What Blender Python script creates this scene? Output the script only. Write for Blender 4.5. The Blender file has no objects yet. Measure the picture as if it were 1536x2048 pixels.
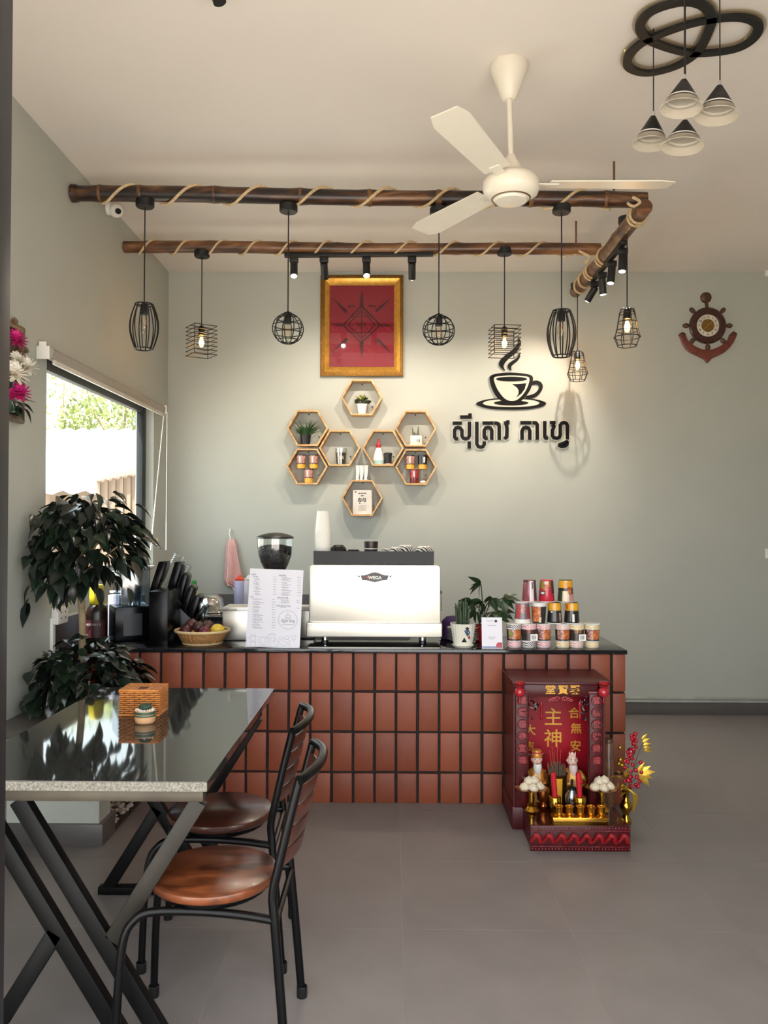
import bpy, bmesh, math, random
from mathutils import Vector as V, Matrix
random.seed(11)
sc = bpy.context.scene
C = sc.collection
PI = math.pi

# ---------------------------------------------------------------- camera
F = 1650.0                       # focal length in pixels of the 1536 x 2048 frame
CAM = V((0, 0, 1.45))
cd = bpy.data.cameras.new('camera'); cam = bpy.data.objects.new('camera', cd); C.objects.link(cam)
cd.sensor_fit = 'VERTICAL'; cd.sensor_height = 36.0; cd.lens = F / 2048 * 36.0
cd.clip_start = 0.05; cd.clip_end = 200
ROT = Matrix.Rotation(17 / F, 3, 'Z') @ Matrix.Rotation(PI / 2 + 23 / F, 3, 'X') @ Matrix.Rotation(0.003, 3, 'Z')
cam.matrix_world = Matrix.Translation(CAM) @ ROT.to_4x4()
sc.camera = cam

# ---------------------------------------------------------------- world, sun, exposure
sc.view_settings.view_transform = 'Standard'; sc.view_settings.look = 'None'
sc.view_settings.gamma = 1.0; sc.view_settings.use_curve_mapping = False
sc.view_settings.exposure = 2.5
sc.cycles.use_denoising = True
sc.cycles.max_bounces = 10; sc.cycles.diffuse_bounces = 5; sc.cycles.glossy_bounces = 4
sc.cycles.transparent_max_bounces = 16; sc.cycles.sample_clamp_indirect = 6.0
sc.cycles.caustics_reflective = False; sc.cycles.caustics_refractive = False
w = bpy.data.worlds.new('sky'); sc.world = w; w.use_nodes = True
bgn = w.node_tree.nodes['Background']
bgn.inputs['Color'].default_value = (0.88, 0.94, 1.0, 1); bgn.inputs['Strength'].default_value = 0.9
sd = bpy.data.lights.new('sun', 'SUN'); sd.energy = 7.0; sd.angle = 0.01; sd.color = (1, 0.97, 0.92)
sun = bpy.data.objects.new('sun', sd); C.objects.link(sun)
sun.rotation_euler = (V((0.25, 0.30, -1.0))).to_track_quat('-Z', 'Y').to_euler()

# ---------------------------------------------------------------- pixel helpers (used to measure the place)
def ray(x, y):
    return ROT @ V(((x - 768) / F, -(y - 1024) / F, -1.0))
def P(x, y, Y):
    d = ray(x, y); return CAM + d * (Y / d.y)
def PH(x, y, h):
    d = ray(x, y); return CAM + d * ((h - CAM.z) / d.z)
def PX(x, y, X):
    d = ray(x, y); return CAM + d * (X / d.x)
def px(Y): return Y / F

# ---------------------------------------------------------------- mesh builder
class B:
    def __init__(s): s.v = []; s.f = []
    def add(s, vs, fs):
        n = len(s.v); s.v += [V(p) for p in vs]; s.f += [[i + n for i in f] for f in fs]; return s
    def mm(s, a, b):
        x0, y0, z0 = a; x1, y1, z1 = b
        return s.add([(x0,y0,z0),(x1,y0,z0),(x1,y1,z0),(x0,y1,z0),(x0,y0,z1),(x1,y0,z1),(x1,y1,z1),(x0,y1,z1)],
                     [(3,2,1,0),(4,5,6,7),(0,1,5,4),(1,2,6,5),(2,3,7,6),(3,0,4,7)])
    def box(s, c, d):
        c = V(c); h = V(d) / 2; return s.mm(c - h, c + h)
    def bar(s, p0, p1, wd, ht, up=(0, 0, 1)):
        p0 = V(p0); p1 = V(p1); t = (p1 - p0).normalized(); u = V(up)
        sd = t.cross(u)
        if sd.length < 1e-5: sd = t.cross(V((1, 0, 0)))
        sd.normalize(); u = sd.cross(t).normalized()
        a = sd * wd / 2; b = u * ht / 2
        vs = [p0 - a - b, p0 + a - b, p0 + a + b, p0 - a + b, p1 - a - b, p1 + a - b, p1 + a + b, p1 - a + b]
        return s.add(vs, [(3,2,1,0),(4,5,6,7),(0,1,5,4),(1,2,6,5),(2,3,7,6),(3,0,4,7)])
    def tube(s, pts, r, n=8, closed=False, cap=True):
        pts = [V(p) for p in pts]; m = len(pts)
        rs = r if isinstance(r, (list, tuple)) else [r] * m
        ts = []
        for i in range(m):
            if closed: t = pts[(i + 1) % m] - pts[i - 1]
            else: t = pts[min(i + 1, m - 1)] - pts[max(i - 1, 0)]
            ts.append(t.normalized() if t.length > 1e-9 else V((0, 0, 1)))
        u = ts[0].orthogonal().normalized(); vs = []; fs = []
        for i in range(m):
            if i: 
                u = u - ts[i] * u.dot(ts[i])
                u = u.normalized() if u.length > 1e-6 else ts[i].orthogonal().normalized()
            w_ = ts[i].cross(u)
            for k in range(n):
                a = 2 * PI * k / n
                vs.append(pts[i] + (u * math.cos(a) + w_ * math.sin(a)) * rs[i])
        for i in range(m if closed else m - 1):
            j = (i + 1) % m
            for k in range(n):
                l = (k + 1) % n
                fs.append((i*n+k, i*n+l, j*n+l, j*n+k))
        if cap and not closed:
            fs.append(tuple(range(n))[::-1]); fs.append(tuple((m-1)*n + k for k in range(n)))
        return s.add(vs, fs)
    def cyl(s, p0, p1, r0, r1=None, n=16):
        return s.tube([p0, p1], [r0, r0 if r1 is None else r1], n)
    def lathe(s, prof, c=(0, 0, 0), n=24, a0=0.0, a1=2*PI, wob=None):
        c = V(c); full = abs(a1 - a0 - 2*PI) < 1e-6; cols = n if full else n + 1
        vs = []; fs = []
        for i, (r, z) in enumerate(prof):
            for k in range(cols):
                a = a0 + (a1 - a0) * k / n
                rr = r * (wob(a, z) if wob else 1)
                vs.append(c + V((rr*math.cos(a), rr*math.sin(a), z)))
        for i in range(len(prof) - 1):
            for k in range(n):
                l = (k + 1) % cols
                q = [i*cols+k, i*cols+l, (i+1)*cols+l, (i+1)*cols+k]
                if prof[i][0] < 1e-7: q = [q[0], q[2], q[3]]
                elif prof[i+1][0] < 1e-7: q = [q[0], q[1], q[2]]
                fs.append(q)
        return s.add(vs, fs)
    def sph(s, c, r, n=12, m=8, sc_=(1, 1, 1), rot=None):
        prof = [(math.sin(PI*i/m), -math.cos(PI*i/m)) for i in range(m + 1)]
        prof[0] = (0, -1); prof[-1] = (0, 1)
        t = B().lathe(prof, (0, 0, 0), n); c = V(c)
        vs = []
        for p in t.v:
            q = V((p.x*sc_[0], p.y*sc_[1], p.z*sc_[2])) * r
            if rot: q = rot @ q
            vs.append(c + q)
        return s.add(vs, t.f)
    def prism(s, poly, y0, y1):
        """poly of (x, z), extruded in y"""
        n = len(poly)
        ar = sum(poly[i][0]*poly[(i+1)%n][1] - poly[(i+1)%n][0]*poly[i][1] for i in range(n))
        if ar < 0: poly = poly[::-1]
        if y0 > y1: y0, y1 = y1, y0
        vs = [(x, y0, z) for x, z in poly] + [(x, y1, z) for x, z in poly]
        fs = [tuple(range(n)), tuple(range(2*n - 1, n - 1, -1))]
        for i in range(n):
            j = (i + 1) % n; fs.append((j, i, n + i, n + j))
        return s.add(vs, fs)
    def stroke(s, pts, wd, y0, y1, closed=False):
        """flat ribbon along (x, z) points, extruded in y"""
        pts = [V((p[0], p[1])) for p in pts]; n = len(pts); L = []; R = []
        for i in range(n):
            a = pts[i] - pts[i-1] if (i or closed) else None
            b = pts[(i+1) % n] - pts[i] if (i < n - 1 or closed) else None
            a = a.normalized() if a is not None and a.length > 1e-9 else None
            b = b.normalized() if b is not None and b.length > 1e-9 else None
            if a is None: a = b
            if b is None: b = a
            na = V((-a.y, a.x)); nb = V((-b.y, b.x)); nn = na + nb
            nn = nn.normalized() if nn.length > 1e-6 else na
            k = min(1.6, 1 / max(0.3, nn.dot(na)))
            wi = wd[i] if isinstance(wd, (list, tuple)) else wd
            L.append(pts[i] + nn * wi / 2 * k); R.append(pts[i] - nn * wi / 2 * k)
        vs = []
        for i in range(n):
            vs += [(R[i].x, y0, R[i].y), (L[i].x, y0, L[i].y), (L[i].x, y1, L[i].y), (R[i].x, y1, R[i].y)]
        fs = []
        for i in range(n if closed else n - 1):
            j = (i + 1) % n
            for k in range(4):
                l = (k + 1) % 4; fs.append((i*4+k, i*4+l, j*4+l, j*4+k))
        if not closed: fs += [(3, 2, 1, 0), ((n-1)*4, (n-1)*4+1, (n-1)*4+2, (n-1)*4+3)]
        return s.add(vs, fs)
    def sector(s, c, r0, z0, r1, z1, a0, a1, n=6, off=0.0006):
        """patch of a label on a round wall; angles in degrees, 270 faces the camera"""
        return s.lathe([(r0 + off, z0), (r1 + off, z1)], c, n, math.radians(a0), math.radians(a1))
    def xf(s, m):
        s.v = [m @ p for p in s.v]; return s
    def shift(s, d):
        d = V(d); s.v = [p + d for p in s.v]; return s

def catmull(pts, k=6, closed=False):
    pts = [V(p) for p in pts]; n = len(pts); out = []
    for i in range(n if closed else n - 1):
        g = lambda j: pts[j % n] if closed else pts[max(0, min(n - 1, j))]
        p0, p1, p2, p3 = g(i-1), g(i), g(i+1), g(i+2)
        for q in range(k):
            t = q / k
            out.append(0.5*((2*p1) + (p2-p0)*t + (2*p0-5*p1+4*p2-p3)*t*t + (3*p1-p0-3*p2+p3)*t*t*t))
    if not closed: out.append(pts[-1])
    return out

OFF = {}
def mesh(b, mat_, sharp=35, bevel=0, seg=2, flat=False, off=V((0, 0, 0)), name='m'):
    me = bpy.data.meshes.new(name)
    me.from_pydata([tuple(p - off) for p in b.v], [], [list(f) for f in b.f])
    bm = bmesh.new(); bm.from_mesh(me)
    bmesh.ops.recalc_face_normals(bm, faces=bm.faces)
    if bevel:
        ed = [e for e in bm.edges if len(e.link_faces) == 2 and e.calc_face_angle(0) > 0.6]
        bmesh.ops.bevel(bm, geom=ed, offset=bevel, segments=seg, affect='EDGES', clamp_overlap=True, profile=0.5)
    bm.to_mesh(me); bm.free()
    if not flat:
        me.polygons.foreach_set('use_smooth', [True] * len(me.polygons))
        me.set_sharp_from_angle(angle=math.radians(sharp))
    if isinstance(mat_, (list, tuple)):
        for m in mat_: me.materials.append(m)
    else: me.materials.append(mat_)
    return me
def tag(o, label=None, cat=None, group=None, kind=None):
    if label: o['label'] = label
    if cat: o['category'] = cat
    if group: o['group'] = group
    if kind: o['kind'] = kind
    return o
def mk(name, b, mat_, parent=None, label=None, cat=None, group=None, kind=None, **kw):
    off = OFF[parent.name] if parent else V((0, 0, 0))
    me = mesh(b, mat_, off=off, name=name, **kw)
    o = bpy.data.objects.new(name, me); C.objects.link(o)
    if parent: o.parent = parent
    OFF[o.name] = off.copy()
    return tag(o, label, cat, group, kind)
def thing(name, loc, label, cat, group=None, kind=None):
    o = bpy.data.objects.new(name, None); C.objects.link(o)
    o.empty_display_size = 0.05; o.location = loc; OFF[o.name] = V(loc)
    return tag(o, label, cat, group, kind)
def place(name, me, parent, loc, rot=None, scale=1.0):
    """a part that shares mesh data; loc in world space"""
    o = bpy.data.objects.new(name, me); C.objects.link(o)
    if parent: o.parent = parent
    m = (rot.to_4x4() if rot else Matrix.Identity(4))
    sm = Matrix.Diagonal((scale, scale, scale, 1)) if not isinstance(scale, (tuple, list)) else Matrix.Diagonal((*scale, 1))
    o.matrix_local = Matrix.Translation(V(loc) - (OFF[parent.name] if parent else V((0, 0, 0)))) @ m @ sm
    return o
def dup(root, loc, rz=0, label=None):
    def cp(o, par):
        c = o.copy(); C.objects.link(c); c.parent = par
        if par: c.matrix_parent_inverse = o.matrix_parent_inverse.copy()
        for ch in list(o.children): cp(ch, c)
        return c
    kids = list(root.children)
    r = root.copy(); C.objects.link(r)
    for ch in kids: cp(ch, r)
    r.location = loc; r.rotation_euler = (0, 0, rz); OFF[r.name] = V(loc)
    if label: r['label'] = label
    return r
def text(s, size, mat_, name, parent, M, ext=0.001, label=None, bold=0.0):
    """text turned into a mesh; drawn in x/z facing -y, centred, then placed by matrix M (world)"""
    cu = bpy.data.curves.new('t', 'FONT'); cu.body = s; cu.size = size; cu.align_x = 'CENTER'; cu.align_y = 'CENTER'
    cu.extrude = ext; cu.resolution_u = 3; cu.offset = bold
    o = bpy.data.objects.new('t', cu); C.objects.link(o)
    dg = bpy.context.evaluated_depsgraph_get()
    me = bpy.data.meshes.new_from_object(o.evaluated_get(dg))
    bpy.data.objects.remove(o); bpy.data.curves.remove(cu)
    off = OFF[parent.name] if parent else V((0, 0, 0))
    R = M @ Matrix.Rotation(PI/2, 4, 'X')
    for v_ in me.vertices: v_.co = (R @ v_.co) - off
    me.materials.clear(); me.materials.append(mat_)
    q = bpy.data.objects.new(name, me); C.objects.link(q)
    if parent: q.parent = parent
    OFF[q.name] = off.copy()
    if label: q['label'] = label
    return q
T = Matrix.Translation

# ---------------------------------------------------------------- materials
def lin(h):
    if not isinstance(h, str): return tuple(h)
    h = h.lstrip('#'); o = []
    for i in (0, 2, 4):
        c = int(h[i:i+2], 16) / 255; o.append(c / 12.92 if c <= 0.04045 else ((c + 0.055) / 1.055) ** 2.4)
    return tuple(o)
def mat(name, col, rough=0.5, metal=0.0, var=0.12, scale=12.0, bump=0.0, bscale=40.0, spec=0.5, coat=0.0,
        trans=0.0, alpha=1.0, emit=None, estr=0.0, col2=None, detail=4.0, stretch=(1, 1, 1), aniso=0.0, rvar=0.0, sss=0.0):
    m = bpy.data.materials.new(name); m.use_nodes = True; nt = m.node_tree; N = nt.nodes; L = nt.links
    bs = N['Principled BSDF']; c = lin(col)
    tc = N.new('ShaderNodeTexCoord'); mp = N.new('ShaderNodeMapping'); L.new(tc.outputs['Object'], mp.inputs['Vector'])
    mp.inputs['Scale'].default_value = stretch
    nz = N.new('ShaderNodeTexNoise'); nz.inputs['Scale'].default_value = scale; nz.inputs['Detail'].default_value = detail
    L.new(mp.outputs['Vector'], nz.inputs['Vector'])
    rp = N.new('ShaderNodeValToRGB'); L.new(nz.outputs['Fac'], rp.inputs['Fac'])
    c2 = lin(col2) if col2 is not None else tuple(min(1, x * (1 + var)) for x in c)
    c1 = c if col2 is not None else tuple(x * (1 - var) for x in c)
    rp.color_ramp.elements[0].position = 0.3; rp.color_ramp.elements[1].position = 0.7
    rp.color_ramp.elements[0].color = (*c1, 1); rp.color_ramp.elements[1].color = (*c2, 1)
    L.new(rp.outputs['Color'], bs.inputs['Base Color'])
    bs.inputs['Roughness'].default_value = rough; bs.inputs['Metallic'].default_value = metal
    bs.inputs['Specular IOR Level'].default_value = spec; bs.inputs['Coat Weight'].default_value = coat
    bs.inputs['Coat Roughness'].default_value = 0.08
    bs.inputs['Transmission Weight'].default_value = trans; bs.inputs['Alpha'].default_value = alpha
    bs.inputs['Anisotropic'].default_value = aniso
    if sss: bs.inputs['Subsurface Weight'].default_value = sss; bs.inputs['Subsurface Radius'].default_value = (0.01, 0.008, 0.006)
    if rvar:
        mr = N.new('ShaderNodeMapRange'); L.new(nz.outputs['Fac'], mr.inputs['Value'])
        mr.inputs['To Min'].default_value = max(0, rough - rvar); mr.inputs['To Max'].default_value = rough + rvar
        L.new(mr.outputs['Result'], bs.inputs['Roughness'])
    if emit is not None:
        bs.inputs['Emission Color'].default_value = (*lin(emit), 1); bs.inputs['Emission Strength'].default_value = estr
    if bump:
        n2 = N.new('ShaderNodeTexNoise'); n2.inputs['Scale'].default_value = bscale; n2.inputs['Detail'].default_value = 3
        L.new(mp.outputs['Vector'], n2.inputs['Vector'])
        bp = N.new('ShaderNodeBump'); bp.inputs['Strength'].default_value = bump; bp.inputs['Distance'].default_value = 0.01
        L.new(n2.outputs['Fac'], bp.inputs['Height']); L.new(bp.outputs['Normal'], bs.inputs['Normal'])
    return m
def clear(name, tint=(0.95, 0.97, 0.97), gl=0.10, rough=0.02):
    """thin clear plastic or glass: mostly see-through with a fresnel gloss"""
    m = bpy.data.materials.new(name); m.use_nodes = True; nt = m.node_tree; N = nt.nodes; L = nt.links
    N.remove(N['Principled BSDF']); out = N['Material Output']
    tr = N.new('ShaderNodeBsdfTransparent'); g = N.new('ShaderNodeBsdfGlossy'); g.inputs['Roughness'].default_value = rough
    tr.inputs['Color'].default_value = (*tint, 1)
    fr = N.new('ShaderNodeLayerWeight'); fr.inputs['Blend'].default_value = 0.5
    pw_ = N.new('ShaderNodeMath'); pw_.operation = 'POWER'; pw_.inputs[1].default_value = 4; L.new(fr.outputs['Facing'], pw_.inputs[0])
    ad = N.new('ShaderNodeMath'); ad.operation = 'MULTIPLY_ADD'; ad.inputs[1].default_value = 0.6; ad.inputs[2].default_value = gl; L.new(pw_.outputs[0], ad.inputs[0])
    nz = N.new('ShaderNodeTexNoise'); nz.inputs['Scale'].default_value = 30
    ml = N.new('ShaderNodeMath'); ml.operation = 'MULTIPLY_ADD'; ml.inputs[1].default_value = 0.04; L.new(nz.outputs['Fac'], ml.inputs[0]); L.new(ad.outputs[0], ml.inputs[2])
    mx = N.new('ShaderNodeMixShader'); L.new(ml.outputs[0], mx.inputs['Fac']); L.new(tr.outputs[0], mx.inputs[1]); L.new(g.outputs[0], mx.inputs[2])
    L.new(mx.outputs[0], out.inputs['Surface']); return m
def wood(name, c1, c2, scale=6.0, rough=0.4, stretch=(1, 8, 8), coat=0.0, dist=3.0, spec=0.5):
    m = bpy.data.materials.new(name); m.use_nodes = True; nt = m.node_tree; N = nt.nodes; L = nt.links
    bs = N['Principled BSDF']; tc = N.new('ShaderNodeTexCoord'); mp = N.new('ShaderNodeMapping'); L.new(tc.outputs['Object'], mp.inputs['Vector'])
    mp.inputs['Scale'].default_value = stretch
    nz = N.new('ShaderNodeTexNoise'); nz.inputs['Scale'].default_value = scale; nz.inputs['Detail'].default_value = 8; nz.inputs['Distortion'].default_value = dist
    L.new(mp.outputs['Vector'], nz.inputs['Vector'])
    rp = N.new('ShaderNodeValToRGB'); L.new(nz.outputs['Fac'], rp.inputs['Fac'])
    rp.color_ramp.elements[0].position = 0.36; rp.color_ramp.elements[1].position = 0.64
    rp.color_ramp.elements[0].color = (*lin(c1), 1); rp.color_ramp.elements[1].color = (*lin(c2), 1)
    L.new(rp.outputs['Color'], bs.inputs['Base Color']); bs.inputs['Roughness'].default_value = rough
    bs.inputs['Coat Weight'].default_value = coat; bs.inputs['Coat Roughness'].default_value = 0.1; bs.inputs['Specular IOR Level'].default_value = spec
    return m
M_ = {}
M_['wall'] = mat('wall paint', (0.435, 0.445, 0.40), 0.55, var=0.02, scale=3, bump=0.03, bscale=120, spec=0.35)
M_['ceil'] = mat('ceiling paint', (0.80, 0.735, 0.675), 0.7, var=0.02, scale=2)
M_['tile'] = mat('floor tile', (0.205, 0.182, 0.176), 0.33, var=0.07, scale=5, detail=6, rvar=0.05, spec=0.28)
M_['grout'] = mat('floor grout', '#a39c92', 0.9)
M_['skirt'] = mat('skirting tile', '#5c5754', 0.35, var=0.06)
M_['white'] = mat('white plastic', '#e9e6df', 0.4, var=0.02)
M_['plaster'] = mat('white plaster', '#b9bcb2', 0.7, var=0.03)
M_['dark_al'] = mat('dark aluminium', '#17181b', 0.45, metal=0.2, var=0.05)
M_['black'] = mat('black plastic', '#101012', 0.35, var=0.1)
M_['matte_black'] = mat('matte black metal', '#0e0e10', 0.5, var=0.1)
M_['steel_bl'] = mat('black painted steel', '#060607', 0.30, var=0.1, spec=0.22)
M_['granite'] = mat('polished black granite', (0.012, 0.012, 0.014), 0.06, var=0.5, scale=220, spec=0.6)
M_['granite2'] = mat('polished grey granite', (0.03, 0.031, 0.03), 0.045, var=0.6, scale=300, spec=0.9)
M_['granite_edge'] = mat('rough granite edge', '#57544c', 0.8, col2='#8f8b80', scale=160, bump=0.4, bscale=200)
M_['mortar'] = mat('black mortar', '#1b1715', 0.85, var=0.25, scale=60, bump=0.5, bscale=150)
M_['terra'] = [mat('terracotta tile %d' % i, c, 0.5, var=0.07, scale=9, bump=0.05, bscale=90, spec=0.4)
               for i, c in enumerate(['#85422a', '#804027', '#8b472d', '#7a3c26', '#87462f'])]
M_['steel'] = mat('brushed steel', '#ddd7cb', 0.36, metal=0.9, var=0.04, scale=30, stretch=(60, 60, 1))
M_['chrome'] = mat('chrome', '#d8d8d8', 0.08, metal=1.0, var=0.02)
M_['gold'] = mat('gold metal', '#d9a441', 0.22, metal=1.0, var=0.08)
M_['brass'] = mat('brass', '#c89b3c', 0.18, metal=1.0, var=0.1)
M_['glass'] = clear('clear glass')
M_['pane'] = clear('window glass', (0.93, 0.97, 0.96), 0.02)
M_['clearp'] = clear('clear plastic', (0.86, 0.89, 0.9), 0.12, 0.08)
M_['smoke'] = clear('smoky plastic', (0.5, 0.56, 0.62), 0.12, 0.08)
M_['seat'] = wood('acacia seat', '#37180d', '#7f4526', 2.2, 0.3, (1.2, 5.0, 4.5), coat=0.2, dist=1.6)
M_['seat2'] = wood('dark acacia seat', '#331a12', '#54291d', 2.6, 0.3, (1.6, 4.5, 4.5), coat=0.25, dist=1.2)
def bamboo_mat(name, dark, mid, pale, lo, hi):
    m = wood(name, dark, mid, 2.2, .4, (1.6, 7, 7), coat=.15, dist=.6); N = m.node_tree.nodes
    r_ = [n for n in N if n.type == 'VALTORGB'][0].color_ramp; r_.elements[0].position = lo; r_.elements[1].position = hi
    e = r_.elements.new(min(.95, hi+.10)); e.color = (*lin(pale), 1); return m
M_['bamboo'] = bamboo_mat('dark smoked bamboo', '#1c100a', '#4a2c19', '#8a6038', .47, .62)
M_['bamboo2'] = bamboo_mat('brown bamboo', '#3f2413', '#6e4728', '#8e633c', .40, .58)
M_['bamboo_node'] = mat('bamboo node', '#8a5d34', .5, col2='#3a2314', scale=40)
M_['rope'] = mat('jute rope', '#d6bb92', 0.9, var=0.25, scale=120, bump=0.6, bscale=250)
M_['hexwood'] = wood('pine shelf wood', '#b0814c', '#dab380', 8.0, 0.5, (3, 3, 3), dist=1.0)
M_['leaf'] = [mat('dark leaf %d' % i, c, 0.28, var=0.25, scale=30, spec=0.6) for i, c in enumerate(['#121c15', '#172319', '#0e1712', '#1b2a1b'])]
M_['leaf2'] = [mat('green leaf %d' % i, c, 0.35, var=0.25, scale=30) for i, c in enumerate(['#2b3d26', '#24351f', '#33472a'])]
M_['bark'] = mat('pale bark', '#8d7a5c', 0.8, var=0.25, scale=40, bump=0.4)
M_['pebble'] = mat('white pebble', '#b9ada0', 0.7, var=0.12, scale=10)
M_['soil'] = mat('soil', '#3a2f28', 0.95, var=0.3, scale=60, bump=0.5)
M_['paper'] = mat('white paper', '#e6e3ea', 0.55, var=0.01)
M_['cream'] = mat('cream enamel', '#e8e0cf', 0.35, var=0.02)
M_['ink'] = mat('grey ink', '#8a8790', 0.7)
M_['ink_dark'] = mat('dark ink', '#2c2a30', 0.7)
M_['acryl_bl'] = mat('black acrylic', '#08080a', 0.25, var=0.1, spec=0.25)
M_['sign_bl'] = mat('black sign acrylic', '#060607', 0.35, var=0.1, spec=0.2)
M_['acryl_wh'] = mat('clear white acrylic', '#c2bfb2', 0.25, var=0.02)
M_['lacq'] = mat('dark red lacquer', '#46090e', 0.38, var=0.25, scale=30, coat=0.05, spec=0.35)
M_['lacq2'] = mat('red lacquer', '#8c171d', 0.32, var=0.2, scale=40, coat=0.1, spec=0.4)
M_['red'] = mat('bright red', '#b01420', 0.35, var=0.1)
M_['goldp'] = mat('gold paint', '#e0a32e', 0.4, var=0.08)

# ================================================================ the room
WX, WY, CH = -1.734, 6.33, 3.39         # left wall, back wall, ceiling height
RX, FY = 3.3, 1.2                       # right wall, shop front
fl = mk('floor', B().mm((WX-.2, FY, -.12), (RX+.2, WY+.2, -.0012)), M_['grout'], kind='structure', label='grey porcelain tiled cafe floor')
tm = mesh(B().box((0, 0, -.005), (.5985, .5985, .010)), M_['tile'], bevel=.0006, seg=1, name='tile')
for i in range(-3, 6):
    for j in range(0, 9):
        cx = .04 + .6*i + .3; cy = 1.2 - .03 + .6*j + .3 - .6*0
        if cx - .3 < WX - .25 or cx + .3 > RX + .35: continue
        place('tile', tm, fl, (cx, 1.17 + .6*j + .3, 0), Matrix.Rotation(random.choice((0, PI/2, PI)), 3, 'Z'))
mk('ground', B().mm((-60, -60, -.2), (60, FY, -.03)).mm((-60, FY, -.2), (WX-.2, 60, -.03)), mat('concrete ground', '#a8a29a', 0.9, var=0.1, scale=3), kind='structure', label='pale concrete ground outside the shop')
mk('ceiling', B().mm((WX-.3, -.6, CH), (RX+.3, WY+.2, CH+.15)), M_['ceil'], kind='structure', label='cream painted flat ceiling')
mk('wall_back', B().mm((WX-.2, WY, 0), (RX+.2, WY+.15, CH)), M_['wall'], kind='structure', label='grey green painted back wall')
WY0, WY1, WH0, WH1 = 4.105, 5.96, 1.13, 2.30   # window opening in the left wall
OX = WX - .13
mk('wall_left', B().mm((OX, FY, 0), (WX, WY0, CH)).mm((OX, WY1, 0), (WX, WY, CH)).mm((OX, WY0, 0), (WX, WY1, WH0)).mm((OX, WY0, WH1), (WX, WY1, CH)),
   M_['wall'], kind='structure', label='grey green side wall with a large window')
mk('wall_right', B().mm((RX, FY, 0), (RX+.15, WY, CH)), M_['wall'], kind='structure', label='grey green right side wall')
mk('wall_front', B().mm((WX-.2, FY-.12, 2.5), (RX+.2, FY, CH)).mm((WX-.2, FY-.12, 0), (WX+.15, FY, 2.5)).mm((1.75, FY-.12, 0), (RX+.2, FY, 2.5)), M_['wall'], kind='structure', label='unseen wall round the open shop front, sized to dim the room')  # unseen; header drop and right pier set to darken upper walls and right side
# baseboards
bb = mk('baseboard_back', B().mm((.2, WY-.012, 0), (RX, WY, .094)), M_['skirt'], kind='structure', label='dark grey tile skirting on back wall', bevel=.002)
mk('trim_1', B().mm((.2, WY-.02, .096), (RX, WY, .112)).mm((.2, WY-.012, .118), (RX, WY, .138)), mat('wall trim', '#a9aaa3', 0.5), kind='structure', label='pale ledge line above the skirting', bevel=.003)
# shop door post at the near left
px0 = P(22, 600, 1.24).x
dp = thing('door_1', (px0-.03, 1.2, 0), 'black aluminium shop door post at the left edge', 'door', kind='structure')
mk('door_post', B().mm((px0-.06, 1.16, -.03), (px0, 1.24, 2.5)), M_['dark_al'], dp, bevel=.003)
mk('door_seal', B().mm((px0-.002, 1.175, -.03), (px0+.003, 1.19, 2.5)), M_['black'], dp)
# window
wn = thing('window_1', (WX-.08, (WY0+WY1)/2, WH0), 'large window with dark aluminium frame in the side wall', 'window', kind='structure')
fx0, fx1 = WX-.10, WX-.055
mk('window_frame', B().mm((fx0, WY1-.085, WH0), (fx1, WY1, WH1)), M_['dark_al'], wn, bevel=.004)
mk('window_frame', B().mm((fx0, WY0, WH0), (fx1, WY0+.05, WH1)), M_['dark_al'], wn, bevel=.004)
mk('window_frame', B().mm((fx0, WY0+.05, WH1-.06), (fx1, WY1-.085, WH1)), M_['dark_al'], wn, bevel=.004)
mk('window_frame', B().mm((fx0, WY0+.05, WH0), (fx1, WY1-.085, WH0+.05)), M_['dark_al'], wn, bevel=.004)
mk('pane', B().mm((WX-.081, WY0+.05, WH0+.05), (WX-.075, WY1-.085, WH1-.06)), M_['pane'], wn)
mk('window_sill', B().mm((WX-.055, WY0, WH0-.002), (WX+.012, WY1, WH0+.014)), M_['white'], wn, bevel=.003)

# ================================================================ outside, seen through the window
corr = mat('bright roof sheet', '#d8d4d2', 0.5, metal=0.2, var=0.03); corr2 = mat('brown metal sheet', '#7d6350', 0.6, var=0.1, scale=2)
def corrugated(x0, x1, Ya, ha, Yb, hb, pitch, amp, thick=.05):
    b = B(); n = int((x1-x0)/pitch*4); vs = []
    for i in range(n+1):
        x = x0 + (x1-x0)*i/n; d = amp*math.sin(2*PI*(x-x0)/pitch)
        vs += [(x, Ya, ha+d), (x, Yb, hb+d), (x, Yb, hb+d-thick), (x, Ya, ha+d-thick)]
    fs = []
    for i in range(n):
        for k in range(4):
            l = (k+1) % 4; fs.append((i*4+k, i*4+l, i*4+4+l, i*4+4+k))
    return b.add(vs, fs)
nb = thing('neighbour_shed', (-7, 15, 0), 'long shed with bright corrugated roof outside the window', 'building')
mk('roof', corrugated(-12, -3.2, 14, 2.42, 18, 3.5, .32, .03), corr, nb)
mk('wall', B().mm((-12, 14.4, -.1), (-3.2, 17.6, 2.5)), corr2, nb)
lt = thing('lean_to_roof', (-6, 12, 0), 'low lean-to with pale corrugated sheet in front of the shed', 'building')
mk('roof', corrugated(-9, -3.35, 11, 1.9, 13.2, 2.36, .30, .03), corr, lt)
mk('post', B().cyl((-4.66, 11.1, -.1), (-4.66, 11.1, 1.88), .03), corr2, lt)
mk('wall', B().mm((-9, 12.9, -.1), (-3.35, 13.1, 2.25)), corr2, lt)
fn = thing('sheet_fence', (-3, 9, 0), 'brown sheet metal fence outside, beyond the window', 'fence')
fb = B(); a = P(193, 962, 9.0); b_ = P(300, 942, 9.0); n = 14
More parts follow.
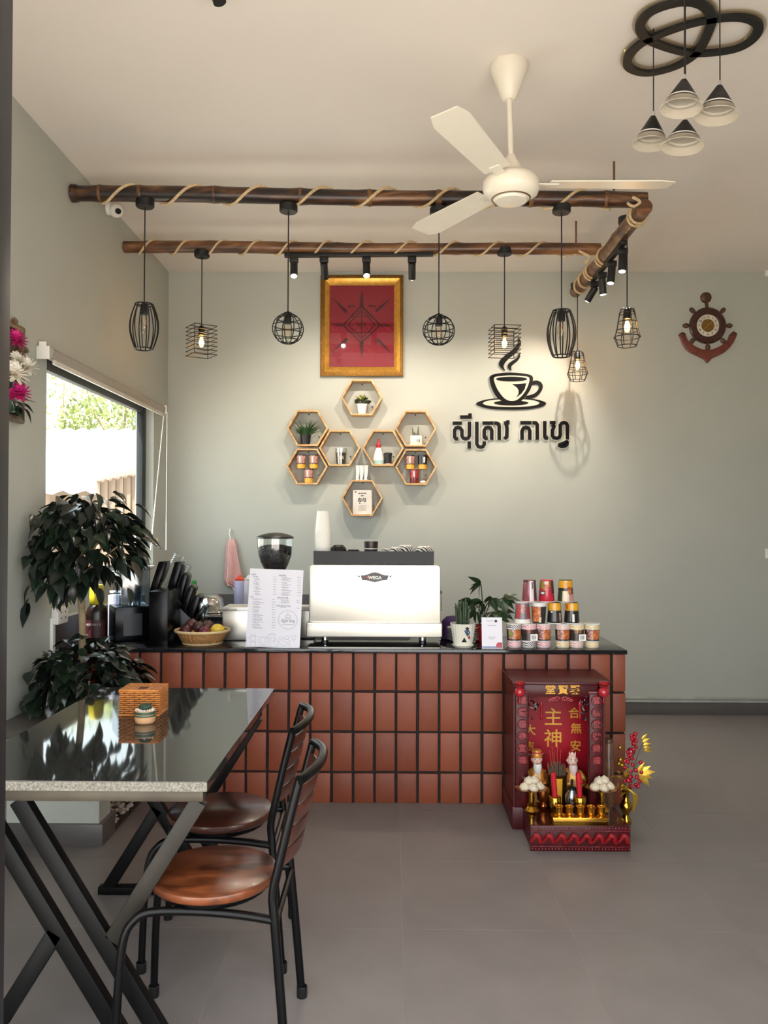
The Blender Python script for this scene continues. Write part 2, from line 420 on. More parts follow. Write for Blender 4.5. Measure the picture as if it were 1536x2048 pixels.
for i in range(n):
    t0, t1 = i/n, (i+.94)/n
    x0 = a.x+(b_.x-a.x)*t0; x1 = a.x+(b_.x-a.x)*t1; z0 = a.z+(b_.z-a.z)*t0
    mk('fence_sheet', B().mm((x0, 9+.02*(i % 2), -.1), (x1, 9.03+.02*(i % 2), z0)), corr2, fn)
mk('top_rail', B().bar((a.x, 8.97, a.z+.02), (b_.x, 8.97, b_.z+.02), .06, .05), mat('rail', '#a08368', .6), fn)
lf_out = [mat('sunlit leaf %d' % i, c, .5, var=.2, scale=2) for i, c in enumerate(['#7f8a3e', '#94984a', '#6f7d3a'])]
for ti, (tx, ty, tz, rr, lab) in enumerate([(-10.9, 27, 5.3, 2.2, 'sunlit tree with yellow green crown above the shed roof, the taller one'), (-6.9, 21, 4.0, 1.35, 'small sunlit tree above the shed roof next to the window frame')]):
    t_ = thing('garden_tree', (tx, ty, -.1), lab, 'tree')
    mk('trunk', B().tube([(tx, ty, -.1), (tx+.1, ty, 2.5), (tx, ty, tz)], [.18, .12, .05], 8), M_['bark'], t_)
    for k in range(5):
        a_ = k*1.26; mk('branch', B().tube([(tx, ty, 2.6+.2*k), (tx+math.cos(a_)*rr*.7, ty+math.sin(a_)*rr*.5, tz-.2+.2*k)], [.06, .02], 6), M_['bark'], t_)
    for q in range(3):
        b = B()
        for k in range(900):
            d = V((random.gauss(0, 1), random.gauss(0, 1), random.gauss(0, 1))).normalized() * rr * random.uniform(.5, 1)**.6
            c = V((tx, ty, tz)) + V((d.x*1.2, d.y, d.z*.75)); u = V((random.gauss(0, 1), random.gauss(0, 1), random.gauss(0, 1))).normalized(); v2 = u.orthogonal().normalized()
            l = random.uniform(.05, .11); b.add([c-u*l, c+v2*l*.4, c+u*l, c-v2*l*.4], [(0, 1, 2, 3)])
        mk('foliage', b, lf_out[q], t_, kind='stuff', flat=True)

# ================================================================ counter
CY = 4.303
ct = thing('service_counter', (0, CY+.2, 0), 'low counter clad in terracotta tiles with thick black joints', 'counter')
CRX = P(1250, 1450, CY).x
mk('counter_core', B().mm((WX+.002, CY+.006, 0), (CRX-.004, 4.78, .777)), M_['mortar'], ct)
j0 = P(663.4, 1450, CY).x; pitch = 42.76*px(CY); top = .777
zj = [P(780, y, CY).z for y in (1382.9, 1463.6, 1544.3)]
rows = [(zj[0], top), (zj[1], zj[0]), (zj[2], zj[1]), (0, zj[2])]
k0 = int((WX - j0)/pitch) - 1; jw = .0125
tcache = {}
for k in range(k0, 40):
    xa, xb = j0 + k*pitch, j0 + (k+1)*pitch
    xa = max(xa, WX+.003); xb = min(xb, CRX + jw/2)
    if xb - xa < .03: continue
    for r, (za, zb) in enumerate(rows):
        a0 = za + (jw*.45 if r < 3 else 0); b0 = zb - (jw*.45 if r else .001)
        wd, hh = xb - xa - jw, b0 - a0
        var = random.randrange(5)
        key = (round(wd, 3), r, var)
        if key not in tcache:
            b = B().box((0, 0, 0), (wd, .016, hh))
            tcache[key] = mesh(b, M_['terra'][var], bevel=.003, seg=2, name='tile')
        place('tile', tcache[key], ct, ((xa+xb)/2 + random.uniform(-.0012, .0012), CY + .003 + random.uniform(-.001, .001), (a0+b0)/2 + random.uniform(-.001, .001)),
              Matrix.Rotation(random.uniform(-.006, .006), 3, 'Y'))
for k in range(4):       # end face of the counter
    for r, (za, zb) in enumerate(rows):
        ya = CY + .012 + k*.117; key = ('e', r, k)
        mk('tile', B().mm((CRX-.006, ya, za+.006), (CRX+.006, ya+.105, zb-.006)), M_['terra'][(k+r) % 5], ct, bevel=.003)
mk('worktop', B().mm((WX+.002, 4.275, .778), (P(1255, 1302, 4.275).x, 4.80, .80)), M_['granite'], label='polished black granite worktop on the terracotta counter', cat='worktop', bevel=.003)
# back counter along the rear wall
bc = thing('back_counter', (-.8, 6.05, 0), 'dark back counter against the rear wall behind the coffee machine', 'counter')
mk('cabinet_body', B().mm((WX+.003, 5.76, 0), (.12, WY-.003, .775)), mat('dark cabinet', '#2c2a2b', .5), bc)
mk('counter_top', B().mm((WX+.002, 5.74, .776), (.14, WY-.002, .80)), M_['granite'], bc, bevel=.003)
mk('backsplash', B().mm((WX+.002, WY-.016, .80), (.14, WY-.001, .905)), mat('grey stone', '#5d5b5b', .3, var=.1, scale=80), bc)
# panel on the left wall beside the counter
sp = thing('wall_backsplash', (WX+.01, 4.5, .8), 'dark stone backsplash with pale edge trim on side wall below the socket', 'backsplash')
mk('stone_panel', B().mm((WX+.001, 4.20, .801), (WX+.014, 5.73, .952)), mat('dark stone', '#3b3836', .3, var=.15, scale=90), sp)
mk('edge_trim', B().mm((WX+.001, 4.17, .70), (WX+.016, 4.20, .965)).mm((WX+.001, 4.20, .952), (WX+.016, 5.73, .962)), M_['white'], sp)
so = thing('wall_socket', tuple(PX(128, 1235, WX+.02)), 'white double power socket box on side wall above the backsplash', 'socket')
s0 = PX(113, 1250, WX+.03); s1 = PX(143, 1216, WX+.03)
mk('socket_box', B().mm((WX+.001, s0.y, s0.z), (WX+.04, s0.y+.13, s0.z+.085)), M_['white'], so, bevel=.006)
for dz in (.03, .06):
    mk('socket_hole', B().mm((WX+.0395, s0.y+.03, s0.z+dz-.004), (WX+.041, s0.y+.04, s0.z+dz+.004)).mm((WX+.0395, s0.y+.085, s0.z+dz-.004), (WX+.041, s0.y+.095, s0.z+dz+.004)), M_['black'], so)

# ================================================================ planter wall, pebbles
pw = thing('planter_wall', (-1.5, 3.79, 0), 'low white plastered wall with grey tile ledge and skirting', 'low wall')
mk('wall_core', B().mm((WX+.001, 3.715, 0), (-1.315, 3.86, .53)), M_['plaster'], pw)
mk('skirting', B().mm((WX+.001, 3.70, 0), (-1.295, 3.875, .098)), M_['skirt'], pw, bevel=.002)
mk('ledge', B().mm((WX+.001, 3.38, .53), (-1.29, 3.88, .56)), M_['skirt'], pw, bevel=.003)
mk('pebble_bed', B().mm((WX+.003, 3.88, 0), (-1.30, 4.295, .012)), M_['soil'], label='strip of soil along the wall under the pebbles', cat='planting bed')
pm = [mesh(B().sph((0, 0, 0), 1, 10, 7, (1, .8, .6)), M_['pebble'], name='pebble') for _ in range(1)]
n = 0
for i in range(110):
    x = -1.31 - .012 - random.random()**1.4*.20; y = random.uniform(3.90, 4.27); r = random.uniform(.011, .019)
    lvl = random.choice((0, 1)) if x < -1.335 else 0
    o = place('pebble', pm[0], None, (x, y, .012 + r*.55 + lvl*.016), Matrix.Rotation(random.uniform(0, 6), 3, 'Z') @ Matrix.Rotation(random.uniform(-.4, .4), 3, 'X'), r)
    tag(o, 'pale rounded pebble in the bed beside the planter wall', 'pebble', 'white pebbles in the planting bed')

# ================================================================ plants
def leaf_mesh(L, W, droop, fold, m):
    n = 6; vs = []; fs = []
    for i in range(n+1):
        t = i/n; wd = W*math.sin(PI*min(1, t*1.02)**.8)*(1-.25*t) if 0 < t < 1 else 0.0006
        z = -droop*t*t; zz = fold*wd
        vs += [(t*L, -wd/2, z+zz), (t*L, 0, z), (t*L, wd/2, z+zz)]
    for i in range(n):
        a = i*3; fs += [(a, a+3, a+4, a+1), (a+1, a+4, a+5, a+2)]
    return mesh(B().add(vs, fs), m, sharp=80, name='leaf')
def leafrot(d, roll=0.0):
    d = d.normalized(); up = V((0, 0, 1))
    y = up.cross(d); y = y.normalized() if y.length > 1e-4 else V((0, 1, 0)); z = d.cross(y)
    return Matrix((d, y, z)).transposed() @ Matrix.Rotation(roll, 3, 'X')
lv = [leaf_mesh(L, W, d, f, M_['leaf'][i % 4]) for i, (L, W, d, f) in enumerate([(.105, .060, .02, .18), (.095, .054, .03, .25), (.11, .064, .012, .12), (.09, .058, .025, .3), (.10, .055, .035, .2), (.085, .05, .015, .22)])]
tr = thing('potted_tree', (-1.495, 3.99, 0), 'small tree with bare pale trunk and dark glossy crown in front of the window', 'tree')
tb = P(165, 1250, 3.99); tt = P(160, 1160, 3.97)
mk('trunk', B().tube(catmull([(tb.x, 4.0, .02), (tb.x-.005, 4.0, .5), (tb.x, 3.99, tb.z), (tt.x-.002, 3.97, tt.z), (tt.x+.01, 3.95, tt.z+.16)], 5), .017, 10), M_['bark'], tr)
cc = V((-1.475, 3.93, 1.355))
for k in range(9):
    a_ = k*2.4; e = cc + V((math.cos(a_)*.16, math.sin(a_)*.15, -.02+.02*k))
    mk('branch', B().tube(catmull([(tt.x, 3.97, tt.z+.02+.012*k), (cc.x+math.cos(a_)*.07, cc.y+math.sin(a_)*.07, tt.z+.09+.012*k), tuple(e)], 4), [.006]*5+[.005]*3+[.004], 6), M_['bark'], tr)
k = 0
while k < 290:
    d = V((random.gauss(0, 1), random.gauss(0, 1), random.gauss(0, 1))).normalized()
    rr = random.uniform(.35, 1.0)**.5
    if d.z < -.3 and random.random() < .4: continue
    p = cc + V((d.x*.265, d.y*.25, d.z*.245))*rr
    if d.z < 0: p.z -= .05*abs(d.x)*(1 if d.x < 0 else .2)
    if d.x > .25 and d.z < -.35: continue
    if p.x < WX + .05: continue
    dirv = V((d.x, d.y, d.z*.3 - random.uniform(.25, .85))) + V((random.uniform(-.35, .35), random.uniform(-.35, .35), 0))
    if dirv.x < 0 and p.x < WX + .12: dirv.x = abs(dirv.x)*.2
    place('leaf', random.choice(lv), tr, p, leafrot(dirv, random.uniform(-.6, .6)), random.uniform(.8, 1.2)); k += 1
for (x, y, dx) in ((270, 1010, 1), (275, 1060, 1), (283, 1075, 1), (60, 1170, -.3), (48, 1195, -.2), (40, 1205, -.2), (225, 985, .8), (190, 985, .4), (110, 1180, .1), (255, 1175, .3), (262, 1120, .5)):
    p = P(x, y, 3.84); p.x = max(p.x, WX+.04)
    place('leaf', random.choice(lv), tr, p, leafrot(V((dx, -.2, -.8 if dx < .6 else -.35)), random.uniform(-.4, .4)), 1.1)
def loose_leaves(n, fn, par, L, W, m):
    b = B(); proto = leaf_mesh(L, W, .02, .2, m); pv = [v_.co.copy() for v_ in proto.vertices]; pf_ = [tuple(p.vertices) for p in proto.polygons]; k = 0
    while k < n:
        r_ = fn()
        if r_ is None: continue
        p, dv = r_; R_ = leafrot(dv, random.uniform(-.6, .6)); sc__ = random.uniform(.75, 1.1)
        b.add([p + R_ @ (q*sc__) for q in pv], pf_); k += 1
    mk('foliage', b, m, par, kind='stuff', sharp=80)
def crown_leaf():
    d = V((random.gauss(0, 1), random.gauss(0, 1), random.gauss(0, 1))).normalized(); rr = random.uniform(.15, .95)**.5
    p = cc + V((d.x*.265, d.y*.24, d.z*.235))*rr
    if p.x < WX + .06: return None
    dv = V((d.x, d.y, d.z*.3 - random.uniform(.2, 1.0)))
    if dv.x < 0 and p.x < WX + .13: dv.x = .1
    return p, dv
loose_leaves(240, crown_leaf, tr, .085, .05, M_['leaf'][2])
sh = thing('leafy_shrub', (-1.5, 4.06, 0), 'low dense dark leafy shrub growing beneath the small tree', 'shrub')
s_c = V((-1.475, 3.93, .735))
for k in range(12):
    a_ = k*2.4; mk('stem', B().tube(catmull([(-1.49+.03*math.cos(a_), 4.05+.03*math.sin(a_), .01), (s_c.x+.06*math.cos(a_), s_c.y+.06*math.sin(a_)+.05, .45), (s_c.x+.2*math.cos(a_), s_c.y+.16*math.sin(a_), .72)], 4), .005, 6), M_['bark'], sh)
lv2 = [leaf_mesh(L, W, d, f, M_['leaf'][(i+1) % 4]) for i, (L, W, d, f) in enumerate([(.088, .056, .015, .15), (.078, .05, .02, .2), (.092, .058, .01, .1), (.072, .048, .02, .25)])]
k = 0
while k < 290:
    d = V((random.gauss(0, 1), random.gauss(0, 1), random.gauss(0, 1))).normalized()
    rr = random.uniform(.4, 1.0)**.5
    p = s_c + V((d.x*.30, d.y*.24, d.z*.17))*rr
    p.z -= .10*abs(d.x)*rr*(1 if d.x < 0 else .6)
    if p.x < WX + .05 or (p.z < .60 and p.y < 3.9): continue
    dirv = V((d.x, d.y, d.z*.4 - random.uniform(.1, .8))) + V((random.uniform(-.5, .5), random.uniform(-.5, .5), 0))
    if dirv.x < 0 and p.x < WX + .11: dirv.x = abs(dirv.x)*.2
    place('leaf', random.choice(lv2), sh, p, leafrot(dirv, random.uniform(-.6, .6)), random.uniform(.8, 1.15)); k += 1

def shrub_leaf():
    d = V((random.gauss(0, 1), random.gauss(0, 1), random.gauss(0, 1))).normalized(); rr = random.uniform(.1, 1.0)**.5
    p = s_c + V((d.x*.31, d.y*.24, d.z*.17-.03))*rr
    if p.x < WX + .06 or (p.z < .60 and p.y < 3.9) or p.y > 4.24: return None
    dv = V((d.x, d.y, d.z*.4 - random.uniform(.1, .7)))
    if dv.x < 0 and p.x < WX + .12: dv.x = .1
    return p, dv
loose_leaves(300, shrub_leaf, sh, .078, .05, M_['leaf'][0])

# ================================================================ table
TX0, TX1, TY0, TY1, TH = -1.232, -.500, 2.235, 3.50, .75
tbl = thing('granite_table', (-.866, 2.87, 0), 'dining table with dark polished granite top and crossed steel bar legs', 'table')
tp = mk('tabletop', B().mm((TX0, TY0+.001, TH-.026), (TX1, TY1, TH)), M_['granite2'], tbl)
mk('rough_edge', B().mm((TX0, TY0-.001, TH-.026), (TX1, TY0+.004, TH-.0015)), M_['granite_edge'], tp)
mk('rough_edge', B().mm((TX1-.003, TY0, TH-.026), (TX1+.001, TY1, TH-.0015)), M_['granite2'], tp)
steel_t = mat('dark steel bar', '#0b0b0b', 0.42, var=0.2, scale=8, spec=0.16)
steel_w = mat('raw steel rail', '#453f35', 0.45, metal=0.5, var=0.2, scale=9)
fr0, fr1, ff0, ff1 = TX0+.03, TX1-.012, TY0+.03, TY1-.26
mk('rail', B().mm((fr0, ff0-.02, TH-.058), (fr1, ff0+.02, TH-.027)), steel_w, tbl, bevel=.002)
mk('rail', B().mm((fr0, ff1-.02, TH-.058), (fr1, ff1+.02, TH-.027)), steel_t, tbl, bevel=.002)
mk('rail', B().mm((fr0, ff0+.02, TH-.058), (fr0+.04, ff1-.02, TH-.027)), steel_t, tbl, bevel=.002)
mk('rail', B().mm((fr1-.04, ff0+.02, TH-.058), (fr1, ff1-.02, TH-.027)), steel_t, tbl, bevel=.002)
tcx = (fr0+fr1)/2
for yy, nm in ((ff0, 0), (ff1, 1)):
    zt = TH-.058; c0_ = tcx+.868
    def leg(p, q, m): mk('leg', B().bar((c0_+p[0], yy, p[1]), (c0_+q[0], yy, q[1]), .046, .036, (0, 1, 0)), m, tbl, bevel=.003)
    # two parallel diagonals, each with a half bar welded on
    leg((-1.033, zt), (-.605, .002), steel_t)
    leg((-1.145, zt), (-.717, .002), steel_t)
    leg((-.537, zt), (-.772, .312), mat('grey steel bar', '#2b2823', .45, metal=.3, var=.2, scale=8, spec=.3) if nm == 0 else steel_t)
    leg((-.925, .335), (-1.132, .002), steel_t)
    mk('foot_bar', B().mm((c0_-1.155, yy-.02, 0), (c0_-.58, yy+.02, .030)), steel_t, tbl, bevel=.003)

# ================================================================ chairs
def chair(label, seatmat):
    c = thing('dining_chair', (0, 0, 0), label, 'chair', 'round-seated dining chairs at the granite table')
    mk('seat', B().lathe([(0, .436), (.168, .436), (.176, .442), (.180, .452), (.178, .462), (.170, .466), (0, .466)], (0, 0, 0), 48), seatmat, c, sharp=50)
    mk('seat_ring', B().tube([(.145*math.cos(a), .145*math.sin(a), .425) for a in [2*PI*i/32 for i in range(32)]], .010, 8, closed=True), M_['steel_bl'], c)
    for s in (-1, 1):
        l = mk('leg', B().tube(catmull([(.232, s*.185, 0), (.215, s*.178, .2), (.197, s*.172, .40), (.192, s*.170, .47), (.206, s*.170, .54), (.238, s*.170, .68), (.262, s*.170, .775)], 6), .0125, 12), M_['steel_bl'], c)
        mk('foot_cap', B().lathe([(.0155, 0), (.0165, .004), (.0165, .032), (.0145, .034), (.0145, .0)], (.232, s*.185, 0), 14), M_['black'], l)
        l = mk('leg', B().tube(catmull([(-.222, s*.18, 0), (-.216, s*.175, .2), (-.205, s*.168, .34), (-.180, s*.160, .392), (-.135, s*.152, .412), (-.02, s*.146, .412), (.10, s*.155, .408), (.196, s*.172, .402)], 6), .0115, 12), M_['steel_bl'], c)
        mk('foot_cap', B().lathe([(.0155, 0), (.0165, .004), (.0165, .032), (.0145, .034), (.0145, .0)], (-.222, s*.18, 0), 14), M_['black'], l)
    mk('stretcher', B().tube([(.2, -.172, .395), (.2, .172, .395)], .009, 8), M_['steel_bl'], c)
    mk('top_rail', B().tube(catmull([(.262, -.186, .775), (.275, -.165, .778), (.300, -.09, .783), (.308, 0, .785), (.300, .09, .783), (.275, .165, .778), (.262, .186, .775)], 5), .0135, 12), M_['steel_bl'], c)
    for q in range(4):
        z0 = .535 + q*.056; b = B(); vs = []; n = 10
        for i in range(n+1):
            t = -1 + 2*i/n; y = t*.166
            for zz, in ((z0,), (z0+.048,)):
                x = .206 + (zz-.54)*.235 + .038*(1-t*t)
                vs += [(x-.005, y, zz), (x+.006, y, zz)]
        fs = []
        for i in range(n):
            a = i*4; d = a+4
            fs += [(a, a+2, d+2, d), (a+1, d+1, d+3, a+3), (a, d, d+1, a+1), (a+2, a+3, d+3, d+2)]
        fs += [(0, 1, 3, 2), (n*4, n*4+2, n*4+3, n*4+1)]
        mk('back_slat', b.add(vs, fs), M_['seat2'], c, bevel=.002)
    return c
ch1 = chair('round-seated wooden chair nearest the camera, bright reddish seat, at the granite table', M_['seat'])
ch1.location = (-.505, 2.36, 0)
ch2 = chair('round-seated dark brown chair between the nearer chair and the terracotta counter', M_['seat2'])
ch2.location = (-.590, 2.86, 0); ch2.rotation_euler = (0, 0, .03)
# ================================================================ ceiling beams, rope, pendants
def bpt(x, y, Y): return P(x, y, Y)
def bamboo(p0, p1, r, nodes):
    """a bamboo pole with swollen nodes"""
    pts = []; rs = []; p0 = V(p0); p1 = V(p1); n = 60
    for i in range(n+1):
        t = i/n; q = p0.lerp(p1, t); bulge = 0
        for nd in nodes: bulge = max(bulge, math.exp(-((t-nd)/.009)**2))
        pts.append(q + V((0, 0, .004*math.sin(t*9)))); rs.append(r*(1+.10*bulge+.03*math.sin(t*7)))
    return B().tube(pts, rs, 18)
def helix(p0, p1, r, spans, rr, seed=0):
    """rope wound around the pole; spans = (t0, t1, turns, phase)"""
    b = B(); p0 = V(p0); p1 = V(p1); ax = (p1-p0).normalized(); u = V((0, 0, 1)); u = (u-ax*u.dot(ax)).normalized(); w_ = ax.cross(u)
    for (t0, t1, turns, ph) in spans:
        pts = []; n = int(turns*18)+2
        for i in range(n+1):
            s_ = i/n; a = ph - 2*PI*turns*s_
            pts.append(p0.lerp(p1, t0+(t1-t0)*s_) + (u*math.cos(a)+w_*math.sin(a))*(r+rr*.8))
        b.tube(pts, rr, 7)
    return b
BY1, BY2, BZ = 4.40, 5.27, 3.205
f0 = PX(135, 387, WX); f0 = V((WX+.004, BY1, P(140, 387, BY1).z)); f1 = P(1292, 401, BY1)
r0 = V((WX+.004, BY2, P(245, 494, BY2).z)); r1 = P(1200, 499, BY2)
bm1 = thing('bamboo_pole', tuple(f0), 'long smoked bamboo pole with jute rope, the one nearer the ceiling fan', 'bamboo pole', 'bamboo poles hung under the ceiling')
mk('pole', bamboo(f0, f1, .041, [.05, .12, .25, .40, .52, .64, .80, .93]), M_['bamboo'], bm1, sharp=60)
mk('rope', helix(f0, f1, .042, [(.05, .94, 8, 3.6)], .008), M_['rope'], bm1)
mk('hanger_rod', B().cyl((P(1228, 360, BY1).x, BY1, BZ+.03), (P(1228, 360, BY1).x, BY1, CH), .006), mat('rust rod', '#6b4a38', .7), bm1)
for nd in (.05, .12, .25, .40, .52, .64, .80, .93):
    q_ = V(f0).lerp(V(f1), nd); mk('node', B().tube([q_+V((-.016, 0, .004*math.sin(nd*9))), q_+V((-.004, 0, .004*math.sin(nd*9))), q_+V((.004, 0, .004*math.sin(nd*9))), q_+V((.018, 0, .004*math.sin(nd*9)))], [.0415, .0462, .0462, .0415], 18, cap=False), M_['bamboo_node'], bm1, sharp=60)
mk('node_band', B().cyl(V(f0)+V((0, 0, 0)), V(f0)+V((.03, 0, 0)), .048, .046, 18), M_['bamboo'], bm1)
bm2 = thing('bamboo_pole', tuple(r0), 'bamboo pole with rope carrying the black track, nearer the back wall', 'bamboo pole', 'bamboo poles hung under the ceiling')
mk('pole', bamboo(r0, r1, .037, [.06, .18, .31, .45, .58, .70, .86]), M_['bamboo2'], bm2, sharp=60)
mk('rope', helix(r0, r1, .038, [(.03, .47, 6, 3.2)], .007), M_['rope'], bm2)
mk('rope', helix(r0, r1, .038, [(.47, .93, 5, 3.2)], .007), M_['rope'], bm2)
mk('hanger_rod', B().cyl((P(1152, 470, BY2).x, BY2, BZ+.03), (P(1152, 470, BY2).x, BY2, CH), .006), mat('rust rod2', '#6b4a38', .7), bm2)
c0 = V((f1.x-.02, 4.36, BZ-.075)); c1 = V((f1.x+.005, 6.12, BZ-.03))
bm3 = thing('bamboo_pole', tuple(c0), 'short bamboo pole running towards the back wall, tied under the two long poles', 'bamboo pole', 'bamboo poles hung under the ceiling')
mk('pole', bamboo(c0, c1, .043, [.1, .3, .52, .74, .93]), M_['bamboo2'], bm3, sharp=60)
for sp_ in ((.05, .10, 2, 0), (.48, .54, 2, 0), (.66, .72, 2, 1), (.78, .97, 2.2, 0)): mk('rope', helix(c0, c1, .044, [sp_], .008), M_['rope'], bm3)
mk('rope_knot', B().tube(catmull([V((c0.x-.05, 4.40, BZ-.03)), V((c0.x-.085, 4.37, BZ-.05)), V((c0.x-.06, 4.35, BZ-.075)), V((c0.x-.03, 4.34, BZ-.055)), V((c0.x-.07, 4.34, BZ-.03))], 5), .008, 7), M_['rope'], bm3)
mk('rope_tail', B().tube(catmull([V((c0.x-.16, 5.26, BZ+.0)), V((c0.x-.12, 5.22, BZ-.04)), V((c0.x-.09, 5.2, BZ-.07)), V((c0.x-.12, 5.2, BZ-.11))], 5), .008, 7), M_['rope'], bm3)

bulb_glass = clear('bulb glass', (.97, .95, .9), .06)
fil_off = mat('bulb filament unlit', '#c9995c', .4, metal=.3)
fil_on = mat('glowing filament', '#ffd59a', .5, emit='#ffb45a', estr=120)
glow_core = mat('glowing bulb core', '#ffe2b0', .5, emit='#ffb860', estr=22)
def ring(r, z, wr, n=24, sq=None):
    if sq: return B().tube([(sq*a, sq*b, z) for a, b in ((1, 1), (-1, 1), (-1, -1), (1, -1))], wr, 5, closed=True)
    return B().tube([(r*math.cos(2*PI*i/n), r*math.sin(2*PI*i/n), z) for i in range(n)], wr, 5, closed=True)
def join(*bs):
    o = B()
    for b in bs: o.add(b.v, b.f)
    return o
def pendant(label, x, ycan, ytop, ybot, Y, kind, width, lit, yaw=0.0):
    """x, y.. in photo pixels; Y distance. builds canopy, cord, socket, cage, bulb"""
    top = P(x, ycan, Y); zt = P(x, ytop, Y).z; zb = P(x, ybot, Y).z; X = top.x; c = V((X, Y, 0))
    t = thing('pendant_lamp', (X, Y, top.z), label, 'pendant lamp', 'black wire cage pendant lamps on the bamboo poles')
    can = top.z + (.01 if Y < 4.6 else .006)
    mk('canopy', B().lathe([(0, can-.028), (.044, can-.028), (.049, can-.022), (.049, can+.012), (0, can+.012)], c, 24), M_['matte_black'], t)
    mk('cord', B().cyl((X, Y, can-.02), (X, Y, zt), .0035, n=8), M_['matte_black'], t)
    sk = .055
    mk('socket', B().lathe([(0, zt+.012), (.006, zt+.012), (.018, zt), (.020, zt-.004), (.020, zt-sk), (.016, zt-sk), (0, zt-sk)], c, 16), M_['matte_black'], t)
    g = B(); wr = .0028; H = zt - zb
    if kind == 'barrel':
        for i in range(12):
            a = 2*PI*i/12+.13
            pts = [(width/2*(.52+.48*math.sin(PI*(.06+.88*s/8)))*math.cos(a), width/2*(.52+.48*math.sin(PI*(.06+.88*s/8)))*math.sin(a), -H*s/8) for s in range(9)]
            g.tube(pts, .0036, 6)
        r_ = width/2*(.52+.48*math.sin(PI*.06))
        g = join(g, ring(r_, 0, .0036), ring(r_, -H, .0036), B().bar((-r_, 0, 0), (r_, 0, 0), .005, .004))
    elif kind == 'globe':
        R = width/2
        for i in range(5):
            a = PI*i/5
            g.tube([(R*math.sin(q)*math.cos(a), R*math.sin(q)*math.sin(a), -H/2+R*math.cos(q)*H/width) for q in [2*PI*s/28 for s in range(28)] ][0:28], wr, 5, closed=True)
        for lt_ in (-.75, -.3, .2, .65): g = join(g, ring(R*math.sqrt(1-lt_*lt_), -H/2+lt_*H/2, wr))
        g = join(g, ring(.022, 0, .003))
    elif kind == 'square':
        R = width/2
        for i in range(8): g = join(g, ring(0, -H*i/7, wr, sq=R))
        for a, b in ((1, 1), (-1, -1)): g.cyl((a*R, b*R, 0), (a*R, b*R, -H), wr, n=5)
        g.bar((-R, 0, 0), (R, 0, 0), .005, .004)
    else:  # lantern: tapered drop cage
        prof = [(.52, 0), (.60, -.10), (.72, -.35), (.84, -.58), (1.0, -.76), (.72, -1.0)]
        R = width/2
        for i in range(8):
            a = 2*PI*i/8+.2
            g.tube([(R*r_*math.cos(a), R*r_*math.sin(a), z*H) for r_, z in [(.25, .03)]+prof], wr, 5)
        for r_, z in prof[1:]: g = join(g, ring(R*r_, z*H, wr, 16))
    mk('cage', g.xf(T((X, Y, zt)) @ Matrix.Rotation(yaw, 4, 'Z')), M_['matte_black'], t, sharp=60)
    zb0 = zt - sk; bl = .075 if lit else .095
    prof = [(.011, 0), (.013, -.012), (.022, -.034), (.026, -.052), (.022, -.070), (.012, -.080), (.003, -.084), (0, -.084)]
    if not lit: prof = [(r_, z*1.2) for r_, z in prof]
    bu = mk('bulb', B().lathe([(r_, zb0+z) for r_, z in prof], c, 20), bulb_glass, t, sharp=60)
    fb_ = B()
    for i in range(4):
        a = i*PI/2; fb_.tube([(X+.004*math.cos(a), Y+.004*math.sin(a), zb0-.012), (X+.011*math.cos(a), Y+.011*math.sin(a), zb0-.035), (X+.008*math.cos(a+.5), Y+.008*math.sin(a+.5), zb0-.062)], .0014 if lit else .0010, 5)
    mk('filament', fb_, fil_on if lit else fil_off, bu)
    if lit:
        ld = bpy.data.lights.new('bulb_light', 'POINT'); ld.energy = LAMP_W; ld.color = (1, .70, .40); ld.shadow_soft_size = .012
        lo = bpy.data.objects.new('bulb_light', ld); C.objects.link(lo); lo.parent = t; lo.location = V((0, 0, zb0-.045 - top.z))
        mk('bulb_core', B().sph((X, Y, zb0-.045), .0165, 12, 10, (1, 1, 1.45)), glow_core, bu)
    return t
LAMP_W = 4.0
BYf = BY1 - .0
pendant('unlit barrel cage pendant nearest the window wall, on the front bamboo pole', 290, 408, 609, 698, BYf, 'barrel', 57*px(BYf), False)
pendant('unlit globe cage pendant, second from the window wall on the front pole', 577, 418, 627, 688, BYf, 'globe', 62*px(BYf), False, .2)
pendant('unlit globe cage pendant right of the red gold-framed picture', 878, 425, 631, 690, BYf, 'globe', 64*px(BYf), False, .1)
pendant('unlit barrel cage pendant just above the cup logo handle', 1123, 420, 622, 712, BYf, 'barrel', 57*px(BYf), False, .1)
pendant('lit square lattice cage pendant left of the red picture', 404, 508, 654, 711, BY2, 'square', 45*px(BY2)*1.05, True, .62)
pendant('lit square lattice cage pendant over the cup logo steam', 1009, 503, 656, 711, BY2, 'square', 53*px(BY2), True, .12)
pendant('larger lit drop-shaped cage pendant nearest the ship wheel clock', 1254, 441, 619, 692, 4.72, 'lantern', 52*px(4.72), True)
pendant('smaller lit drop-shaped cage pendant close to the back wall beside the cup logo', 1155, 572, 704, 761, 6.0, 'lantern', 41*px(6.0), True, .1)

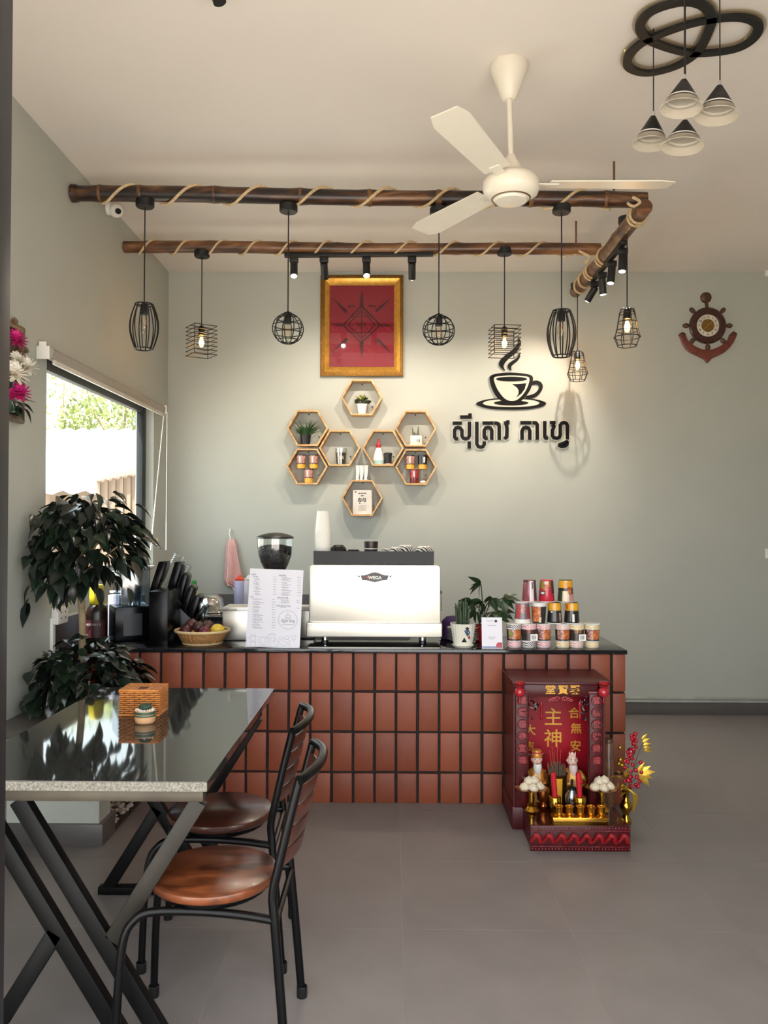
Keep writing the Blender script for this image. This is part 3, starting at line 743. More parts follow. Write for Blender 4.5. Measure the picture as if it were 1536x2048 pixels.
# ================================================================ track lights
lens_on = mat('lit lens', '#ffffff', .3, emit='#fff1dc', estr=30)
lens_off = mat('dark lens', '#333333', .1)
def spot_head(tr_, p, aim, on, power=0, ang=50, col=(1, .89, .74)):
    """p = top of the head; aim = unit direction of the beam"""
    aim = V(aim).normalized(); p = V(p)
    mk('adapter', B().box(p+V((0, 0, .018)), (.055, .035, .036)), M_['matte_black'], tr_, bevel=.004)
    mk('swivel', B().cyl(p+V((0, 0, .004)), p+V((0, 0, -.016)), .010, n=12), M_['matte_black'], tr_)
    a = p+V((0, 0, -.014)) - aim*.012; e = a + aim*.105
    q = mk('barrel', B().tube([a, a+aim*.004, e-aim*.003, e], [.020, .0235, .0235, .022], 20), M_['matte_black'], tr_, sharp=40)
    mk('lens', B().tube([e-aim*.002, e+aim*.001, e+aim*.003], [.019, .018, .010], 18), lens_on if on else lens_off, q)
    if on and power:
        ld = bpy.data.lights.new('spot_light', 'SPOT'); ld.energy = power; ld.color = col; ld.spot_size = math.radians(ang); ld.spot_blend = .7; ld.shadow_soft_size = .012
        lo = bpy.data.objects.new('spot_light', ld); C.objects.link(lo); lo.parent = tr_
        lo.location = e + aim*.004 - OFF[tr_.name]; lo.rotation_euler = aim.to_track_quat('-Z', 'Y').to_euler()
SPOT = 11.0
YT = 5.262; a = P(569, 511, YT); b_ = P(866, 508.5, YT)
tk1 = thing('track_light', (a.x, YT, a.z), 'black track with four cylinder spotlights above the gold-framed picture', 'track light')
mk('track', B().bar(a, b_, .036, .024), M_['matte_black'], tk1, bevel=.002)
for (x, yt, aim, on, pw_) in ((588, 517, (.05, -.42, -.9), True, 0.5), (648, 517, (.03, .58, -.80), True, 1), (733, 516, (.03, -.45, -.9), True, 0.5), (824, 516, (.02, .50, -.86), True, 1)):
    p = P(x, yt, YT); spot_head(tk1, (p.x, YT, a.z-.046), aim, on, SPOT*pw_, 115)
t0 = V((c0.x+.005, 4.75, BZ-.125)); t1 = V((c1.x+.01, 5.72, BZ-.085))
tk2 = thing('track_light', tuple(t0), 'black track with four cylinder spotlights under the short bamboo pole', 'track light')
mk('track', B().bar(t0, t1, .034, .022), M_['matte_black'], tk2, bevel=.002)
for (s_, aim, on, pw_) in ((.10, (-.08, -.15, -.95), True, .35), (.38, (-.12, -.1, -.95), True, .35), (.66, (.10, .12, -.95), True, .35), (.90, (-.42, .50, -.80), True, 1.2)):
    p = t0.lerp(t1, s_); spot_head(tk2, (p.x+.012, p.y, p.z-.046), aim, on, SPOT*pw_, 100)
# small spotlight cut by the top of the frame
p = P(433, 4, 2.95)
sp2 = thing('ceiling_spotlight', (p.x, 2.9, CH), 'black ceiling spotlight cut off by the top edge', 'spotlight')
mk('spot_base', B().cyl((p.x, 2.93, CH), (p.x, 2.93, CH-.02), .04, n=20), M_['matte_black'], sp2)
mk('spot_barrel', B().cyl((p.x, 2.95, CH-.02), (p.x+.012, 2.95, p.z-.002), .024, n=20), M_['matte_black'], sp2)

# ================================================================ ceiling fan
fp = PH(1019, 126, CH); fx_, fy_ = fp.x, 3.46
fan = thing('ceiling_fan', (fx_, fy_, CH), 'cream three-blade ceiling fan on a long rod', 'ceiling fan')
mk('canopy', B().lathe([(0, CH-.001), (.078, CH-.001), (.080, CH-.012), (.076, CH-.03), (.032, CH-.145), (.022, CH-.155), (0, CH-.155)], (fx_, fy_, 0), 32), M_['cream'], fan)
zm = P(1022, 378, fy_).z; X2 = P(1022, 378, fy_).x
mk('rod', B().cyl((fx_, fy_, CH-.15), (X2, fy_, zm+.12), .0115, n=14), M_['cream'], fan)
mo = mk('motor_housing', B().lathe([(0, zm+.145), (.018, zm+.142), (.025, zm+.125), (.055, zm+.075), (.060, zm+.06), (.10, zm+.05), (.117, zm+.030), (.119, zm+.0), (.112, zm-.022), (.085, zm-.040), (.072, zm-.045), (0, zm-.047)], (X2, fy_, 0), 40), M_['cream'], fan, sharp=50)
mk('trim_ring', B().tube([(X2+.079*math.cos(q), fy_+.079*math.sin(q), zm-.041) for q in [2*PI*i/40 for i in range(40)]], .004, 6, closed=True), mat('bronze ring', '#6b5638', .4, metal=.6), mo)
mk('bottom_cap', B().lathe([(.070, zm-.045), (.066, zm-.054), (.02, zm-.060), (0, zm-.060)], (X2, fy_, 0), 32), M_['cream'], mo)
for k, ang in enumerate((2, 122, 242)):
    a = math.radians(ang); m = T((X2, fy_, zm+.022)) @ Matrix.Rotation(a, 4, 'Z') @ Matrix.Rotation(math.radians(9), 4, 'X')
    bl = B(); n = 8; vs = []
    for i in range(n+1):
        t = i/n; x = .16+.52*t; hw = .055+.018*t - (.022 if i == n else 0)
        for zz in (-.002, .002): vs += [(x, -hw, zz+.004*t), (x, hw, zz+.004*t)]
    fs = []
    for i in range(n):
        q = i*4; d = q+4; fs += [(q, d, d+1, q+1), (q+2, q+3, d+3, d+2), (q, q+2, d+2, d), (q+1, d+1, d+3, q+3)]
    fs += [(0, 1, 3, 2), (n*4, n*4+2, n*4+3, n*4+1)]
    bo = mk('blade', bl.add(vs, fs).xf(m), M_['cream'], fan)
    mk('blade_arm', B().mm((.09, -.022, -.006), (.20, .022, 0)).xf(m), M_['cream'], bo, bevel=.003)

# ================================================================ ring chandelier with cone pendants
CP = CH - .022
loop = [(365, 225), (470, 90), (740, 5), (930, 30), (1018, 130), (995, 260), (885, 465), (700, 590), (450, 655), (290, 620), (250, 545), (300, 450), (445, 345), (760, 225), (1015, 165), (1250, 145), (1390, 170), (1450, 235), (1390, 350), (1220, 440), (900, 475), (680, 440), (450, 350)]
k = .21875
def pl(q): return PH(1200+q[0]*k, q[1]*k, CP)
cp = catmull([pl(q) for q in loop], 5, closed=True)
chn = thing('ring_chandelier', (cp[0].x+.2, cp[0].y, CH), 'black interlaced ring chandelier with four cone shades', 'chandelier')
def flat_ring(pts, wd, z0, z1):
    b = B().stroke([(p.x, p.y) for p in pts], wd, z0, z1, closed=True)
    b.v = [V((q.x, q.z, q.y)) for q in b.v]; return b
mk('ring_plate', flat_ring(cp, .036, CP-.012, CP), M_['matte_black'], chn)
mk('acrylic_border', flat_ring(cp, .058, CP+.001, CP+.008), clear('pale acrylic', (.9, .86, .78), .06), chn)
mid = sum(cp, V())/len(cp)
for q_ in cp[::23]: mk('ceiling_mount', B().cyl((q_.x, q_.y, CP), (q_.x, q_.y, CH), .008, n=10), M_['white'], chn)
frost = mat('frosted shade', '#d8cdb9', .5, var=.02, alpha=.55)
for (x, ya, yb, wpx, Y) in ((1307, 224, 302, 72, 3.17), (1369, 150, 231, 84, 2.86), (1440, 162, 246, 86, 2.90), (1371, 232, 307, 84, 3.02)):
    apex = P(x, ya, Y); zb = P(x, yb-14, Y).z; h = apex.z - zb; R = wpx/2*px(Y); X = apex.x; c = (X, Y, 0)
    tilt = T((X, Y, apex.z)) @ Matrix.Rotation(.10, 4, 'Y') @ T((-X, -Y, -apex.z))
    tp_ = apex.z; k1, k2, k3 = .70, .75, .80
    rr_ = lambda t: .010 + (R*.93-.010)*t
    s_ = mk('cone_shade', B().lathe([(.006, tp_-.016), (.010, tp_-.018), (rr_(k1), tp_-h*k1), (rr_(k1)-.003, tp_-h*k1), (.008, tp_-.03)], c, 32).xf(tilt), M_['matte_black'], chn)
    mk('ferrule', B().cyl((X, Y, tp_), (X, Y, tp_-.018), .0065, n=12).xf(tilt), M_['chrome'], s_)
    mk('white_band', B().lathe([(rr_(k1), tp_-h*k1), (rr_(k2), tp_-h*k2)], c, 32).xf(tilt), M_['white'], s_)
    mk('black_band', B().lathe([(rr_(k2), tp_-h*k2), (rr_(k3), tp_-h*k3)], c, 32).xf(tilt), M_['matte_black'], s_)
    mk('frosted_rim', B().lathe([(rr_(k3), tp_-h*k3), (rr_(.96), tp_-h*.95), (R, tp_-h*1.0), (R*.97, tp_-h*1.02), (R*.80, tp_-h*.96), (R*.4, tp_-h*.86), (0, tp_-h*.84)], c, 32).xf(tilt), frost, s_, sharp=60)
    mk('cord', B().cyl((X, Y, apex.z-.004), (X, Y, CP-.004), .0022, n=6), M_['matte_black'], chn)

# ================================================================ security camera
cq = P(219, 424, 4.95)
cv = thing('security_camera', (WX+.03, 4.95, cq.z), 'white dome security camera on the side wall under the ceiling', 'security camera')
mk('camera_base', B().cyl((WX+.001, 4.95, cq.z+.02), (WX+.03, 4.95, cq.z+.02), .04, n=24), M_['white'], cv, bevel=.004)
mk('camera_dome', B().sph((WX+.06, 4.94, cq.z+.005), .042, 20, 14), M_['white'], cv)
mk('camera_lens', B().cyl((WX+.080, 4.909, cq.z-.010), (WX+.088, 4.897, cq.z-.016), .017, n=20), M_['acryl_bl'], cv)

# ================================================================ roller blind
by0, by1 = PX(92, 705, WX+.05).y, PX(325, 812, WX+.05).y; bz = PX(92, 703, WX+.05).z
bl_ = thing('roller_blind', (WX+.05, (by0+by1)/2, bz), 'rolled-up pale roller blind above the window', 'roller blind')
fabric = mat('blind fabric', '#a39d92', .8, var=.04)
mk('fabric_roll', B().cyl((WX+.048, by0+.03, bz), (WX+.048, by1-.02, bz), .030, n=24), fabric, bl_)
mk('bottom_bar', B().mm((WX+.068, by0+.03, bz-.058), (WX+.082, by1-.02, bz-.035)), mat('bar', '#c8c3b8', .4), bl_, bevel=.003)
mk('fabric_flap', B().mm((WX+.073, by0+.03, bz-.04), (WX+.076, by1-.02, bz+.0)), fabric, bl_)
mk('bracket', B().mm((WX+.001, by0, bz-.036), (WX+.066, by0+.008, bz+.028)).mm((WX+.014, by0, bz+.026), (WX+.050, by0+.006, bz+.050)), M_['white'], bl_, bevel=.006)
mk('bracket', B().mm((WX+.001, by1-.012, bz-.034), (WX+.085, by1, bz+.03)), M_['white'], bl_, bevel=.006)
mk('chain', B().cyl((WX+.07, by1-.03, bz-.02), PX(301, 1100, WX+.03), .0035, n=6), M_['white'], bl_)
mk('chain', B().cyl((WX+.085, by1-.005, bz-.02), PX(332, 1100, WX+.085), .0035, n=6), M_['white'], bl_)
mk('chain_clip', B().box(PX(314, 1083, WX+.012), (.02, .02, .05)), mat('clip', '#bfb597', .5), bl_, bevel=.003)
# ================================================================ coffee machine
CT = .80
Ym = 4.45
def rrect(x0, z0, x1, z1, r, n=5):
    o = []
    for cx, cz, a0 in ((x1-r, z0+r, -PI/2), (x1-r, z1-r, 0), (x0+r, z1-r, PI/2), (x0+r, z0+r, PI)):
        for i in range(n+1):
            a = a0 + PI/2*i/n; o.append((cx+r*math.cos(a), cz+r*math.sin(a)))
    return o
m0 = P(617.5, 1259, Ym); m1 = P(881, 1130, Ym); e0 = P(612, 1274, Ym-.01); e1 = P(884.5, 1246, Ym-.01)
em = thing('espresso_machine', ((m0.x+m1.x)/2, 4.62, CT), 'wide polished steel espresso machine seen from behind on the counter', 'coffee machine')
mk('back_panel', B().prism(rrect(m0.x, m0.z, m1.x, m1.z, .022), Ym, Ym+.012), M_['steel'], em, bevel=.004)
mk('body', B().mm((m0.x+.012, Ym+.012, e0.z+.01), (m1.x-.012, 4.785, m1.z-.004)), M_['steel'], em, bevel=.006)
mk('base_tray', B().prism(rrect(e0.x, e0.z, e1.x, e1.z, .010), Ym-.016, 4.79), M_['steel'], em, bevel=.006)
for xx in (650, 845):
    for yy in (Ym+.03, 4.74):
        c = P(xx, 1280, yy)
        f = mk('foot', B().lathe([(.017, CT+.018), (.017, e0.z+.005)], (c.x, yy, 0), 18), M_['chrome'], em)
        mk('foot_pad', B().lathe([(0, CT), (.020, CT), (.020, CT+.014), (.016, CT+.02), (0, CT+.02)], (c.x, yy, 0), 18), M_['black'], f)
g0 = P(627, 1131, Ym+.02); g1 = P(868, 1103, Ym+.02); gt = g1.z; tz = m1.z-.004
darkac = mat('dark smoked acrylic', '#0a0a0f', .2, var=.1, spec=.2)
mk('cup_rail', B().mm((g0.x, Ym+.018, tz), (g1.x, Ym+.024, gt)), darkac, em)
mk('cup_rail', B().mm((g0.x, Ym+.024, tz), (g0.x+.006, 4.78, gt)), darkac, em)
mk('cup_rail', B().mm((g1.x-.006, Ym+.024, tz), (g1.x, 4.78, gt)), darkac, em)
def badge_pt(x, y): q = P(700+x*.0651, 1135+y*.0651, Ym-.003); return (q.x, q.z)
bd = mk('badge', B().prism([badge_pt(*q) for q in ((330, 245), (430, 240), (560, 205), (660, 160), (760, 145), (860, 160), (960, 205), (1080, 240), (1185, 245), (1165, 320), (1145, 380), (1000, 395), (880, 430), (760, 450), (640, 430), (520, 395), (370, 385), (350, 320))], Ym-.003, Ym), mat('badge enamel', '#1d1618', .3), em, label='dark winged badge with white lettering')
mk('badge_wing', B().prism([badge_pt(*q) for q in ((215, 245), (305, 255), (300, 305), (265, 290))], Ym-.003, Ym), M_['black'], em)
mk('badge_wing', B().prism([badge_pt(*q) for q in ((1215, 255), (1300, 245), (1260, 285), (1215, 305))], Ym-.003, Ym), M_['black'], em)
mk('badge_mark', B().prism([badge_pt(*q) for q in ((500, 290), (560, 240), (585, 330), (560, 370))], Ym-.0036, Ym-.003), M_['red'], bd)
q = badge_pt(768, 318); text('WEGA', .024, M_['white'], 'badge_lettering', bd, T((q[0], Ym-.0038, q[1])), .0006, bold=.0009)
sl_ = P(882, 1182, 4.6)
mk('steam_wand', B().tube(catmull([P(880, 1182, 4.55), P(882, 1190, 4.55), P(883, 1222, 4.55)], 3), .004, 8), M_['chrome'], em)
mk('wand_grip', B().cyl(P(878, 1180, 4.55), P(882.5, 1187, 4.55), .008, n=10), M_['black'], em)

# things on top of the machine
def cup_mesh(rt, rb, h, m, wall=.0022):
    return mesh(B().lathe([(0, h), (rb, h), (rb+.0005, h-.002), (rt, .006), (rt+.003, .005), (rt+.003, 0), (rt-wall, 0), (rb-wall, h-.004), (0, h-.004)], (0, 0, 0), 28), m, name='cup')
pc = P(646, 1103, 4.60); ctop = P(646, 1022, 4.60).z
cupm = cup_mesh(.044, .034, .112, mat('white paper cup', '#f0ece2', .6, var=.01))
ncup = 19; dz = (ctop-.112-tz-.001)/(ncup-1)
for i in range(ncup):
    o = place('paper_cup', cupm, None, (pc.x, 4.60, tz+.001+i*dz))
    tag(o, 'topmost upside-down white paper cup of the stack on the coffee machine' if i == ncup-1 else 'white paper cup nested in the stack on the coffee machine', 'paper cup', 'stack of paper cups on the coffee machine')
mug_bl = mat('black glazed mug', '#17171a', .2)
q = P(677, 1100, 4.60)
o = thing('black_mug', (q.x, 4.6, tz), 'black rounded mug upside down beside the paper cup stack', 'mug')
hh = P(677, 1091, 4.6).z - tz
mk('mug_body', B().lathe([(.050, tz), (.050, tz+hh*.5), (.044, tz+hh*.85), (.030, tz+hh), (0, tz+hh)], (q.x, 4.6, 0), 28), mug_bl, o, sharp=60)
mk('mug_foot', B().tube([(q.x+.026*math.cos(a), 4.6+.026*math.sin(a), tz+hh) for a in [2*PI*i/24 for i in range(24)]], .003, 6, closed=True), mug_bl, o)
q = P(707, 1100, 4.62); hh = P(707, 1099, 4.62).z - tz
o = thing('dark_cup', (q.x, 4.62, tz), 'low dark cup half hidden behind the rail of the coffee machine', 'cup')
mk('cup_body', B().lathe([(.034, tz), (.036, tz+hh*.9), (.03, tz+hh), (0, tz+hh)], (q.x, 4.62, 0), 24), mug_bl, o)
q = P(742, 1090, 4.60); hh = P(742, 1083, 4.6).z - tz
o = thing('tall_brown_cup', (q.x, 4.6, tz), 'dark brown cup with a white stripe in the middle of the machine top', 'cup')
mk('cup_body', B().lathe([(0, tz), (.032, tz), (.040, tz+hh), (.036, tz+hh), (.03, tz+.01), (0, tz+.01)], (q.x, 4.6, 0), 28), mat('brown cup', '#2a1a15', .35), o)
zs = P(742, 1097, 4.6).z; rs_ = .032+.008*(zs-tz)/hh
mk('stripe', B().lathe([(rs_+.0012, zs-.003), (rs_+.002, zs+.003)], (q.x, 4.6, 0), 28), M_['white'], o)
def zebra(name, a, b, scale, dist=6):
    m = mat(name, a, .3); nt = m.node_tree; N = nt.nodes; L = nt.links
    wv = N.new('ShaderNodeTexWave'); wv.inputs['Scale'].default_value = scale; wv.inputs['Distortion'].default_value = dist; wv.bands_direction = 'DIAGONAL'
    tc = N.new('ShaderNodeTexCoord'); L.new(tc.outputs['Object'], wv.inputs['Vector'])
    rp = N.new('ShaderNodeValToRGB'); rp.color_ramp.interpolation = 'CONSTANT'; rp.color_ramp.elements[0].color = (*lin(a), 1); rp.color_ramp.elements[1].position = .5; rp.color_ramp.elements[1].color = (*lin(b), 1)
    L.new(wv.outputs['Color'], rp.inputs['Fac']); L.new(rp.outputs['Color'], N['Principled BSDF'].inputs['Base Color']); return m
zb = zebra('black and white stripes', '#16161a', '#e9e7e0', 28, 4)
zl = ['leftmost of the upside-down zebra-striped cups behind the machine rail', 'small zebra-striped cup second along behind the machine rail', 'larger zebra-striped cup with white base, middle of the row', 'zebra-striped cup with white base at the end of the machine']
for i, (x, yt, wpx, Y) in enumerate(((773, 1097, 24, 4.66), (791, 1094, 26, 4.55), (811, 1090, 36, 4.60), (848, 1092, 40, 4.60))):
    q = P(x, 1100, Y); hh = P(x, yt, Y).z - tz; R = wpx/2*px(Y)
    o = thing('striped_cup', (q.x, Y, tz), zl[i], 'cup', 'striped cups on the coffee machine')
    mk('cup_body', B().lathe([(R, tz), (R*1.02, tz+hh*.6), (R*.9, tz+hh*.85), (R*.72, tz+hh*.94)], (q.x, Y, 0), 28), zb, o, sharp=60)
    mk('cup_base', B().lathe([(R*.74, tz+hh*.92), (R*.6, tz+hh), (0, tz+hh*1.0)], (q.x, Y, 0), 28), M_['white'], o, sharp=60)

# ================================================================ menu board
mb0 = P(491, 1293.5, 4.31); mw, mh = .283, .408
mo_ = thing('menu_board', (mb0.x+mw/2, 4.33, CT), 'white acrylic menu board with grey print standing at the counter edge', 'menu')
MM = T((mb0.x, 4.31, CT+.006)) @ Matrix.Rotation(math.radians(1.9), 4, 'Y') @ Matrix.Rotation(math.radians(-7), 4, 'X')
pn = mk('panel', B().mm((0, 0, 0), (mw, .004, mh)).xf(MM), M_['paper'], mo_)
mk('stand_foot', B().mm((mb0.x+.0, 4.302, CT), (mb0.x+mw, 4.39, CT+.006)), M_['clearp'], mo_)
mk('stand_back', B().mm((.02, .006, .0), (mw-.02, .010, mh*.8)).xf(MM), M_['clearp'], mo_)
def mu(x, y): return (max(.004, (x-(165-90*(y-85)/1805))/1235*mw), (1-(y-85)/1805)*mh)
for s, x, y in (('HOT', 250, 228), ('FRAPPE', 910, 228), ('ICE', 215, 747), ('SMOOTHIE', 925, 745), ('ITALIAN SODA', 945, 930)):
    u, v_ = mu(x, y); text(s, .0115, M_['ink_dark'], 'menu_heading', pn, MM @ T((u, -.0006, v_)), .0003)
pr = B(); 
def dash(x, y, wpx, hpx=14):
    u, v_ = mu(x, y); ww = wpx/1235*mw; x0 = u
    while x0 < u+ww:
        l = random.uniform(.004, .013); l = min(l, u+ww-x0); pr.mm((x0, -.0005, v_-.0011), (x0+l, 0, v_+.0011)); x0 += l+.0025
for i in range(8):
    y = 265+i*58; dash(230+random.uniform(0, 40), y, random.uniform(110, 180)); dash(290, y+24, random.uniform(70, 110)); dash(700, y, 75)
    dash(885, y, random.uniform(120, 240)); dash(915, y+22, random.uniform(80, 220)); dash(1262, y, 75)
for i in range(12):
    y = 790+i*59; dash(220, y, random.uniform(140, 260)); dash(260, y+24, random.uniform(100, 230)); dash(675, y, 72)
for i in range(2): dash(870, 790+i*52, 200); dash(900, 815+i*52, 150); dash(1240, 790+i*52, 75)
dash(870, 967, 130); dash(1240, 967, 75); dash(905, 1355, 270)
def cirp(cx, cy, r, n=32, a0=0, a1=2*PI, ry=None): return [mu(cx+r*math.cos(a0+(a1-a0)*i/n), cy+(ry or r)*math.sin(a0+(a1-a0)*i/n)) for i in range(n+(0 if abs(a1-a0-2*PI) < 1e-6 else 1))]
pr.stroke(cirp(1040, 1245, 215), .0014, -.0005, 0, closed=True)
pr.stroke([mu(*q) for q in ((990, 1145), (1000, 1185), (1030, 1205), (1070, 1205), (1095, 1185), (1100, 1145), (990, 1145))], .0014, -.0005, 0)
pr.stroke(cirp(1045, 1215, 80, 20, ry=14), .001, -.0005, 0, closed=True); pr.stroke([mu(*q) for q in ((1050, 1060), (1030, 1085), (1050, 1105), (1035, 1130))], .0014, -.0005, 0)
# line drawings of cups, pots and bottles along the foot
def dl(pts, wd=.0008, cl=False): pr.stroke([mu(*q) for q in pts], wd, -.0005, 0, closed=cl)
dl([(190, 1650), (310, 1650), (290, 1770), (210, 1770)], cl=True); dl(list([(180, 1650), (200, 1620), (300, 1620), (320, 1650)]))
dl([(200, 1780), (310, 1780), (310, 1880), (200, 1880)], cl=True); dl([(100, 1680), (160, 1680), (160, 1870), (100, 1870)], cl=True)
dl([(380, 1660), (560, 1660), (580, 1780), (500, 1830), (420, 1830), (370, 1760)], cl=True); pr.stroke(cirp(470, 1730, 60, 18), .0008, -.0005, 0, closed=True)
dl([(600, 1600), (680, 1560), (760, 1600), (740, 1780), (620, 1780)], cl=True); pr.stroke(cirp(690, 1690, 45, 16), .0008, -.0005, 0, closed=True); dl([(540, 1620), (600, 1700)]); dl([(600, 1590), (760, 1590)])
dl([(790, 1740), (870, 1640), (910, 1670), (830, 1770)], cl=True); dl([(920, 1660), (1100, 1720), (1080, 1780), (940, 1740)], cl=True); pr.stroke(cirp(1010, 1660, 60, 18, ry=40), .0008, -.0005, 0, closed=True)
dl([(1130, 1600), (1230, 1600), (1210, 1690), (1150, 1690)], cl=True); dl([(1180, 1690), (1180, 1760)]); dl([(760, 1850), (830, 1800), (960, 1840), (1060, 1790), (1100, 1860)]); dl([(380, 1880), (450, 1840), (540, 1870), (600, 1820), (680, 1880)])
mk('menu_print', pr.xf(MM), M_['ink'], pn, kind='stuff', flat=True)

# ================================================================ fruit basket
bq = P(405, 1290, 4.45); bx = bq.x; R = .148; by = 4.45
wick = mat('wicker', '#a9713d', .6, col2='#c99a62', scale=60, bump=.3, bscale=160)
wickp = mat('pale wicker', '#d6b98a', .6, var=.1, scale=60)
fb = thing('fruit_basket', (bx, by, CT), 'shallow round wicker basket holding fruit at the counter edge', 'basket')
H = .074
mk('weave', B().lathe([(0, CT+.004), (.095, CT+.004), (.104, CT+.006), (.128, CT+.05), (.141, CT+H-.008), (.136, CT+H-.008), (.122, CT+.05), (.098, CT+.012), (0, CT+.012)], (bx, by, 0), 144, wob=lambda a, z: 1+.016*math.cos(36*a)), wick, fb, sharp=70)
mk('rim', B().tube([(bx+.144*math.cos(a), by+.144*math.sin(a), CT+H-.002) for a in [2*PI*i/48 for i in range(48)]], .0075, 8, closed=True), wickp, fb)
mk('foot_ring', B().tube([(bx+.102*math.cos(a), by+.102*math.sin(a), CT+.007) for a in [2*PI*i/48 for i in range(48)]], .0065, 8, closed=True), wickp, fb)
pfm = [mat('passion fruit skin %d' % i, c, .45, var=.3, scale=25, bump=.25, bscale=70) for i, c in enumerate(('#4a1b20', '#53302a', '#3f2320', '#5e1c26', '#4d2a28'))]
for (x, y, Y, r, mi, lab) in ((371, 1268, 4.40, .034, 0, 'dark maroon passion fruit nearest the black organizer in the basket'), (383, 1255, 4.47, .033, 1, 'brown passion fruit at the top back of the basket'), (397, 1260, 4.42, .032, 2, 'wrinkled dark passion fruit at the top of the heap'), (409, 1269, 4.38, .033, 3, 'red shiny passion fruit at the basket front'), (416, 1258, 4.47, .032, 4, 'dark passion fruit behind the red one, next to the lemon')):
    q = P(x, y-6, Y); q.z = max(q.z, CT+.07)
    o = thing('passion_fruit', tuple(q), lab, 'fruit', 'passion fruit in the basket')
    mk('fruit_skin', B().sph(q, r, 18, 12, (1, 1, .93)), pfm[mi], o)
    mk('stem', B().cyl(q+V((r*.3, -r*.2, r*.85)), q+V((r*.4, -r*.25, r*1.08)), .002, n=6), M_['bark'], o)
q = P(435, 1259, 4.42); lm = thing('lemon', tuple(q), 'yellow lemon at the edge of the fruit basket', 'fruit')
mk('peel', B().lathe([(0, -.040), (.006, -.038), (.02, -.030), (.030, -.012), (.031, .004), (.025, .02), (.012, .032), (.006, .037), (0, .038)], (0, 0, 0), 20).xf(T(q) @ Matrix.Rotation(1.4, 4, 'Y')), mat('lemon peel', '#d8b63a', .4, var=.08, bump=.15, bscale=180), lm, sharp=70)
mk('stem_end', B().sph(q+V((.037, 0, .006)), .004, 8, 6), M_['bark'], lm)

# ================================================================ black lid organizer with clear lids
def pp(l, Y): return [(P(x, y, Y).x, P(x, y, Y).z) for x, y in l]
og = thing('lid_organizer', tuple(P(335, 1290, 4.42)), 'black acrylic cup and lid organizer with leaning dividers', 'organizer')
Yo = 4.605
fblk = [(x, max(z, CT+.0005)) for x, z in pp([(298, 1183), (335, 1183), (335, 1296), (298, 1296)], 4.34)]
mk('front_panel', B().prism(fblk, 4.34, Yo), M_['acryl_bl'], og, bevel=.002)
body = pp([(300, 1183), (335, 1183), (348, 1203), (361, 1217), (374, 1230), (388, 1243), (378, 1287), (335, 1294), (300, 1294)], Yo)
body = [(x, max(z, CT+.0005)) for x, z in body]
mk('organizer_body', B().prism(body, Yo, Yo+.13), M_['acryl_bl'], og, bevel=.002)
for l in ([(298, 1183), (314, 1183), (331, 1123), (317, 1123)], [(332, 1184), (346, 1192), (362, 1133), (358, 1124), (349, 1124)], [(346, 1200), (360, 1208), (374, 1153), (368, 1145), (361, 1155)], [(359, 1215), (372, 1224), (387, 1177), (381, 1170), (374, 1180)], [(372, 1228), (385, 1240), (399, 1196), (393, 1189), (386, 1200)], [(385, 1241), (394, 1248), (410, 1215), (405, 1212)]):
    mk('divider', B().prism(pp(l, Yo+.004), Yo+.004, Yo+.126), M_['acryl_bl'], og, bevel=.003)
def sleeve(p0, p1, r, n, lab):
    p0 = V(p0); p1 = V(p1); ax = (p1-p0).normalized(); t = thing('lid_sleeve', tuple(p0), lab, 'plastic lids', 'sleeves of clear lids in the organizer')
    for i in range(n):
        c = p0.lerp(p1, i/(n-1)); 
        mk('lid', B().tube([c-ax*.0015, c+ax*.0015, c+ax*.007, c+ax*.011], [r, r, r*.86, r*.62 if i == n-1 else r*.8], 20, cap=(i == n-1)), M_['clearp'], t)
sleeve(P(326, 1172, Yo+.075), P(358, 1112, Yo+.075), .030, 15, 'tall sleeve of clear lids at the high side of the black organizer')
sleeve(P(355, 1180, Yo+.075), P(376, 1132, Yo+.075), .026, 12, 'shorter sleeve of clear lids in the second slot of the organizer')
sleeve(P(384, 1222, Yo+.075), P(394, 1188, Yo+.075), .020, 8, 'small sleeve of clear lids low in the organizer')

# ================================================================ blender in a clear hood, syrup bottle, carton
bb_ = P(262, 1292, 4.50); bcx, bcy = P(258, 1250, 4.58).x, 4.62
bn = thing('blender', (bcx, bcy, CT), 'black countertop blender under a clear sound hood behind the small tree', 'blender')
RB = T((bcx, bcy, 0)) @ Matrix.Rotation(math.radians(28), 4, 'Z')
bt = P(268, 1214, 4.50).z; ht = P(280, 1116, 4.58).z
mk('blender_base', B().mm((-.105, -.10, CT), (.105, .10, bt)).xf(RB), M_['acryl_bl'], bn, bevel=.006)
mk('hood', B().prism([(-.085, bt+.002), (.085, bt+.002), (.085, ht-.045), (.070, ht-.012), (.04, ht), (-.05, ht), (-.085, ht-.03)], -.095, .095).xf(RB), clear('hood plastic', (.62, .70, .78), .22, .12), bn, bevel=.012, seg=3)
mk('hood_handle', B().mm((-.07, -.105, ht-.055), (.05, -.095, ht-.03)).xf(RB), M_['acryl_bl'], bn, bevel=.004)
mk('pitcher', B().lathe([(.045, bt+.004), (.052, bt+.02), (.066, ht-.07), (.062, ht-.07), (.048, bt+.025), (0, bt+.02)], (bcx, bcy, 0), 24), M_['smoke'], bn)
mk('pitcher_base', B().lathe([(0, bt+.002), (.055, bt+.002), (.05, bt+.03), (0, bt+.03)], (bcx, bcy, 0), 24), M_['chrome'], bn)
mk('control_panel', B().mm((-.06, -.102, CT+.03), (.04, -.099, bt-.04)).xf(RB), mat('grey panel', '#2a2a2e', .4), bn)
q = P(192, 1270, 4.46); sx, sy = q.x, 4.47; st = P(192, 1208, sy).z; sc_top = P(192, 1168, sy).z
sb = thing('syrup_bottle', (sx, sy, CT), 'dark brown chocolate syrup bottle with yellow cap beside the window wall', 'bottle')
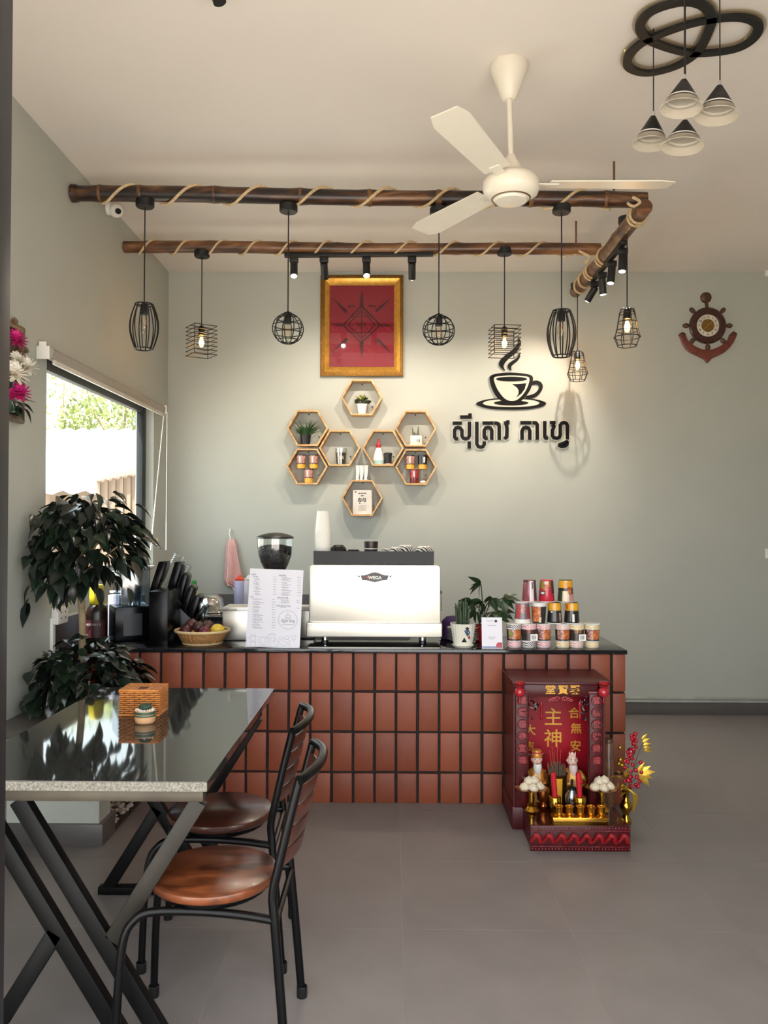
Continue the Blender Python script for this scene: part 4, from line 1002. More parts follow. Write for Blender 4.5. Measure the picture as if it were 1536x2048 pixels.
mk('bottle_body', B().lathe([(0, CT), (.052, CT), (.056, CT+.006), (.056, st-.045), (.05, st-.02), (.034, st), (0, st)], (sx, sy, 0), 28), mat('chocolate plastic', '#1a0d0b', .3), sb, sharp=50)
mk('cap', B().lathe([(.036, st), (.040, st+.004), (.040, st+.05), (.037, sc_top-.02), (.030, sc_top-.004), (.012, sc_top), (0, sc_top)], (sx, sy, 0), 24), mat('yellow cap', '#c8b52a', .4), sb, sharp=50)
zl0, zl1 = P(192, 1262, sy).z, P(192, 1238, sy).z
lb = mk('bottle_label', B().sector((sx, sy, 0), .056, zl0-.03, .056, zl1, 200, 340, 16), mat('label', '#3d1518', .5), sb)
text("HERSHEY'S", .018, mat('silver print', '#b9aeb0', .5), 'label_lettering', lb, T((sx, sy-.0585, (zl0+zl1)/2+.008)), .0004)
q = P(229, 1212, 4.70)
cb = thing('white_carton', (q.x, 4.72, CT), 'pale lilac white carton behind the blender hood', 'carton')
mk('carton_body', B().mm((q.x-.035, 4.69, CT), (q.x+.035, 4.76, P(229, 1190, 4.70).z)), mat('lilac card', '#a9a7b8', .7), cb, bevel=.002)
mk('carton_fold', B().mm((q.x-.035, 4.72, P(229, 1186, 4.70).z), (q.x+.035, 4.73, P(229, 1182, 4.70).z)), M_['paper'], cb)

# ================================================================ grinder
gx, gy = P(550, 1137, 4.62).x, 4.62
gz = {y: P(550, y, gy).z for y in (1065, 1077, 1092, 1137, 1150)}
gr = thing('coffee_grinder', (gx, gy, CT), 'coffee grinder with clear hopper of dark beans behind the menu board', 'grinder')
mk('lid', B().lathe([(0, gz[1065]), (.04, gz[1065]-.002), (.085, gz[1065]-.015), (.103, gz[1077]+.009), (.104, gz[1077]), (0, gz[1077])], (gx, gy, 0), 36), M_['black'], gr, sharp=50)
hp = [(.101, gz[1077]), (.0995, gz[1092]), (.094, gz[1092]-.05), (.078, gz[1137]+.03), (.058, gz[1137]-.012), (.05, gz[1150]-.01)]
mk('hopper', B().lathe(hp, (gx, gy, 0), 36), M_['glass'], gr, sharp=60)
beans = mat('roasted coffee beans', '#1a1210', .35, var=.6, scale=90, bump=.9, bscale=120)
mk('coffee_beans', B().lathe([(0, gz[1092]+.006), (.04, gz[1092]+.008), (.07, gz[1092]+.002), (.093, gz[1092]-.003), (.0915, gz[1092]-.05), (.0755, gz[1137]+.03), (.0555, gz[1137]-.01), (0, gz[1137]-.01)], (gx, gy, 0), 36, wob=lambda a, z: 1+.012*math.sin(17*a+z*200)), beans, gr, kind='stuff', sharp=60)
mk('collar', B().lathe([(.052, gz[1150]-.03), (.056, gz[1150]-.03), (.056, gz[1150]), (.05, gz[1150])], (gx, gy, 0), 28), M_['black'], gr)
mk('hopper_rod', B().cyl((gx-.01, gy-.03, gz[1077]), (gx-.01, gy-.03, gz[1092]-.03), .006, n=10), M_['chrome'], gr)
mk('grinder_body', B().mm((gx-.085, gy-.09, CT+.012), (gx+.085, gy+.13, gz[1150]-.03)), M_['acryl_bl'], gr, bevel=.012)
mk('base_plate', B().mm((gx-.095, gy-.13, CT), (gx+.095, gy+.14, CT+.012)), M_['black'], gr, bevel=.003)

# ================================================================ back counter clutter
bq = P(421, 1222, 6.02)
bo = thing('steel_bowl', (bq.x, 6.02, CT), 'upside-down stainless steel mixing bowl on the back counter', 'bowl')
mk('bowl_shell', B().lathe([(.112, CT+.010), (.108, CT+.022), (.102, CT+.06), (.085, CT+.10), (.055, CT+.125), (.03, CT+.128), (0, CT+.128)], (bq.x, 6.02, 0), 36), M_['chrome'], bo, sharp=60)
mk('bowl_rim', B().tube([(bq.x+.113*math.cos(a), 6.02+.113*math.sin(a), CT+.006) for a in [2*PI*i/40 for i in range(40)]], .005, 6, closed=True), M_['chrome'], bo)
t0_ = P(444, 1284, 4.56); t1_ = P(491, 1217, 4.56)
tb_ = thing('steel_container', (t0_.x+.06, 4.65, CT), 'deep stainless steel food pan between the fruit basket and menu board', 'container')
mk('pan_wall', B().mm((t0_.x, 4.56, CT), (t1_.x+.06, 4.76, t1_.z-.01)), M_['steel'], tb_, bevel=.008)
mk('pan_rim', B().mm((t0_.x-.018, 4.545, t1_.z-.01), (t1_.x+.07, 4.775, t1_.z-.004)), M_['chrome'], tb_, bevel=.002)
mk('pan_lid', B().mm((t0_.x+.0, 4.565, t1_.z-.004), (t1_.x+.05, 4.755, t1_.z+.006)), M_['steel'], tb_, bevel=.003)
t0_ = P(592, 1262, 4.66); t1_ = P(628, 1214, 4.66)
tb2 = thing('steel_tray_unit', (t0_.x+.05, 4.72, CT), 'small steel pan showing between menu board and coffee machine', 'container')
mk('pan_wall', B().mm((t0_.x, 4.66, CT), (t1_.x, 4.79, t1_.z-.02)), M_['steel'], tb2, bevel=.004)
mk('pan_rim', B().mm((t0_.x-.006, 4.65, t1_.z-.018), (t1_.x, 4.795, t1_.z)), M_['white'], tb2, bevel=.002)
for i, (x, lab) in enumerate(((479, 'lilac squeeze bottle with orange cap on the back counter below the pink towel'), (497, 'pale translucent bottle half hidden behind the menu board'))):
    q = P(x, 1217, 6.12); h1 = P(x, 1161, 6.12).z
    o = thing('squeeze_bottle', (q.x, 6.12, CT), lab, 'bottle')
    mk('bottle_body', B().lathe([(0, CT), (.038, CT), (.041, CT+.005), (.041, h1-.012), (.034, h1), (0, h1)], (q.x, 6.12, 0), 24), mat('lilac plastic', '#a6a4c4' if i == 0 else '#b9b6bd', .4, sss=.1), o, sharp=50)
    mk('bottle_cap', B().lathe([(.034, h1), (.036, h1+.012), (.02, h1+.02), (.008, h1+.04), (0, h1+.04)], (q.x, 6.12, 0), 20), mat('orange cap', '#d8492e' if i == 0 else '#c9c5c0', .4), o)
q = P(388, 1190, 5.95)
o = thing('lemon_juice_bottle', (q.x, 5.95, CT), 'small yellow lemon juice bottle with green cap behind the organizer', 'bottle')
zt_ = P(388, 1160, 5.95).z
mk('bottle_body', B().lathe([(0, CT), (.03, CT), (.036, CT+.08), (.034, CT+.13), (.02, zt_-.06), (.018, zt_-.04), (0, zt_-.04)], (q.x, 5.95, 0), 20), mat('yellow plastic', '#d9b91f', .4), o, sharp=60)
mk('bottle_cap', B().lathe([(.02, zt_-.04), (.02, zt_-.01), (.008, zt_), (0, zt_)], (q.x, 5.95, 0), 16), mat('green cap', '#2f7a3a', .4), o)
q = P(404, 1245, 4.66)
o = thing('clear_jug', (q.x, 4.66, CT), 'clear measuring cup with black utensil behind the fruit basket', 'jug')
zj_ = P(404, 1206, 4.66).z
mk('jug_wall', B().lathe([(.026, CT), (.034, zj_), (.036, zj_), (.0365, zj_-.004), (.029, CT), (0, CT+.002)], (q.x, 4.66, 0), 24), M_['clearp'], o)
mk('utensil', B().bar(P(394, 1258, 4.62), P(409, 1212, 4.62), .012, .004, (0, 1, 0)), M_['acryl_bl'], o, bevel=.001)

# ================================================================ pink towel on hook
tw = thing('hanging_towel', tuple(P(462, 1075, 6.3)), 'pink cloth towel hanging from a hook on the back wall', 'towel')
hq = P(461, 1060, 6.325)
mk('hook', B().cyl((hq.x, 6.329, hq.z), (hq.x, 6.30, hq.z-.004), .006, n=10).cyl((hq.x, 6.302, hq.z-.012), (hq.x, 6.302, hq.z+.010), .004, n=8), M_['white'], tw)
mk('loop', B().tube(catmull([(hq.x, 6.302, hq.z-.004), (hq.x-.004, 6.30, hq.z-.03), (hq.x+.004, 6.30, hq.z-.06), (hq.x+.002, 6.30, hq.z-.085)], 4), .004, 6), M_['white'], tw)
lefts = [(457, 1078), (452, 1092), (450, 1110), (449, 1130), (447, 1150), (446, 1160), (452, 1174)]
rights = [(467, 1078), (471, 1092), (474, 1110), (478, 1130), (483, 1150), (480, 1165), (473, 1178)]
b = B(); n = 14; vs = []
for i in range(7):
    l = P(*lefts[i], 6.29); r = P(*rights[i], 6.29)
    for j in range(n+1):
        t = j/n; q = l.lerp(r, t); amp = .004+.016*min(1, i/3)
        y = 6.288 + amp*math.sin(t*9+.4*i)*.8
        vs.append((q.x, min(y, 6.318), q.z + (.02*math.sin(t*5) if i == 6 else 0)))
fs = [(i*(n+1)+j, i*(n+1)+j+1, (i+1)*(n+1)+j+1, (i+1)*(n+1)+j) for i in range(6) for j in range(n)]
to = mk('cloth', b.add(vs, fs), mat('pink terry', '#d9a8a3', .9, var=.1, scale=60, bump=.4, bscale=220), tw, sharp=80)
so_ = to.modifiers.new('thick', 'SOLIDIFY'); so_.thickness = .006
mk('cloth_hem', B().tube([V(v_)+V((0, -.004, 0)) for v_ in vs[6*(n+1):]], .0035, 6).tube([V(vs[i*(n+1)+3])+V((.004, -.006, 0)) for i in range(7)], .0035, 6), mat('pale hem', '#dccdbf', .9), tw)

# ================================================================ right end of the counter
Yp = 4.375
q = P(926, 1290, Yp); wx = q.x; R1 = 25*px(Yp); R0 = 18.5*px(Yp); zt_ = P(926, 1246, Yp).z
po = thing('potted_cactus', (wx, Yp, CT), 'spiky green succulent in a white fluted pot with saucer beside the coffee machine', 'potted plant')
flute = lambda a, z: 1+.014*math.cos(22*a)
ptm = mk('pot', B().lathe([(0, CT+.010), (R0, CT+.010), (R1, zt_-.004), (R1*1.02, zt_), (R1*.94, zt_), (R1*.9, zt_-.015), (0, zt_-.015)], (wx, Yp, 0), 132, wob=flute), mat('white ceramic', '#e4e0d0', .3, var=.02), po, sharp=60)
mk('saucer', B().lathe([(0, CT), (R0*1.0, CT), (R0*1.22, CT+.012), (R0*1.16, CT+.013), (0, CT+.008)], (wx, Yp, 0), 40), mat('white ceramic2', '#e4e0d0', .3), po)
mk('soil', B().lathe([(0, zt_-.012), (R1*.92, zt_-.012)], (wx, Yp, 0), 30), M_['soil'], po)
def potpoly(l, m, nm='pot_decal'):
    b = B(); vs = []
    for x, y in l:
        p = P(x, y, Yp-.06); z = p.z; rr = R0 + (R1-R0)*(z-CT-.01)/(zt_-CT-.014) + .0014
        d = max(-1, min(1, (P(x, y, Yp-rr).x-wx)/rr)); vs.append((wx+rr*d*1.0, Yp-rr*math.sqrt(1-d*d)*1.0 - .0012, z))
    mk(nm, b.add(vs, [tuple(range(len(vs)))]), m, ptm)
potpoly([(923, 1285), (934, 1285), (928.5, 1275)], M_['black'])
potpoly([(928, 1262), (935, 1274), (941, 1266), (936, 1257)], mat('blue decal', '#38506e', .5))
potpoly([(935, 1276), (941, 1280), (940, 1270)], mat('red decal', '#a03a34', .5))
potpoly([(930, 1257), (934, 1254), (939, 1256), (936, 1260)], M_['black'])
sg = mat('succulent green', '#34452a', .5, var=.3, scale=40)
for i in range(13):
    a = i*2.4; rr = .010+.024*((i*7) % 13)/13; bx_, by_ = wx+rr*math.cos(a), Yp+rr*math.sin(a); hh = (.15 if i % 3 else .17)*(1-.35*rr/.034)
    pts = [(bx_+(rr*.4*math.cos(a))*t, by_+(rr*.4*math.sin(a))*t, zt_-.014+hh*t) for t in (0, .3, .6, .85, 1)]
    s_ = mk('stem', B().tube(pts, [.006, .0075, .007, .005, .0015], 7), sg, po)
    nb_ = B()
    for k in range(12):
        t = .15+.8*k/12; c = V(pts[0]).lerp(V(pts[-1]), t); a2 = k*2.4; d = V((math.cos(a2), math.sin(a2), .7))
        nb_.tube([c, c+d*.013], [.0035, .0006], 5)
    mk('spine_leaves', nb_, sg, s_, kind='stuff')
# plates behind the pot
plm = mesh(B().lathe([(0, 0), (.05, 0), (.055, .003), (.086, .014), (.088, .016), (.084, .0165), (.052, .006), (0, .005)], (0, 0, 0), 40), mat('white china', '#dcdad4', .25), name='plate', sharp=50)
for i in range(7):
    o = place('plate', plm, None, (P(926, 1270, 4.56).x, 4.565, CT+.0005+i*.0105))
    tag(o, 'topmost white plate of the stack behind the fluted pot' if i == 6 else 'white plate in the stack behind the fluted pot', 'plate', 'stack of white plates on the counter')
q = P(906, 1252, 4.70)
pcl = thing('purple_cap', (q.x, 4.7, CT), 'purple folded cloth cap behind the fluted pot', 'cap')
zc = P(906, 1231, 4.7).z
mk('cap_crown', B().lathe([(.066, CT+.012), (.068, CT+.05), (.06, zc-.03), (.035, zc-.005), (0, zc)], (q.x, 4.7, 0), 24, wob=lambda a, z: 1+.06*math.sin(5*a)), mat('purple cloth', '#4a2a63', .8, var=.15), pcl, sharp=70)
mk('cap_brim', B().lathe([(.066, CT), (.078, CT+.004), (.066, CT+.014)], (q.x, 4.7, 0), 24), mat('purple cloth dark', '#3d2254', .8), pcl)
# money tree in red pot
rq = P(966, 1275, 4.60); rx = rq.x; zr = P(966, 1250, 4.6).z
mt = thing('money_tree', (rx, 4.60, CT), 'glossy money tree with fingered leaves in a small red pot', 'potted plant')
mk('pot', B().lathe([(0, CT), (.04, CT), (.055, zr), (.05, zr), (.048, zr-.01), (0, zr-.01)], (rx, 4.6, 0), 28), M_['red'], mt)
mk('soil', B().lathe([(0, zr-.009), (.049, zr-.009)], (rx, 4.6, 0), 20), M_['soil'], mt)
lfm = [leaf_mesh(L, W, d, .12, M_['leaf2'][i % 3]) for i, (L, W, d) in enumerate(((.10, .050, .02), (.085, .046, .03), (.11, .052, .035)))]
hubs = [((962, 1169), (-1, .2)), ((985, 1196), (-.2, -.1)), ((1006, 1196), (1, 0)), ((965, 1205), (-.5, 0)), ((985, 1225), (.4, -.3)), ((952, 1224), (-.6, -.3)), ((973, 1235), (0, -.6)), ((1003, 1222), (.7, -.3)), ((945, 1205), (-.8, -.1))]
for i, ((x, y), d) in enumerate(hubs):
    h_ = P(x, y, 4.58 - .03*(i % 3))
    mk('stem', B().tube(catmull([(rx, 4.6, zr-.012), (rx+(h_.x-rx)*.3, 4.6, (zr+h_.z)/2+.02), tuple(h_)], 5), .003, 6), M_['leaf2'][0], mt)
    for j in range(5):
        a = -1.1+j*.55; base = math.atan2(d[1]-.25, d[0])
        dv = V((math.cos(base+a*1.1), random.uniform(-.7, .3), math.sin(base+a)*.55-.15))
        place('leaf', random.choice(lfm), mt, h_, leafrot(dv, random.uniform(.3, 1.1)), random.uniform(.75, 1.05))
# payment card stand (its code left out)
k0_ = P(964, 1298, 4.30); kw = 41*px(4.3); kh = 61*px(4.3)
cd_ = thing('card_stand', (k0_.x+kw/2, 4.31, CT), 'small white payment card in a clear stand at the counter edge', 'card stand')
KM = T((k0_.x, 4.30, CT+.004)) @ Matrix.Rotation(math.radians(-10), 4, 'X')
cpn = mk('card', B().mm((0, 0, 0), (kw, .003, kh)).xf(KM), M_['paper'], cd_)
mk('stand_base', B().mm((k0_.x-.002, 4.292, CT), (k0_.x+kw+.002, 4.36, CT+.004)), M_['clearp'], cd_)
mk('red_corner', B().prism([(kw*.68, .004), (kw-.002, .004), (kw-.002, kh*.19), (kw*.78, kh*.19), (kw*.70, kh*.13)], -.0006, 0).xf(KM), mat('card red', '#b8404c', .5), cpn)
mk('bottom_band', B().mm((.001, -.0004, .001), (kw-.001, 0, .010)).xf(KM), mat('card blue', '#8f96b8', .5), cpn)
mk('card_mark', B().lathe([(0, 0), (.007, 0), (.007, .0006), (0, .0006)], (0, 0, 0), 18).xf(KM @ T((kw*.70, -.0006, kh*.88)) @ Matrix.Rotation(PI/2, 4, 'X')), M_['ink_dark'], cpn)
lp = B()
for u0, u1, v_ in ((.22, .60, .885), (.3, .7, .74), (.3, .68, .36), (.36, .62, .31)): lp.mm((kw*u0, -.0004, kh*v_-.001), (kw*u1, 0, kh*v_+.001))
mk('card_print', lp.xf(KM), M_['ink'], cpn, kind='stuff')

# ================================================================ noodle cups
zig = {k: zebra('zigzag ' + k, a, b_, 55, 4) for k, (a, b_) in {'pink': ('#d88a93', '#f0dcdb'), 'black': ('#4a464a', '#e6e2de'), 'cream': ('#d9b873', '#efe6cf'), 'rose': ('#d9a09a', '#efe4dd')}.items()}
col = {}
def cm(h):
    if h not in col: col[h] = mat('print ' + h, h, .3, var=.1, scale=40, coat=.3)
    return col[h]
food = mat('food print', '#a33a24', .35, col2='#d98a4a', scale=70, coat=.3); meat = mat('noodle print', '#6e2f2a', .35, col2='#d8a89a', scale=90, coat=.3)
def cup(par, cx, Y, z0, z1, r0, r1, base, bands, patches, rimtop=True, nm='cup_wall'):
    """r0 at the foot of the drawing, r1 at the top; bands (t0, t1, mat); patches (a0, a1, t0, t1, mat), 270 faces the viewer"""
    H = z1-z0; rr = lambda t: r0+(r1-r0)*t; zz = lambda t: z0+H*t; c = (cx, Y, 0)
    w_ = mk(nm, B().lathe([(0, z0), (r0*.97, z0), (r0, z0+.002), (r1, z1-.002), (r1*.97, z1), (0, z1)], c, 32), base, par, sharp=50)
    mk('rim', B().tube([(cx+(max(r0, r1)+.001)*math.cos(a), Y+(max(r0, r1)+.001)*math.sin(a), (z1 if r1 > r0 else z0)+(-.002 if r1 > r0 else .002)) for a in [2*PI*i/28 for i in range(28)]], .0022, 6, closed=True), M_['white'], w_)
    for t0, t1, m in bands: mk('band', B().lathe([(rr(t0)+.0005, zz(t0)), (rr(t1)+.0005, zz(t1))], c, 32), m, w_)
    for a0, a1, t0, t1, m in patches: mk('print', B().sector(c, rr(t0), zz(t0), rr(t1), zz(t1), a0, a1, 6, .0009), m, w_)
    return w_
Yc = 4.37; uc = px(Yc); yy = lambda y: P(1100, y, Yc).z
packtop = CT + .127
# two shrink-wrapped packs of three
for (lab, xs, tops, cs) in (('shrink-wrapped row of three noodle cups with pink patterned bases, beside the payment card', (1028, 1057, 1087), 'pink', ('pink', 'black', 'pink')), ('shrink-wrapped row of three noodle cups with cream bases at the counter end', (1125, 1153, 1184), 'cream', ('cream', 'rose', 'cream'))):
    t_ = thing('noodle_cup_pack', (P(xs[1], 1298, Yc).x, Yc, CT), lab, 'noodle cups', 'packs of noodle cups on the counter')
    for i, x in enumerate(xs):
        X = P(x, 1290, Yc).x
        pats = [(215, 262, .36, .74, meat if i != 1 else cm('#2a2624')), (262, 330, .36, .74, food if i != 1 else cm('#3a3030'))]
        if i == 0 and tops == 'pink': pats.append((225, 250, .45, .68, cm('#7d9a3a')))
        if i == 1: pats.append((230, 300, .62, .76, cm('#a83a3a') if tops == 'pink' else cm('#c98a3a')))
        cup(t_, X, Yc, CT+.0005, packtop, .0345, .0395, cm('#d8d4cf'), [(.03, .26, zig[cs[i]]), (.30, .34, cm('#2b2828')), (.34, .76, cm('#3a3333')), (.78, .95, zig[cs[(i+1) % 3]])], pats)
    X = P(xs[1]+7, 1280, Yc).x
    lb = mk('barcode_label', B().mm((X-.016, Yc-.0445, CT+.040), (X+.022, Yc-.0435, CT+.074)), M_['white'], t_)
    bc_ = B()
    for i in range(9): bc_.mm((X-.008+i*.0024, Yc-.0449, CT+.047), (X-.008+i*.0024+random.uniform(.0007, .0017), Yc-.0445, CT+.067))
    mk('bar_lines', bc_, M_['ink_dark'], lb, kind='stuff')
z2 = packtop + .001; h2 = 42*uc
def single(lab, x0, x1, z, h, inv, base, bands, patches, Y=Yc):
    X = P((x0+x1)/2, 1240, Y).x; wb = (x1-x0)/2*px(Y); r_w, r_n = wb*.99, wb*.80
    t_ = thing('noodle_cup', (X, Y, z), lab, 'noodle cup', 'loose noodle cups stacked on the packs')
    cup(t_, X, Y, z, z+h, r_w if inv else r_n, r_n if inv else r_w, base, bands, patches); return t_
single('upside-down noodle cup with broad white rim, middle row next to the money tree', 1029, 1061, z2, h2, True, cm('#cfcac6'), [(0, .20, M_['white']), (.2, .95, cm('#6d6870'))], [(205, 245, .25, .9, cm('#b34a4a')), (295, 335, .2, .8, cm('#a03a3e')), (240, 285, .5, .9, meat)])
single('upright noodle cup with red food picture in the middle row', 1062, 1093, z2, h2, False, cm('#2c2a2b'), [(.80, 1, M_['white'])], [(200, 275, .08, .78, food), (262, 282, .05, .3, cm('#e0c9a0'))])
single('upside-down black noodle cup with yellow top in the middle row', 1094, 1124, z2, h2, True, cm('#201d1c'), [(.64, .97, cm('#e2a526')), (.60, .63, cm('#c9a55a'))], [(235, 305, .1, .5, cm('#2f2a28')), (225, 245, .52, .57, M_['white']), (300, 318, .1, .5, meat)])
single('upside-down black noodle cup with yellow top at the end of the middle row', 1128, 1159, z2, h2, True, cm('#1f1c1b'), [(.64, .97, cm('#e2a526')), (.60, .63, cm('#c9a55a'))], [(262, 280, .08, .45, M_['white']), (225, 255, .1, .5, cm('#3a302c')), (205, 225, .68, .9, cm('#c9542e'))])
z3 = z2 + h2 + .001; h3 = 44*uc
single('upside-down dark pink noodle cup on the top row next to the money tree', 1044, 1074, z3, h3, True, cm('#8d4a52'), [(0, .05, cm('#b8243a')), (.9, .97, cm('#3c2a2c'))], [(262, 296, .05, .95, cm('#e2d2d0')), (296, 335, .1, .95, cm('#4a3a3c')), (280, 292, .6, .9, cm('#4a464a'))])
single('upside-down bright red noodle cup in the middle of the top row', 1077, 1109, z3, h3, True, cm('#c0243c'), [(.72, .95, cm('#8a5a3a'))], [(205, 250, .32, .5, M_['ink_dark']), (210, 245, .36, .46, M_['white']), (232, 285, .55, .95, food), (208, 232, .6, .92, cm('#7d8a3a')), (300, 340, .4, .95, cm('#2f2627')), (240, 275, .8, .93, cm('#d8c3b0'))])
single('upside-down noodle cup with yellow top, last on the top row', 1115, 1147, z3, h3, True, cm('#3a3a28'), [(.64, .97, cm('#e2a526')), (.52, .63, cm('#1d1b19'))], [(235, 285, .05, .5, cm('#e0cfb4')), (275, 310, .38, .7, food), (205, 235, .08, .5, cm('#34462a')), (285, 335, .05, .36, cm('#c98a8a')), (250, 280, .7, .88, cm('#d88a26'))])
# ================================================================ gold framed picture
Yw = WY
def cr(ox, oy, k, Y): return lambda x, y: (lambda q: (q.x, q.z))(P(ox+x*k, oy+y*k, Y))
g = cr(640, 545, .1107, 6.30)
x0, z1 = g(10, 45); x1, z0 = g(1500, 1870)
pf = thing('framed_picture', ((x0+x1)/2, 6.315, z0), 'red cloth picture with star diagram in a wide gold frame on the back wall', 'picture')
ix0, iz1 = g(172, 225); ix1, iz0 = g(1335, 1700)
mx0, mz1 = g(95, 110); mx1, mz0 = g(1440, 1800)
def frame_bar(nm, o, i, yo, yi, m):
    (ax, az, bx, bz), (cx, cz, dx, dz) = o, i
    sides = [((ax, az), (bx, az), (dx, cz), (cx, cz)), ((bx, az), (bx, bz), (dx, dz), (dx, cz)), ((bx, bz), (ax, bz), (cx, dz), (dx, dz)), ((ax, bz), (ax, az), (cx, cz), (cx, dz))]
    for s in sides:
        b = B(); (p, q, r, t) = s
        b.add([(p[0], yo, p[1]), (q[0], yo, q[1]), (r[0], yi, r[1]), (t[0], yi, t[1]), (p[0], 6.329, p[1]), (q[0], 6.329, q[1]), (r[0], 6.329, r[1]), (t[0], 6.329, t[1])],
              [(0, 1, 2, 3), (7, 6, 5, 4), (0, 4, 5, 1), (1, 5, 6, 2), (2, 6, 7, 3), (3, 7, 4, 0)])
        mk(nm, b, m, pf, bevel=.001)
goldf = mat('gilded frame', '#d6a048', .32, metal=.7, var=.15, scale=30, bump=.1, bscale=90)
goldd = mat('dark gilded edge', '#7d5722', .4, metal=.8, var=.3, scale=80, bump=.5, bscale=120)
frame_bar('frame_edge', (x0, z0, x1, z1), (mx0, mz0, mx1, mz1), 6.298, 6.292, goldd)
frame_bar('frame_bar', (mx0, mz0, mx1, mz1), (ix0, iz0, ix1, iz1), 6.290, 6.312, goldf)
beads = B()
for i in range(46):
    t = (i+.5)/46
    beads.sph((x0+(x1-x0)*t, 6.297, z1-.006), .0045, 6, 4).sph((x0+.006, 6.297, z0+(z1-z0)*t), .0045, 6, 4)
mk('bead_trim', beads, goldd, pf, kind='stuff')
cl = mk('red_cloth', B().mm((ix0, 6.318, iz0), (ix1, 6.326, iz1)), mat('red cloth print', '#8a1026', .5, var=.08, scale=4, spec=.25), pf)
dk = mat('dark print', '#4a0a16', .5, spec=.25); st = B(); yA, yB = 6.3172, 6.318
def S(pts, wd): st.stroke([g(*p) for p in pts], wd*.1107*px(6.3), yA, yB)
for d in (0, 70): S([(750, 590+d), (1085-d*1.2, 940), (750, 1260-d), (415+d*1.2, 940), (750, 590+d)], 30 if d == 0 else 14)
S([(400, 935), (1100, 935)], 16); S([(750, 600), (750, 1250)], 16); S([(580, 790), (920, 790)], 14); S([(590, 1080), (910, 1080)], 14)
S([(640, 1030), (760, 860), (860, 1030)], 12); S([(660, 870), (760, 1010), (840, 870)], 10); S([(520, 935), (640, 790), (750, 700), (860, 790), (980, 935), (860, 1080), (750, 1160), (640, 1080), (520, 935)], 9)
for (a, b_, wd) in (((750, 600), (750, 320), 70), ((750, 1250), (755, 1530), 70), ((400, 940), (190, 925), 60), ((1100, 940), (1300, 950), 60), ((480, 710), (230, 450), 60), ((1010, 690), (1270, 460), 60), ((500, 1180), (220, 1420), 60), ((1030, 1190), (1300, 1460), 60)):
    u = .1107*px(6.3); st.stroke([g(*a), g(*[(a[i]+b_[i])/2 for i in (0, 1)]), g(*b_)], [wd*u, wd*u*.75, wd*u*.1], yA, yB)
for s in (-1, 1):
    S([(750+s*120, 590), (750+s*260, 600)], 26); S([(750+s*300, 1190), (750+s*260, 1250), (750+s*300, 1290)], 14)
mk('star_print', st, dk, cl, kind='stuff', flat=True)
mk('picture_glass', B().mm((ix0, 6.3145, iz0), (ix1, 6.3155, iz1)), clear('picture glass', (.97, .97, .97), .004), pf)

# ================================================================ hexagon shelves and what stands in them
HD = .105; Yh = WY - .002
def hexshelf(cx, cy, lab):
    c = P(cx, cy, Yh-HD); R = 41.5*px(Yh-HD); th = .012
    t = thing('hexagon_shelf', (c.x, Yh-HD/2, c.z-R*.866), lab, 'shelf', 'honeycomb of hexagon shelves on the back wall')
    for i in range(6):
        a0, a1 = PI/3*i, PI/3*(i+1); r2 = R - th/math.cos(PI/6)
        q = [(c.x+R*math.cos(a0), c.z+R*math.sin(a0)), (c.x+R*math.cos(a1), c.z+R*math.sin(a1)), (c.x+r2*math.cos(a1), c.z+r2*math.sin(a1)), (c.x+r2*math.cos(a0), c.z+r2*math.sin(a0))]
        mk('board', B().prism(q, Yh-HD, Yh), M_['hexwood'], t, bevel=.001)
    for a, rr in ((PI/2, R*.74), (-PI/5, R*.62)):
        mk('screw', B().cyl((c.x+rr*math.cos(a), Yh-.004, c.z+rr*math.sin(a)), (c.x+rr*math.cos(a), Yh, c.z+rr*math.sin(a)), .006, n=10), M_['black'], t)
    return c, c.z - (R-th/math.cos(PI/6))*math.cos(PI/6) + .0005
hx = {}
for k_, cx, cy, lab in (('top', 723.3, 794.8, 'hexagon shelf with yellow-green plant, directly under the gold frame'), ('lu', 615, 856, 'hexagon shelf holding the grassy plant in a black pot'), ('li', 679.2, 896, 'hexagon shelf holding the printed coffee cup'),
                        ('ri', 766, 896, 'hexagon shelf holding the red-capped bottle'), ('ru', 831.5, 857, 'hexagon shelf holding the cactus in a cream pot'), ('ll', 614, 933, 'hexagon shelf with three snack cups, below the grassy plant'), ('rl', 832, 934, 'hexagon shelf with three cups and a white stone, below the cactus'), ('bot', 724.3, 996, 'lowest hexagon shelf holding the white booklet')):
    hx[k_] = hexshelf(cx, cy, lab)
Yi = Yh - .055; u = px(Yi)
# top: white pot with yellow green bush
c, z = hx['top']; X = P(724, 800, Yi).x
t = thing('potted_plant', (X, Yi, z), 'small yellow-green artificial plant in a white pot on the top shelf', 'potted plant')
mk('pot', B().lathe([(0, z), (.030, z), (.037, z+.062), (.040, z+.063), (.040, z+.078), (.036, z+.078), (0, z+.07)], (X, Yi, 0), 28), M_['white'], t)
yg = [leaf_mesh(.026, .016, .004, .1, m) for m in (mat('yellow green leaf', '#8c8f2e', .5, var=.2), mat('olive leaf', '#3d4a22', .5, var=.2), mat('green leaf dark', '#27361c', .5))]
for i in range(110):
    d = V((random.gauss(0, 1), random.gauss(0, 1), abs(random.gauss(0, 1)))).normalized(); q = V((X, Yi, z+.085)) + V((d.x*.052, d.y*.042, d.z*.055))*random.uniform(.5, 1)
    place('leaf', yg[0 if (d.z > .6 and d.x < .3) else random.choice((1, 2, 2))], t, q, leafrot(d + V((0, 0, .2)), random.uniform(-1, 1)), random.uniform(.8, 1.2))
